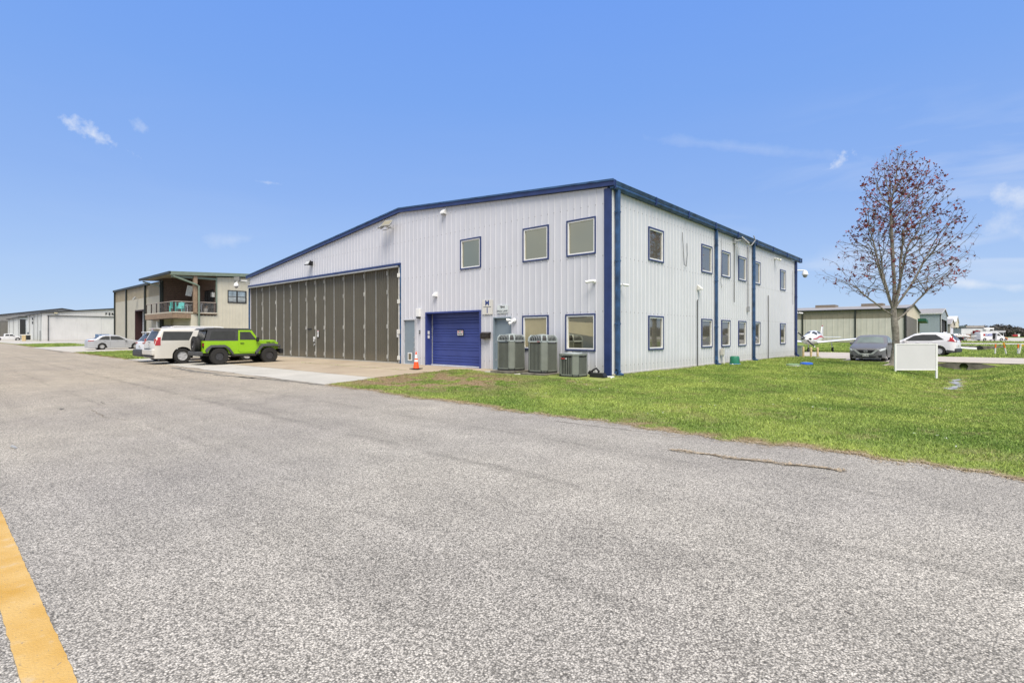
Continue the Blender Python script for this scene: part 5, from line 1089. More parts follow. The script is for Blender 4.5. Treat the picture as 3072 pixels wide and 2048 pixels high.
SILV = paint('silver_paint', (.42, .43, .45), .55, .3)
sedan('parked_sedan', 'silver four door sedan parked in front of the tan building', (-57.25, -3.75, .06), H90, SILV, 'cars parked by the hangars')
GRY = mat('dark_grey_paint', (.145, .143, .146), .42, 0, .03, 2, spec=.35, coat=.08)
t, c, roh = sedan('parked_sedan', 'dark grey sedan facing the camera left of the bare tree', (4.60, 23.75, .02), -H90, GRY, 'cars parked on the far driveway', 'alloy', mat('pale_car_glass', (.15, .18, .165), .2, 0, .15, 2, ior=1.2), 4.63, 1.76, 2.7, 1.49)
xf = 4.63-roh
MB().prism([(-.52, .66), (.52, .66), (.30, .44), (-.30, .44)], 'x', xf-.02, xf+.012).obj('grille', BLACK, t)
for sd in (-1, 1):
    MB().prism([(sd*.64, .70), (sd*.51, .70), (sd*.25, .47), (sd*.33, .40)], 'x', xf-.01, xf+.022).obj('grille_chrome', CHROME, t)
    MB().prism([(sd*.76, .40), (sd*.56, .33), (sd*.64, .24), (sd*.76, .24)], 'x', xf-.14, xf-.0).obj('fog_recess', BLACK, t)
MB().prism([(-.30, .47), (.30, .47), (.29, .40), (-.29, .40)], 'x', xf-.01, xf+.02).obj('grille_chrome', CHROME, t)
MB().prism([(-.50, .31), (.50, .31), (.44, .20), (-.44, .20)], 'x', xf-.01, xf+.012).obj('lower_intake', BLACK, t)
MB().box((xf-.02, 0, .19), (.10, 1.35, .035), None, .01).obj('front_lip', GRY, t)
lg = MB().lathe([(.085, 0), (.085, .012), (.068, .012), (.068, 0)], 24, (xf+.015, 0, .585), 'x'); lg.bb(xf+.014, xf+.03, -.10, .10, .57, .60); lg.obj('badge', CHROME, t)
plate(t, xf+.022, .375, 0, txt='BRC-2648')
# ---- white crossover behind the sign
t = thing('parked_suv', 'white crossover SUV seen from behind the blank sign, red tail lamp', 'car', (7.35, 34.1, .02), math.radians(180-8), 'cars parked on the far driveway')
c = Car(t, 4.6, 1.85, 2.66, .95, .355, [(-.95, 1.0), (-.92, 1.10), (-.62, 1.50), (-.5, 1.60), (.3, 1.68), (1.1, 1.66), (1.5, 1.58), (2.3, 1.12), (2.6, 1.06), (3.4, .92), (3.65, .75)], [(-1, 1.10), (.4, 1.04), (2.4, 1.02), (3.6, .8)], sill=.26, glass_in=.25, tail=.4, tail_f=.14, nose=.6, nose_f=.2)
c.body(WP, (DGREY, .42)); c.wheels(.23, 'alloy'); c.screen(1.52, 2.27, DARKG, 'windscreen'); c.screen(-.91, -.64, DARKG, 'rear_window', .25)
for sd in (-1, 1):
    c.patch([(-.30, 1.18), (.55, 1.10), (2.05, 1.08), (1.5, 1.46), (1.0, 1.55), (.2, 1.55)], sd, DARKG, 'side_window', n=16)
    c.patch([(-.90, 1.02), (-.45, 1.10), (-.62, 1.18), (-.62, 1.46), (-.70, 1.46), (-.86, 1.14)], sd, RED, 'tail_light', off=.014, n=14); MB().box((-.955, sd*.68, 1.07), (.04, .3, .07), None, .015).obj('tail_light', RED, t)
    MB().tube([(-1.0, sd*.55, .30), (-.85, sd*.55, .31)], .05, 10).obj('exhaust', CHROME, t); MB().box((-.97, sd*.6, .42), (.05, .28, .05)).obj('reflector', RED, t)
MB().box((-.94, 0, .42), (.16, 1.72, .28), None, .06).obj('rear_bumper', DGREY, t); MB().box((-.6, 0, 1.60), (.35, 1.15, .05), Matrix.Rotation(.05, 3, 'Y'), .02).obj('spoiler', WP, t); MB().prism([(-.3, 1.66), (-.1, 1.68), (-.28, 1.75)], 'y', -.02, .02).obj('antenna_fin', WP, t)
c.mirrors(2.05, 1.10, WP); c.handles([.25, 1.25], .95, WP); plate(t, -.965, .80, 0, face=-1); seams(c, [[(.62, 1.55), (.60, .32)], [(1.95, 1.05), (1.85, .32)]])
# ---- pickups
def pickup(lab, loc, rz, m, grp, wm=None):
    t = thing('pickup_truck', lab, 'pickup truck', loc, rz, grp)
    c = Car(t, 5.8, 1.98, 3.65, 1.1, .40, [(-1.1, 1.12), (1.02, 1.12), (1.06, 1.80), (1.25, 1.88), (2.5, 1.88), (2.7, 1.82), (3.25, 1.28), (3.45, 1.22), (4.5, 1.12), (4.7, .95)], [(-1.1, 1.12), (3.3, 1.2), (4.7, 1.0)], sill=.38, glass_in=.22, arch=1.2, nose=.4, nose_f=.12, tail=.15, tail_f=.02, rnd=.06)
    c.body(m); c.wheels(.27, 'alloy'); c.screen(2.73, 3.2, DARKG, 'windscreen'); MB().bb(-1.02, .95, -.85, .85, 1.10, 1.165).obj('bed', BLACK, t)
    for sd in (-1, 1):
        c.patch([(1.2, 1.26), (1.98, 1.26), (1.98, 1.74), (1.3, 1.74)], sd, DARKG, 'side_window'); c.patch([(2.08, 1.26), (3.05, 1.26), (2.62, 1.74), (2.08, 1.74)], sd, DARKG, 'side_window'); c.patch([(-1.09, .85), (-.95, .85), (-.95, 1.08), (-1.09, 1.08)], sd, RED, 'tail_light', off=.01, n=4)
        c.patch([(4.2, .9), (4.6, .88), (4.6, 1.05), (4.2, 1.08)], sd, mat('lamp_clear', (.6, .62, .62), .1), 'headlight', off=.012)
    MB().box((4.72, 0, .58), (.18, 1.85, .25), None, .05).obj('front_bumper', CHROME, t); MB().box((-1.15, 0, .58), (.18, 1.85, .2), None, .05).obj('rear_bumper', CHROME, t); MB().bb(4.68, 4.72, -.55, .55, .72, 1.0).obj('grille', BLACK, t)
    c.mirrors(2.95, 1.3, BLACK); seams(c, [[(2.03, 1.75), (2.03, .5)], [(1.1, 1.2), (1.1, .5)], [(3.15, 1.2), (3.1, .5)]]); return t
pickup('white pickup truck parked nose in at the far left hangars', (-186.0, -2.2, .02), H90, WP, 'pickup trucks')
pickup('black pickup truck parked behind the white crossover', (5.6, 131.5, .02), math.pi-.15, paint('black_paint', (.015, .015, .018)), 'pickup trucks')
# ---- van far right
def bx(t, nm, m, *a, bev=0): return MB().bb(*a, bev).obj(nm, m, t)
t = thing('cargo_van', 'white cargo van with blue lettered panel and open side door', 'van', (9.3, 165.6, .03), math.radians(37.8))
c = Car(t, 6.0, 2.05, 4.0, 1.0, .36, [(-1.0, 2.15), (-.95, 2.25), (3.0, 2.28), (3.3, 2.18), (4.2, 1.35), (4.9, 1.05), (5.0, .85)], [(-1, 1.3), (3.6, 1.3), (4.9, .95)], sill=.32, glass_in=.08, nose=.5, nose_f=.2, tail=.2, tail_f=.04)
c.body(paint('white_car_paint', (.66, .66, .67))); c.wheels(.24, 'cap'); c.screen(3.35, 4.15, DARKG, 'windscreen')
for sd in (-1, 1): c.patch([(3.0, 1.32), (3.95, 1.28), (3.35, 1.9), (3.0, 1.95)], sd, DARKG, 'side_window')
bx(t, 'lettered_panel', mat('van_blue', (.03, .05, .30), .4), -.1, 1.75, -1.05, -1.03, 1.30, 1.82); bx(t, 'emblem_panel', RED, -.35, .1, -1.051, -1.03, 1.30, 1.82)
mb = text_mb('A/C LA', .5, .004, .01); mb.xf(Matrix.Translation((.85, -1.055, 1.56)) @ Matrix.Rotation(math.pi/2, 4, 'X')).obj('lettering', WHITE, t)
bx(t, 'door_opening', BLACK, 1.85, 2.85, -1.045, -.9, .45, 2.05); bx(t, 'front_bumper', DGREY, 4.55, 5.08, -.95, .95, .35, .75, bev=.05); bx(t, 'ladder_rack', STEEL, -.8, 3.1, -.8, .8, 2.32, 2.40); bx(t, 'ladder', STEEL, -.9, 3.4, -.7, -.3, 2.40, 2.48)
one(MB().box((0, 0, 0), (.05, .45, 2.0), Matrix.Rotation(.08, 3, 'Y')), 'white_board', WHITE, 'tall white board leaning beside the open van door', 'board', loc=(12.1, 165.9, 1.0), rz=.7)
t = thing('parked_hatchback', 'small orange and white car partly hidden behind the cargo van', 'car', (11.5, 173.6, .03), .6); c = Car(t, 4.0, 1.7, 2.5, .8, .31, [(-.8, 1.0), (-.4, 1.4), (1.2, 1.42), (2.1, 1.0), (3.0, .85), (3.2, .6)], [(-.8, .95), (3.1, .8)]); c.body(paint('orange_paint_car', (.5, .2, .1))); c.wheels(.2, 'cap'); c.screen(1.25, 2.0, DARKG, 'windscreen')
t = thing('fuel_truck', 'tiny red and white truck far away in front of the tree line', 'truck', (25.5, 462, 0), .5); t.scale = (.62, .62, .75); bx(t, 'tank', RED, -3, 1.2, -1.1, 1.1, .9, 2.6); bx(t, 'cab', WHITE, 1.4, 3.2, -1.1, 1.1, .6, 3.0, bev=.1); bx(t, 'chassis', BLACK, -3, 3.2, -.9, .9, .3, .9); MB().tube([(-.5, 0, 2.6), (-.5, 0, 4.6)], .12, 6).obj('mast', WHITE, t)
t = thing('white_trailer', 'low white trailer right of the far red truck', 'trailer', (45, 440, 0), .2); bx(t, 'body', WHITE, -5, 5, -1, 1, .5, 1.6); bx(t, 'wheels', BLACK, -2, 0, -1, 1, 0, .6)
# ---- aeroplanes
def plane(lab, loc, rz, stripe, grp='light aeroplanes'):
    t = thing('light_aeroplane', lab, 'aeroplane', loc, rz, grp)      # nose towards +x, nose wheel at the origin
    PW = mat('aircraft_white', (.68, .68, .67), .3, 0, .03, 3, coat=.5)
    st = [(.72, .30, .27, 1.14), (.62, .43, .34, 1.12), (.30, .50, .40, 1.10), (-.30, .55, .44, 1.10), (-.75, .57, .50, 1.14), (-1.3, .58, .60, 1.24), (-1.9, .58, .66, 1.28), (-2.6, .57, .62, 1.26), (-3.4, .48, .46, 1.20), (-4.6, .28, .28, 1.20), (-5.8, .09, .14, 1.25)]
    V = []; n = 24; K = len(st)
    for x, w, h, z in st:
        for k in range(n):
            a = 2*math.pi*k/n; ca, sa = math.cos(a), math.sin(a); e = .75; V.append((x, w*math.copysign(abs(ca)**e, ca), z+h*math.copysign(abs(sa)**e, sa)))
    F = [(i*n+k, i*n+(k+1) % n, (i+1)*n+(k+1) % n, (i+1)*n+k) for i in range(K-1) for k in range(n)]+[tuple(range(n)), tuple((K-1)*n+k for k in range(n))]
    MB().add(V, F).obj('fuselage', PW, t, 50)
    def sec(x): return [float(np.interp(-x, [-q[0] for q in st], [q[j] for q in st])) for j in (1, 2, 3)]
    def skin(x, a, off=.008):
        w, h, z = sec(x); ca, sa = math.cos(a), math.sin(a); e = .75; return (x, (w+off)*math.copysign(abs(ca)**e, ca), z+(h+off)*math.copysign(abs(sa)**e, sa))
    def skpatch(x0, x1, a0, a1, m, nm, n1=6, n2=6, sk=0):
        V = [skin(x0+(x1-x0)*i/n1+sk*j/n2, a0+(a1-a0)*j/n2) for i in range(n1+1) for j in range(n2+1)]
        MB().add(V, [(i*(n2+1)+j, i*(n2+1)+j+1, (i+1)*(n2+1)+j+1, (i+1)*(n2+1)+j) for i in range(n1) for j in range(n2)]).obj(nm, m, t, 60)
    for sd in (1, -1):
        A = lambda d: math.radians(d) if sd > 0 else math.pi-math.radians(d)
        skpatch(-.72, -1.22, A(38), A(86), DARKG, 'windscreen', sk=-.12); skpatch(-1.45, -1.95, A(28), A(58), DARKG, 'cabin_window'); skpatch(-2.05, -2.5, A(28), A(56), DARKG, 'cabin_window')
        skpatch(.35, -5.2, A(2), A(12), stripe, 'stripe', 24, 2)
    # wing with dihedral, struts, tail
    def wing(x0, c0, x1, c1, y0, y1, z0, z1, th, nm):
        for sd in (-1, 1):
            prof = [(0, 0), (.08, .55), (.3, 1), (.6, .75), (1, .05), (.6, -.35), (.3, -.5), (.08, -.4)]; V = []
            for x, cc, y, z in ((x0, c0, y0, z0), (x1, c1, y1, z1)):
                for u, v in prof: V.append((x-u*cc, sd*y, z+v*th*cc))
            MB().add(V, [(k, (k+1) % 8, 8+(k+1) % 8, 8+k) for k in range(8)]+[tuple(range(8)), tuple(range(8, 16))]).obj(nm, PW, t, 40)
    wing(-1.05, 1.75, -1.15, 1.55, .35, 4.75, .80, 1.28, .075, 'wing'); wing(-5.1, .8, -5.15, .75, .05, 1.6, 1.32, 1.32, .05, 'tailplane')
    MB().prism([(-4.7, 1.35), (-5.35, 2.35), (-5.85, 2.38), (-5.75, 1.3)], 'y', -.035, .035).obj('fin', PW, t); MB().lathe([(.0, 0), (.06, .03), (.04, .1), (0, .12)], 8, (-5.55, 0, 2.36)).obj('beacon', RED, t)
    MB().lathe([(0, .98), (.08, .95), (.14, .84), (.16, .74)], 16, (0, 0, 1.14), 'x').obj('spinner', PW, t, 40)
    for s in (1, -1):
        d = Vector((0, -.70*s, .66*s)) ; mb = MB(); R = Matrix.Rotation(math.atan2(.66, -.70), 3, 'X'); 
        mb.box((.82, d.y*.5, 1.14+d.z*.5), (.03, .95, .12), R, .01); mb.obj('propeller_blade', DGREY, t)
        mb = MB(); mb.box((.83, d.y*.98, 1.14+d.z*.98), (.032, .1, .10), R); mb.obj('blade_tip', WHITE, t)
    for sd in (-1, 1): MB().box((.70, sd*.30, 1.18), (.06, .22, .16), None, .04).obj('air_intake', BLACK, t)
    MB().lathe([(.12, .0), (.12, .04), (.08, .05), (.08, 0)], 16, (.66, 0, .86), 'x').obj('landing_light', CHROME, t)
    MB().tube([(0, 0, .75), (0, 0, .2)], .035, 8).obj('nose_strut', STEEL, t); wheel(t, (0, 0, .19), .19, .13, 1, 'cap')
    for sd in (-1, 1): MB().tube([(-1.85, sd*1.45, .86), (-1.9, sd*1.55, .22)], .045, 8).obj('main_strut', PW, t); wheel(t, (-1.9, sd*1.55, .2), .2, .14, sd, 'cap')
    MB().tube([(-1.2, 3.2, 1.1), (-1.2, 3.25, .05)], .02, 5).obj('tie_down', STEEL, t); return t
plane('white light aeroplane with red stripe parked beyond the far hangar corner', (-2.16, 37.5, .02), -H90, mat('stripe_red', (.42, .012, .02), .35))
plane('distant white twin window aeroplane parked in front of the cargo van', (6.3, 165.5, .02), math.radians(40), mat('stripe_brown', (.22, .18, .1), .4))

# ================================================================== NEIGHBOURING BUILDINGS
# ---- tan building with the balcony
TB = thing('tan_building', 'tan metal building with dark green trim and covered balcony', 'building', (-55, 5, .1))
F0 = ((-69.7, 0), (1, 0)); zt = 5.5
corr(TB, TANG, *F0, 18.9, .1, zt, [(9.1, 13.0, 0, 4.2)], pw=1.8, prof=RIB)
corr(TB, TAND, *F0, 18.9, zt, 6.85, (), pw=1.8, prof=RIB, name='upper_panel')
GW = ((-50.8, 0), (0, 1))
corr(TB, TAN, *GW, 6.2, .1, 3.15, [(.2, 1.1, 0, 2.45), (1.28, 2.3, 0, 2.45)], pw=.9)
GF = ((-45.4, .85), (0, 1)); win2 = (3.22, 4.98, 4.68, 5.92)
gt = lambda u: 6.98+.06*u
corr(TB, TAN, *GF, 2.25, .1, 3.45, (), pw=.75); corr(TB, TAN, (-45.4, 3.1), (0, 1), 14, .1, lambda u: 7.1+.05*u, [(win2[0]-2.25, win2[1]-2.25, win2[2], win2[3])], pw=.9)
corr(TB, TAN, (-50.8, .85), (1, 0), 5.4, .1, 3.4, (), pw=.9)
# brown board walls of the balcony
for k in range(19):
    z = 3.62+k*.195
    MB().bb(-50.82, -50.79, .0, 3.1, z, z+.188).obj('siding_board', BOARD, TB, world=True)
    if k < 19: MB().bb(-50.78, -48.52 if k < 12 else -45.42, 3.06, 3.10, z, z+.188).obj('siding_board', BOARD, TB, world=True)
    if k < 12: MB().bb(-46.1, -45.42, 3.06, 3.10, z, z+.188).obj('siding_board', BOARD, TB, world=True)
for i, x in enumerate((-48.5, -47.7, -46.9)):
    w = wframe(MB(), (x, 3.06), (1, 0), 0, .77, 3.64, 5.9, .05, -.02, .03).obj('sliding_door', mat('dark_bronze', (.03, .028, .025), .4), TB, world=True); sub(MB().bb(x+.05, x+.72, 3.07, 3.08, 3.69, 5.85), 'pane', DARKG, w)
MB().bb(-50.85, -45.3, -.0, 3.1, 3.48, 3.63).obj('balcony_floor', BOARDL, TB, world=True)
MB().bb(-54.1, -45.3, -.62, -.005, 3.48, 3.63).obj('balcony_floor', BOARDL, TB, world=True)
for a in ((-54.15, -45.25, -.66, -.63, 3.58, 3.68), (-45.29, -45.24, -.66, 3.1, 3.58, 3.68)): MB().bb(*a).obj('floor_edge', mat('cream_edge', (.52, .47, .38), .6), TB, world=True)
for k in range(3):
    z = 3.10+k*.16
    MB().bb(-54.1, -45.3, -.65, -.62, z, z+.152).obj('fascia_board', BOARDL, TB, world=True); MB().bb(-45.3, -45.27, -.62, .84, z, z+.152).obj('fascia_board', BOARDL, TB, world=True)
MB().bb(-54.1, -45.3, -.62, .0, 3.06, 3.10).obj('soffit', BOARD, TB, world=True); MB().bb(-50.7, -45.4, .0, 3.0, 3.35, 3.45).obj('soffit', TAN, TB, world=True)
# roof over the balcony
mb = MB(); V = []
for x in (-54.9, -45.05): V += [(x, -.85, 7.12), (x, 17, 8.02), (x, 17, 8.18), (x, -.85, 7.28)]
mb.add(V, [(0, 1, 2, 3), (4, 5, 6, 7), (0, 4, 5, 1), (3, 2, 6, 7), (0, 3, 7, 4), (1, 5, 6, 2)]); mb.obj('canopy_roof', mat('roof_grey_green', (.11, .115, .095), .5), TB, world=True)
mb = MB(); mb.add([(-54.8, -.8, 7.10), (-45.15, -.8, 7.10), (-45.15, 3.1, 7.29), (-54.8, 3.1, 7.29)], [(0, 1, 2, 3)]); mb.obj('soffit', mat('soffit_tan', (.26, .23, .18), .7), TB, world=True)
mb = MB(); mb.add([(-45.0, -.9, 6.98), (-45.0, 17, 7.88), (-45.0, 17, 8.2), (-45.0, -.9, 7.3), (-45.1, -.9, 6.98), (-45.1, 17, 7.88), (-45.1, 17, 8.2), (-45.1, -.9, 7.3)], [(0, 1, 2, 3), (7, 6, 5, 4), (0, 4, 5, 1), (3, 2, 6, 7), (0, 3, 7, 4)]); mb.obj('rake_trim', GREENL, TB, world=True)
mb = MB(); mb.bb(-55.0, -45.0, -1.0, -.86, 7.08, 7.30); mb.obj('gutter', GREENT, TB, world=True)
mb = MB(); mb.bb(-70, -55.0, -.22, -.02, 6.75, 6.98); mb.obj('gutter', GREENT, TB, world=True)
for (x, y) in ((-69.65, -.08), (-64.2, -.08), (-56.45, -.10), (-51.0, -.08)): MB().bb(x-.09, x+.09, y-.09, y+.07, .1, 6.8).obj('downspout', GREENT, TB, world=True)
MB().tube([(-54.6, -.7, 7.0), (-51.1, -.15, 6.35), (-51.0, -.1, 6.0)], .07, 6).obj('downspout', GREENL, TB, world=True)
MB().bb(-45.42, -45.12, 1.02, 1.34, 3.6, 7.05).obj('column', BOARDL, TB, world=True); MB().bb(-45.42, -45.3, .85, 1.35, .1, 3.48).obj('column_base', TAN, TB, world=True)
MB().tube([(-45.15, -.75, 7.0), (-45.08, -.55, 6.85), (-45.02, 1.15, 6.25), (-45.0, 1.42, 6.1), (-45.0, 1.45, .1)], .085, 6).obj('downspout', GREENL, TB, world=True)
MB().bb(-45.5, -45.25, -.7, 3.1, 6.8, 6.98).obj('beam', GREENL, TB, world=True); MB().bb(-45.43, -45.33, 3.0, 3.12, 3.5, 7.1).obj('trim_post', GREENL, TB, world=True)
MB().bb(-50.9, -50.72, -.08, .1, .1, 3.1).obj('corner_post', GREENT, TB, world=True); MB().bb(-50.9, -50.72, -.08, .08, 3.6, 6.9).obj('corner_post', GREENT, TB, world=True)
mb = MB(); V = []
for y, z in ((0, 6.9), (15, 8.4), (30, 6.9)): V += [(-70, y, z), (-50.8, y, z)]
mb.add(V, [(0, 1, 3, 2), (2, 3, 5, 4)]); mb.obj('roof', mat('roof_grey_green', (.11, .115, .095), .5), TB, world=True)
plain_wall(-70, -45.5, 16.9, 17, .1, 7, TAN, 'back_wall', TB); plain_wall(-69.75, -69.65, .0, 17, .1, 6.9, TANG, 'side_wall', TB); plain_wall(-50.86, -50.83, .0, 17, 3.4, 7, TAN, 'inner_wall', TB)
MAR = mat('maroon_jamb', (.035, .012, .012), .5)
wframe(MB(), *F0, 9.0, 13.1, .05, 4.28, .12, -.8, .04).obj('door_jamb', MAR, TB, world=True)
for k in range(14): z = .15+k*.29; MB().bb(-60.5, -56.8, .62, .66, z, z+.275).obj('door_section', mat('pale_roll_door', (.50, .52, .54), .5), TB, world=True)
for a, b in ((.2, 1.1), (1.28, 2.3)):
    mb = MB(); mb.bb(-50.85, -50.45, a, a+.2, .1, 2.45).obj('door_jamb', MAR, TB, world=True); mb = MB(); mb.bb(-50.9, -50.85, a, b, .1, 2.45).obj('small_door', mat('cream_door', (.5, .45, .37), .6), TB, world=True); MB().bb(-50.8, -50.7, a-.05, b+.05, 2.42, 2.48).obj('door_trim', MAR, TB, world=True)
wf = wframe(MB(), *GF, *win2, .08, -.04, .05).obj('window', mat('dark_bronze', (.03, .028, .025), .4), TB, world=True)
um = (win2[0]+win2[1])/2; zm = (win2[2]+win2[3])/2
PAL = mat('pale_window_glass', (.45, .46, .42), .06, 1, .3, 3)
for a, b in ((win2[0]+.08, um-.06), (um+.06, win2[1]-.08)):
    for z0, z1 in ((win2[2]+.08, zm-.03), (zm+.03, win2[3]-.08)): sub(wbox(MB(), *GF, a, b, -.02, -.01, z0, z1), 'pane', PAL, wf)
sub(wbox(MB(), *GF, um-.06, um+.06, -.03, .04, win2[2]+.08, win2[3]-.08), 'mullion', MATS['dark_bronze'], wf)
for a, b in ((win2[0]+.08, um-.06), (um+.06, win2[1]-.08)): sub(wbox(MB(), *GF, a, b, -.03, .03, zm-.03, zm+.03), 'mullion', MATS['dark_bronze'], wf)
# railing
def rail(pts, n, posts=True):
    mb = MB(); mb.tube([(x, y, 4.62) for x, y in pts], .04, 6).obj('handrail', mat('rail_cap', (.33, .28, .24), .5), TB, world=True)
    for j in range(7): MB().tube([(x, y, 3.75+j*.12) for x, y in pts], .008, 4).obj('rail_cable', STEEL, TB, world=True)
    for (xa, ya), (xb, yb) in zip(pts, pts[1:]):
        for k in range(n+1): x, y = xa+(xb-xa)*k/n, ya+(yb-ya)*k/n; MB().bb(x-.045, x+.045, y-.045, y+.045, 3.63, 4.6).obj('rail_post', mat('rail_dark', (.05, .035, .03), .5), TB, world=True)
rail([(-54.05, -.55), (-45.35, -.55)], 5); rail([(-45.35, -.5), (-45.35, 1.0)], 1); rail([(-45.35, 1.4), (-45.35, 3.0)], 1)
t = thing('wall_lantern', 'square glass lantern by the balcony sliding door', 'lantern', (-45.85, 2.9, 5.45)); MB().bb(-.13, .13, -.13, .13, -.25, .2).obj('glass', mat('lantern_glass', (.6, .6, .58), .1), t)
for sx in (-1, 1):
    for sy in (-1, 1): MB().bb(sx*.14-.015, sx*.14+.015, sy*.14-.015, sy*.14+.015, -.3, .22).obj('frame_bar', BLACK, t)
MB().lathe([(.2, .2), (.03, .38), (0, .4)], 4).obj('cap', BLACK, t); MB().bb(-.17, .17, -.17, .17, -.32, -.27).obj('base', BLACK, t)
t = thing('tilted_television', 'pale tilted outdoor screen hung under the balcony roof', 'television', (-46.9, 1.2, 5.75), 0); MB().box((0, 0, 0), (.12, .5, 1.0), Matrix.Rotation(-.16, 3, 'X') @ Matrix.Rotation(.1, 3, 'Y'), .03).obj('casing', WHITED, t); MB().box((-.2, .25, .05), (.3, .1, .3)).obj('mount', BLACK, t)
def chair(lab, loc, rz, m, style):
    t = thing('balcony_chair', lab, 'chair', loc, rz, 'chairs on the balcony')
    if style == 'lawn':
        MB().box((0, 0, .38), (.5, .5, .04), Matrix.Rotation(.12, 3, 'X')).obj('seat', m, t)
        for k in range(5): x = -.2+k*.1; MB().box((x, .3, .68), (.085, .03, .62-.05*abs(k-2)), Matrix.Rotation(-.25, 3, 'X')).obj('back_slat', m, t)
        for sx in (-1, 1):
            MB().box((sx*.3, -.05, .56), (.09, .6, .03)).obj('armrest', m, t)
            for y in (-.25, .2): MB().bb(sx*.28-.03, sx*.28+.03, y-.04, y+.04, 0, .56).obj('leg', m, t)
    else:
        MB().box((0, 0, .43), (.42, .42, .03)).obj('seat', m, t)
        for sx in (-1, 1):
            MB().tube([(sx*.2, -.2, 0), (sx*.2, -.17, .43)], .018, 5).obj('leg', m, t); MB().tube([(sx*.2, .25, 0), (sx*.2, .17, .43), (sx*.18, .25, .9)], .018, 5).obj('leg', m, t); MB().tube([(sx*.22, -.18, .43), (sx*.24, -.15, .66), (sx*.22, .2, .66)], .015, 5).obj('armrest', m, t)
        for z in (.6, .75, .9): MB().tube([(-.19, .2+(z-.43)*.14, z), (.19, .2+(z-.43)*.14, z)], .014, 5).obj('back_rail', m, t)
TQ = mat('turquoise_paint', (.10, .50, .46), .45); WM = mat('white_metal_furniture', (.6, .6, .64), .4)
chair('turquoise slatted chair on the balcony, nearer the left rail', (-46.35, -.25, 3.63), -2.0, TQ, 'lawn'); chair('turquoise slatted chair on the balcony seen from behind', (-45.85, .1, 3.63), .9, TQ, 'lawn')
chair('white metal chair behind the turquoise chairs', (-46.6, .7, 3.63), 1.2, WM, 'm'); chair('white metal chair left of the balcony table', (-46.3, .55, 3.63), 2.2, WM, 'm'); chair('white metal chair alone right of the balcony column', (-45.9, 1.65, 3.63), -.9, WM, 'm')
t = thing('balcony_table', 'white metal table on the balcony left of the column', 'table', (-45.9, .85, 3.63)); MB().box((0, 0, .72), (.7, .5, .03)).obj('tabletop', WM, t)
for sx in (-1, 1):
    for sy in (-1, 1): MB().tube([(sx*.3, sy*.2, .72), (sx*.27, sy*.18, .4), (sx*.33, sy*.22, 0)], .02, 5).obj('leg', WM, t)
t = thing('balcony_planter', 'small stone planter with dry plant by the sliding door', 'planter', (-45.75, 2.25, 3.63)); MB().lathe([(.12, 0), (.17, .2), (.19, .42), (.15, .42)], 12).obj('pot', CONC, t)
mb = MB(); [mb.tube([(0, 0, .4), (random.uniform(-.2, .2), random.uniform(-.2, .2), random.uniform(.5, .75))], .012, 4) for _ in range(9)]; mb.obj('twigs', BOARDL, t)['kind'] = 'stuff'
t = thing('flood_light', 'small grey floodlight above the roll door of the tan building', 'floodlight', (-59.6, -.05, 5.55)); flood_head(t, .5, .35, (0, -.3, 0), -.6, 0); MB().tube([(0, 0, 0), (0, -.25, 0)], .03, 6).obj('bracket', STEEL, t)
t = thing('meter_box', 'grey white utility boxes on the corner of the tan building under the balcony', 'electrical box', (-51.6, -.1, 2.1)); MB().bb(-.2, .1, -.18, 0, .2, .8, .02).obj('case', WHITED, t); MB().bb(-.15, .08, -.2, 0, -.55, .1, .02).obj('case', mat('box_green', (.25, .3, .26), .5), t); MB().bb(.16, .32, -.15, 0, -.5, .75, .02).obj('case', mat('box_light', (.5, .5, .5), .5), t); MB().bb(-.5, .3, -.25, 0, -.9, -.62).obj('shelf', CONC, t)
# ---- white hangar with FERR lettering
WF = mat('white_hangar_wall', (.56, .55, .53), .5, 0, .06, .4, streak=.25); WFR = mat('grey_white_wall', (.50, .52, .52), .5, 0, .08, .5, streak=.15); DT = mat('dark_roof_edge', (.03, .03, .032), .5); GRYW = mat('grey_hangar_wall', (.255, .25, .235), .6, 0, .1, .5)
FH = thing('lettered_hangar', 'white hangar with sliding doors and black lettering, left of the tan building', 'hangar', (-160, 20, .1))
def gable(parent, X, y0, y1, z_e, z_r, m, xb, m_side, openings=(), pw=3.0, zb=.1, name='wall_panel', edge=DT, roofm=None, prof=RIB):
    ym = (y0+y1)/2; tz = lambda u: z_r-(z_r-z_e)*abs(u-(ym-y0))/(ym-y0)
    corr(parent, m, (X, y0), (0, 1), y1-y0, zb, tz, openings, pw=pw, prof=prof, name=name)
    corr(parent, m_side, (xb, y0), (1, 0), X-xb, zb, z_e, (), pw=pw, prof=prof, name=name)
    plain_wall(xb, X, y1-.05, y1, zb, z_e, m_side, 'back_wall', parent)
    mb = MB(); V = []
    for x in (xb-.1, X+.25): V += [(x, y0-.3, z_e), (x, ym, z_r+.05), (x, y1+.3, z_e), (x, y1+.3, z_e+.12), (x, ym, z_r+.19), (x, y0-.3, z_e+.12)]
    mb.add(V, [(0, 1, 2, 3, 4, 5), (6, 7, 8, 9, 10, 11)[::-1]]+[(i, (i+1) % 6, 6+(i+1) % 6, 6+i) for i in range(6)]); mb.obj('roof', roofm or STEEL, parent, world=True)
    mb = MB(); V = []
    for x in (X+.26, X+.31): V += [(x, y0-.32, z_e-.12), (x, ym, z_r-.06), (x, y1+.32, z_e-.12), (x, y1+.32, z_e+.16), (x, ym, z_r+.22), (x, y0-.32, z_e+.16)]
    mb.add(V, [(0, 1, 2, 3, 4, 5), (6, 7, 8, 9, 10, 11)[::-1]]+[(i, (i+1) % 6, 6+(i+1) % 6, 6+i) for i in range(6)]); mb.obj('rake_trim', edge, parent, world=True)
    MB().bb(xb-.1, X+.3, y0-.40, y0-.30, z_e-.12, z_e+.14).obj('gutter', edge, parent, world=True)
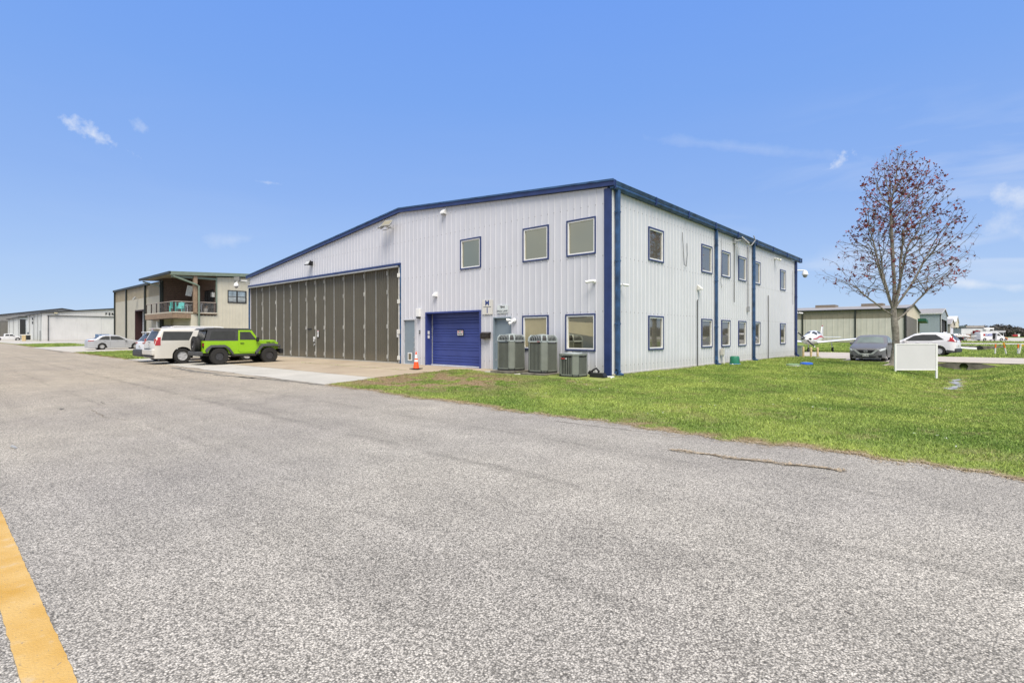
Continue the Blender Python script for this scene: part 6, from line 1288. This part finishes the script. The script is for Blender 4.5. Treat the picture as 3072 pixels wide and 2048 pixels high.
gable(FH, -155, 3, 47, 6.75, 9.0, WF, -181, WFR, [(1.1, 43, 0, 6.15)], pw=4)
for i, (a, b) in enumerate(((4.1, 9.35), (9.4, 14.1), (14.15, 19.5), (19.5, 25), (25, 30.5), (30.5, 46))): plain_wall(-155.25+.04*(i % 2), -155.15+.04*(i % 2), a, b, .15, 6.12, WF, 'sliding_door', FH)
plain_wall(-155.02, -154.9, 3.98, 4.12, .1, 6.2, DT, 'door_edge', FH); plain_wall(-155.0, -154.92, 3.9, 47, 6.1, 6.22, DT, 'door_track', FH)
for nm, y in zip('FERR', (15.1, 15.75, 16.4, 17.05)): on_wall(text_mb(nm, .78, .03, .03), (-154.93, y, 6.85), 0).obj('lettering', TEXTB, FH).data.transform(Matrix.Translation(-Vector(FH.location)))
for x in (-156, -161.5, -168, -176): plain_wall(x-.15, x+.15, 2.8, 3.0, .1, 6.7, STEEL, 'downspout', FH)
for z in (4.4, 5.4): plain_wall(-171.5, -169.2, 2.93, 3.0, z, z+.6, DARKI, 'window', FH)
plain_wall(-180.5, -177.5, 2.9, 3.0, .1, 2.3, mat('dark_blue_grey', (.05, .07, .1), .5), 'door', FH); plain_wall(-158, -157.2, 2.9, 3.0, .1, 2.6, DARKI, 'vent', FH)
t = thing('flood_light', 'small dark floodlight on the gable of the lettered hangar', 'floodlight', (-154.9, 5.4, 6.75)); flood_head(t, .7, .4, (.3, 0, 0), -.6, H90, DGREY); MB().tube([(0, 0, 0), (.25, 0, 0)], .05, 6).obj('bracket', STEEL, t)
WH = thing('white_hangar', 'white hangar with open bright door between the pickup and lettered hangar', 'hangar', (-210, 15, .1)); gable(WH, -197.4, 3, 33, 6.7, 8.2, WFR, -229, WFR, [(1.0, 29, 0, 6.0)], pw=5)
plain_wall(-197.6, -197.5, 4, 32, .1, 6.0, mat('bright_door', (.66, .66, .70), .5), 'sliding_door', WH); plain_wall(-197.4, -197.3, 3.0, 4.2, .1, 6.1, DT, 'door_edge', WH)
for x in (-199, -212, -224): plain_wall(x-.2, x+.2, 2.8, 3.0, .1, 6.6, STEEL, 'downspout', WH)
GH = thing('grey_hangar', 'large grey hangar behind the white pickup at the far left', 'hangar', (-260, 15, .1)); gable(GH, -232, -2, 36, 7.6, 10.8, GRYW, -300, GRYW, [(3.3, 30, 0, 6.2)], pw=5)
plain_wall(-232.3, -232.1, 1.3, 28, .1, 6.2, mat('grey_door', (.17, .165, .15), .6), 'sliding_door', GH); MB().lathe([(1, 0), (.8, .4), (0, .6)], 10, (-231.2, 4.5, 6.3)).obj('door_lamp', WHITE, GH, world=True)
for i, (x, y, m, l) in enumerate(((-166.5, .9, ACG, 'left grey condenser box beside the lettered hangar'), (-161, 1.0, ACG, 'right grey condenser box beside the lettered hangar'))):
    t = thing('yard_condenser', l, 'air conditioner', (x, y, .2), group='condenser boxes by the lettered hangar'); MB().bb(-.9, .9, -.6, .6, 0, 1.5).obj('case', WHITED, t); MB().bb(-.6, .6, -.62, -.6, .2, 1.3).obj('coil', COIL, t); MB().bb(.9, .92, -.5, .5, .2, 1.3).obj('coil', COIL, t)
one(MB().bb(-168.5, -156.2, .3, 2.6, .02, .25), 'equipment_pad', CONC, 'long concrete pad under the condensers of the lettered hangar', 'concrete pad')
for x, l in ((-160.3, 'yellowish bollard in front of the grey condensers, left'), (-157, 'rusty bollard in front of the grey condensers, right')): one(MB().tube([(0, 0, 0), (0, 0, 1.4)], .2, 8), 'bollard', WD, l, 'bollard', 'bollards by the lettered hangar', loc=(x, .2, .1))
t = thing('banner_sign', 'blue banner with white writing in front of the white hangar doors', 'sign', (-120.5, 8.0, .1), math.radians(90)); BB = mat('banner_blue', (.09, .16, .27), .6, 0, .3, 1.5)
MB().bb(-1.2, 1.2, -.03, .03, .1, 1.62).obj('panel', BB, t)
for z, s in ((1.28, 'bell o'), (.80, 'campus'), (.35, 'lease')): mb = text_mb(s, .52, .01, .01); mb.xf(Matrix.Translation((0, -.04, z)) @ Matrix.Rotation(H90, 4, 'X')).obj('lettering', WHITE, t)
for x in (-1.2, 1.2): MB().bb(x-.05, x+.05, -.04, .04, 0, 1.7).obj('post', WHITED, t)
one(MB().bb(-.5, .5, -.02, .0, 0, .5), 'small_notice', mat('orange_notice', (.5, .25, .08), .6), 'small orange brown notice on the white hangar door above the silver sedan', 'notice', loc=(-154.9, 14.6, 1.1), rz=H90)
# ---- long tan hangar behind the aeroplane
TH = thing('tan_hangar', 'long tan hangar with dark green columns behind the aeroplane', 'hangar', (-30, 125, .1)); TANW = mat('pale_tan_wall', (.49, .475, .425), .55, 0, .07, .6, streak=.25)
HX = -1.6; y0, y1, ze, zr = 111.5, 141.5, 6.72, 8.0
corr(TH, TANW, (-66, y0), (1, 0), HX+66, .1, 4.9, (), pw=3.05, prof=[(0, 0), (.5, 0), (.54, .05), (.68, .05), (.72, 0), (1.01, 0)]); corr(TH, mat('brown_upper_band', (.20, .18, .135), .6, 0, .1, .8, streak=.3), (-66, y0), (1, 0), HX+66, 4.9, ze, (), pw=3.05, prof=[(0, 0), (.5, 0), (.54, .05), (.68, .05), (.72, 0), (1.01, 0)], name='upper_panel')
for x in [-1.75, -9.9, -19.6, -27.6, -37, -46, -56]: plain_wall(x-.14, x+.14, y0-.22, y0-.02, .1, ze, GREENT, 'column', TH)
corr(TH, mat('cream_gable', (.50, .46, .37), .5, 0, .05, .5), (HX, y0), (0, 1), y1-y0, .1, lambda u: zr-(zr-ze)*abs(u-15)/15, [(.9, 22.5, 0, 5.0)], pw=3)
mb = MB(); mb.add([(HX+.05, y0+.9, .15), (HX+.05, y0+22.5, .15), (HX+.05, y0+22.5, 5.0), (HX+.05, y0+.9, 5.35)], [(0, 1, 2, 3)]); mb.obj('hangar_door', mat('brown_grey_door', (.13, .115, .09), .6, 0, .1, .4), TH, world=True)
plain_wall(HX-.02, HX+.12, y0+.0, y0+.3, .1, ze, DT, 'corner_trim', TH); plain_wall(HX, HX+.15, y0+22.5, y0+22.9, .1, 5.1, WHITE, 'door_jamb', TH); plain_wall(HX, HX+.08, y0+24.6, y0+25.6, 2.2, 5, DARKI, 'window', TH); plain_wall(HX, HX+.08, y0+27.2, y0+28.2, 2.2, 5, DARKI, 'window', TH)
mb = MB(); mb.prism([(y0+23.6, 5.3), (y0+23.6, 4.7), (y0+30, 4.3), (y0+30, 4.9)], 'x', HX+.1, HX+1.6); mb.obj('awning', mat('green_awning', (.01, .09, .05), .6), TH, world=True)
mb = MB(); mb.add([(-66.5, y0-.3, ze), (HX+.2, y0-.3, ze), (HX+.2, (y0+y1)/2, zr+.1), (-66.5, (y0+y1)/2, zr+.1), (HX+.2, y1+.3, ze), (-66.5, y1+.3, ze)], [(0, 1, 2, 3), (3, 2, 4, 5)]); mb.obj('roof', mat('roof_weathered', (.25, .235, .215), .6, 0, .15, .3), TH, world=True)
plain_wall(-66.5, HX+.2, y0-.4, y0-.3, ze-.15, ze+.1, GREENT, 'gutter', TH); plain_wall(-66, HX, y1-.1, y1, .1, ze, TANW, 'back_wall', TH)
for x in (-60, -48, -36.5, -27.0, -17.9, -8.8): plain_wall(x-2.0, x+2.0, 124.5, 128.5, zr-.1, zr+.55, mat('ridge_vent', (.20, .165, .13), .7), 'ridge_vent', TH)
V = []; 
for y, zz_ in ((y0, ze), ((y0+y1)/2, zr), (y1, ze)): V += [(HX+.22, y, zz_-.1), (HX+.28, y, zz_-.1), (HX+.28, y, zz_+.16), (HX+.22, y, zz_+.16)]
MB().add(V, [(i+a, i+b, i+4+b, i+4+a) for i in (0, 4) for a, b in ((0, 1), (1, 2), (2, 3), (3, 0))]).obj('rake_trim', DT, TH, world=True)
# ---- blue grey hangar and the ones beyond
BG = mat('blue_grey_wall', (.27, .315, .34), .5, 0, .06, .4, streak=.08); LT = mat('pale_trim', (.5, .5, .48), .5)
BH = thing('blue_grey_hangar', 'blue grey hangar with open door right of the bare tree', 'hangar', (-20, 182, .1)); gable(BH, 1.2, 165, 199, 7.3, 9.1, BG, -45, BG, [(2.0, 31, 0, 5.9)], pw=3, edge=LT, roofm=MATS['roof_weathered'])
plain_wall(1.0, 1.3, 165, 166, .1, 7.2, LT, 'corner_trim', BH); plain_wall(-6.6, -6.3, 164.8, 165, .1, 7.2, LT, 'downspout', BH)
plain_wall(-.7, -.4, 172, 196.5, .1, 5.9, mat('dark_grey_door', (.075, .075, .075), .6), 'sliding_door', BH); plain_wall(-6, .8, 167.2, 196, .1, 5.9, DARKI, 'interior', BH); plain_wall(-18, -12, 180.5, 183.5, 9.2, 9.9, MATS['ridge_vent'], 'ridge_vent', BH)
one(MB().box((0, 0, 0), (.8, .5, .45), Matrix.Rotation(.5, 3, 'Y'), .05), 'flood_light', LT, 'pale floodlight under the eave of the blue grey hangar', 'floodlight', loc=(-4.0, 164.6, 7.0))
SH = thing('small_grey_hangar', 'small pale grey hangar beyond the blue grey one', 'hangar', (-10, 227, .1)); gable(SH, 1.5, 209, 245, 5.2, 7.1, mat('pale_gable', (.42, .39, .34), .6), -25, mat('grey_tan_wall', (.27, .26, .22), .6), [(3, 30, 0, 4.2)], pw=6, edge=LT, roofm=MATS['roof_weathered']); plain_wall(1.2, 1.35, 212, 239, .1, 4.2, mat('bright_door', (.66, .66, .70)), 'sliding_door', SH); plain_wall(1.36, 1.45, 211, 216, .1, 4.3, WHITE, 'door_edge', SH)
CH = thing('cream_hangar', 'cream hangar with pale roof farthest in the right row', 'hangar', (-10, 268, .1)); gable(CH, 1.6, 250, 286, 6.6, 9.2, mat('cream_wall', (.52, .49, .38), .5), -20, MATS['cream_wall'], [(3, 30, 0, 4.6)], pw=6, edge=LT, roofm=mat('pale_roof', (.58, .57, .53), .5)); plain_wall(1.2, 1.4, 253, 280, .1, 4.6, DARKI, 'interior', CH)
# ---- low far buildings
t = thing('far_terminal', 'low grey flat roofed buildings beyond the cream hangar', 'building', (20, 380, 0)); 
for a, m, nm in (((-14, -5, 0, 15, 0, 6.6), GRYW, 'wing_block'), ((-15, -5.5, -.5, 0, 5.0, 6.6), MATS['roof_weathered'], 'roof_band'), ((-5, -2.2, 0, 12, 0, 5.6), WFR, 'tower_block'), ((-2.2, 5, 0, 15, 0, 3.9), WFR, 'wing_block'), ((-2.4, 5.4, -.6, 0, 3.0, 4.0), STEEL, 'roof_band'), ((-10, 4.5, -.2, 0, 1.2, 2.6), DARKI, 'window'), ((-5.4, -3.6, -.8, .3, 6.0, 6.4), BLACK, 'roof_unit')): MB().bb(*a).obj(nm, m, t)
t.rotation_euler = (0, 0, math.radians(40)); t.location = (14, 365, 0)
t = thing('site_office', 'white portable office behind the distant aeroplane', 'portable office', (8.0, 205, .1), math.radians(40)); MB().bb(-4.6, 2.9, 0, 3, .3, 3.6).obj('walls', WFR, t); MB().bb(-4.7, 3.0, -.1, 3.1, 3.6, 3.75).obj('roof', DT, t); MB().bb(-.2, .6, -.05, 0, 1.9, 3.0).obj('window', DARKI, t); MB().bb(-3.2, -1.6, -.3, 0, .4, 1.7).obj('crate_rack', mat('rust_brown', (.2, .1, .04), .7), t); MB().bb(2.0, 5.0, -.5, 2.5, 3.3, 3.7).obj('porch_roof', WHITE, t)
for x in (2.9, 4.8): MB().bb(x, x+.1, -.4, -.3, 0, 3.3).obj('porch_post', WHITE, t)
t = thing('fuel_tank', 'white fuel tank with dark red top beside the distant wing', 'tank', (9.2, 185, .1), math.radians(40)); MB().bb(-1.4, 1.0, 0, 2, .2, 2.4, .3).obj('tank', WHITE, t); MB().bb(-1.6, -.3, -.1, 1.0, 1.9, 2.7).obj('hood', mat('dark_red', (.22, .01, .015), .5), t); MB().bb(1.2, 2.4, 0, 2, .1, 2.5, .2).obj('side_tank', WHITE, t)
# ---- tan building across the road, the one mirrored in the lower panes
AH = thing('opposite_hangar', 'tan hangar across the road behind the viewer, mirrored in the panes', 'hangar', (-20, -45, 0)); corr(AH, mat('opposite_tan', (.62, .55, .37), .6, 0, .06, .5, streak=.15), (2, -36), (-1, 0), 55, 0, 6.5, [(8, 15, 0, 4), (27, 31, 3.6, 4.4)], pw=4); plain_wall(-53, 2, -60, -36.5, 0, .1, CONC, 'floor', AH); plain_wall(-14, -5, -36.6, -36.4, 0, 4, mat('brown_grey_door', (.13, .115, .09)), 'hangar_door', AH); plain_wall(-30, -24, -36.4, -36.3, 3.5, 4.5, DARKI, 'window', AH); plain_wall(-53.5, 2.5, -60, -35.8, 6.5, 6.8, MATS['roof_weathered'], 'roof', AH)
# ---- far tree line
def treeline():
    mb = MB(); r = random.Random(5); V = []; F = []
    lm = mat('far_foliage', (.075, .075, .07), .95, 0, .4, .25, col2=(.125, .11, .10))
    def clump(c, R, n):
        for _ in range(n):
            a = r.uniform(0, 2*math.pi); e = math.asin(r.uniform(-.35, 1)); q = R*r.uniform(.55, 1.05); p = Vector((c[0]+q*math.cos(a)*math.cos(e), c[1]+q*math.sin(a)*math.cos(e), c[2]+q*.85*math.sin(e))); s = R*.30*r.uniform(.6, 1.3)
            d = [Vector((r.uniform(-1, 1), r.uniform(-1, 1), r.uniform(-1, 1)))*s for _ in range(3)]; k = len(V); V.extend([tuple(p+x) for x in d]); F.append((k, k+1, k+2))
    for i in range(150):
        u = i/149; x = -80+u*420; y = 560+40*math.sin(u*9)+r.uniform(-8, 8)
        h = 7.8+2.2*math.sin(u*37)+1.6*math.sin(u*83)+r.uniform(-1, 1)+ (4*max(0, u-.45)); R = r.uniform(3.2, 5.5)
        for z, q in ((h-R*.9, R), (h*.5, R*1.05), (h*.22, R*1.0)): clump((x+r.uniform(-1, 1), y, z), q, 90)
    mb.add(V, F); o = mb.obj('far_trees', lm); tag(o, 'dark wooded tree line along the horizon at the right', 'trees', kind='stuff')
    MB().bb(-90, 350, 606, 612, -.5, 5.5).obj('undergrowth', mat('undergrowth_dark', (.07, .068, .062), 1, 0, .3, .1), o)['kind'] = 'stuff'
treeline()
# ================================================================== THE TREE
def bare_tree():
    T = thing('bare_tree', 'nearly bare tree with dark red leaves beside the blank sign', 'tree', (6.33, 16.1, float(base_z(6.33, 16.1))-.05))
    r = np.random.default_rng(4)
    right = np.array([.7458, .6664]); 
    def env(z): return np.interp(z, [3.0, 3.7, 4.3, 5.2, 6.2, 7.4, 8.6, 9.6, 10.4, 10.8], [.5, 2.1, 2.95, 2.9, 2.6, 2.25, 1.75, 1.15, .6, .12])
    def cen(z): return right*np.interp(z, [3, 5, 8, 10.7], [.25, .35, .55, .1])
    att = []
    while len(att) < 4300:
        z = r.uniform(3.4, 10.8); a = r.uniform(0, 2*np.pi); q = env(z)*np.sqrt(r.random())
        wob = 1+.22*np.sin(3*a+z)+.12*np.sin(7*a+2*z); p = cen(z)+np.array([np.cos(a), np.sin(a)])*q*wob
        if z < 4.6 and q < (4.6-z)*1.1: continue
        att.append((p[0], p[1], z))
    att = np.array(att); nodes = []; par = []
    z = 0.0; x = y = 0
    while z < 2.9: nodes.append((x, y, z)); par.append(len(nodes)-2); z += .14; x += .012*math.sin(z*2.2); y += .012*math.cos(z*1.7)
    base = len(nodes)-1
    def stem(start, d, L_, lift):
        k = start; d = np.array(d, float); d /= np.linalg.norm(d); p = np.array(nodes[start])
        for _ in range(int(L_/.16)):
            d = d+np.array([0, 0, lift])+r.normal(0, .045, 3); d /= np.linalg.norm(d); p = p+d*.16; nodes.append(tuple(p)); par.append(k); k = len(nodes)-1
        return k
    R3 = np.array([right[0], right[1], 0]); P3 = np.array([-right[1], right[0], 0])
    stem(base, R3*.03+[0, 0, 1], 5.2, .02); stem(base, R3*.30+[0, 0, 1], 4.0, .01); stem(base, -R3*.26+P3*.1+[0, 0, 1], 3.8, .01); stem(base-1, P3*.42+[0, 0, 1], 3.2, .02); stem(base-1, -P3*.42+[0, 0, 1], 3.2, .02)
    stem(base-4, R3*.95+[0, 0, .55], 2.4, .045); stem(base-2, -R3*1.0+[0, 0, .50], 2.8, .02); stem(base, R3*.5-P3*.3+[0, 0, 1], 3.0, .0); stem(base, -R3*.5-P3*.25+[0, 0, 1], 2.8, .0)
    nodes = [np.array(n) for n in nodes]; alive = att.copy(); step = .13
    arr = np.array(nodes)
    for it in range(70):
        if len(alive) == 0: break
        kd = KDTree(len(arr)); [kd.insert(p, i) for i, p in enumerate(arr)]; kd.balance()
        res = [kd.find(p) for p in alive]; near = np.array([q[1] for q in res]); dm = np.array([q[2] for q in res])
        alive_m = dm > .15; act = (dm < 1.1) & alive_m; grow = {}
        for i in np.where(act)[0]: v = alive[i]-arr[near[i]]; grow.setdefault(near[i], []).append(v/np.linalg.norm(v))
        new = []
        for k, vs in grow.items():
            if k < base-6: continue
            d = np.mean(vs, 0); pk = par[k]; prev = (arr[k]-arr[pk]) if pk >= 0 else np.array([0, 0, 1.]); prev = prev/max(np.linalg.norm(prev), 1e-6)
            d = d/max(np.linalg.norm(d), 1e-6)+prev*.8+np.array([0, 0, .62])+r.normal(0, .08, 3); d /= np.linalg.norm(d); q = arr[k]+d*step
            new.append(q); par.append(k)
        if not new: break
        arr = np.vstack([arr, new]); alive = alive[alive_m]
        if len(arr) > 11000: break
    n = len(arr); rad = np.full(n, .0); kids = [[] for _ in range(n)]
    for i in range(n):
        if par[i] >= 0: kids[par[i]].append(i)
    for i in range(n-1, -1, -1):
        rad[i] = .0042 if not kids[i] else (sum(rad[k]**2.25 for k in kids[i])+1e-8)**(1/2.25)
    s = .125/rad[base-2]; rad = np.where(rad > .02, .02+(rad-.02)*(.125-.02)/(rad[base-2]-.02), rad)
    for i in range(base+1):
        z_ = arr[i][2]; rad[i] = .165-.012*z_+.12*math.exp(-z_/.16)+.012*math.sin(z_*4)+.02*math.exp(-((z_-1.15)/.3)**2)
    # chains
    bark = mat('grey_bark', (.21, .18, .15), .9, 0, .35, 7, col2=(.33, .30, .26), bump=1.0, bs=28); twig = mat('twig_bark', (.145, .12, .10), .85, 0, .2, 8)
    big = MB(); small = MB(); done = set()
    def chain(i0):
        c = [i0]
        while kids[c[-1]]:
            k = max(kids[c[-1]], key=lambda q: rad[q]); c.append(k)
        return c
    stack = [0]
    while stack:
        i = stack.pop(); c = chain(i)
        for k in c:
            m_ = max(kids[k], key=lambda q: rad[q]) if kids[k] else None
            stack += [q for q in kids[k] if q != m_]
        pts = ([arr[par[i]]] if par[i] >= 0 else [])+[arr[k] for k in c]; rr = ([min(rad[par[i]], rad[i])] if par[i] >= 0 else [])+[rad[k] for k in c]
        P = [Vector(p) for p in pts]
        cut = next((j for j, q in enumerate(rr) if q < .022), len(rr))
        if cut > 2: big.tube(P[:cut+1], [float(q) for q in rr[:cut+1]], 12 if rr[0] > .08 else 7)
        if cut < len(P)-1: a = max(0, cut-1) if cut > 2 else 0; small.tube(P[a:], [float(max(q, .004)) for q in rr[a:]], 4, cap=False)
    # root flare
    for a, L_ in ((3.6, .75), (2.4, .5), (5.2, .45), (.5, .5), (1.4, .4)): big.tube([(0, 0, .28), (.18*math.cos(a), .18*math.sin(a), .12), (L_*.6*math.cos(a), L_*.6*math.sin(a), .055), (L_*math.cos(a), L_*math.sin(a), .0)], [.10, .09, .055, .02], 8)
    big.obj('trunk', bark, T, 60); o = small.obj('branches', twig, T); o['kind'] = 'stuff'
    # leaves hang in clumps on the outer twigs
    tips = [i for i in range(base+40, n) if rad[i] < .0075]; V = []; F = []
    lm = mat('dark_red_leaves', (.12, .022, .018), .6, 0, .4, 3, col2=(.26, .03, .024))
    for i in tips:
        p = arr[i]; dens = .04+.95*max(0, math.sin(p[0]*1.7+1)*math.sin(p[1]*1.9)*math.sin(p[2]*1.5+.5))+(.26 if p[2] > 6.5 else .05)
        if r.random() > dens*(.8 if p[2] > 6.5 else .5): continue
        for _ in range(r.integers(2, 5)):
            c = p+r.normal(0, .035, 3); a = r.normal(0, 1, 3); a /= np.linalg.norm(a); b = np.cross(a, r.normal(0, 1, 3)); b /= np.linalg.norm(b); s_ = r.uniform(.032, .062); k = len(V)
            V += [tuple(c-a*s_), tuple(c+b*s_*.7), tuple(c+a*s_*1.1), tuple(c-b*s_*.7)]; F.append((k, k+1, k+2, k+3))
    o = MB().add(V, F).obj('leaves', lm, T); o['kind'] = 'stuff'
bare_tree()
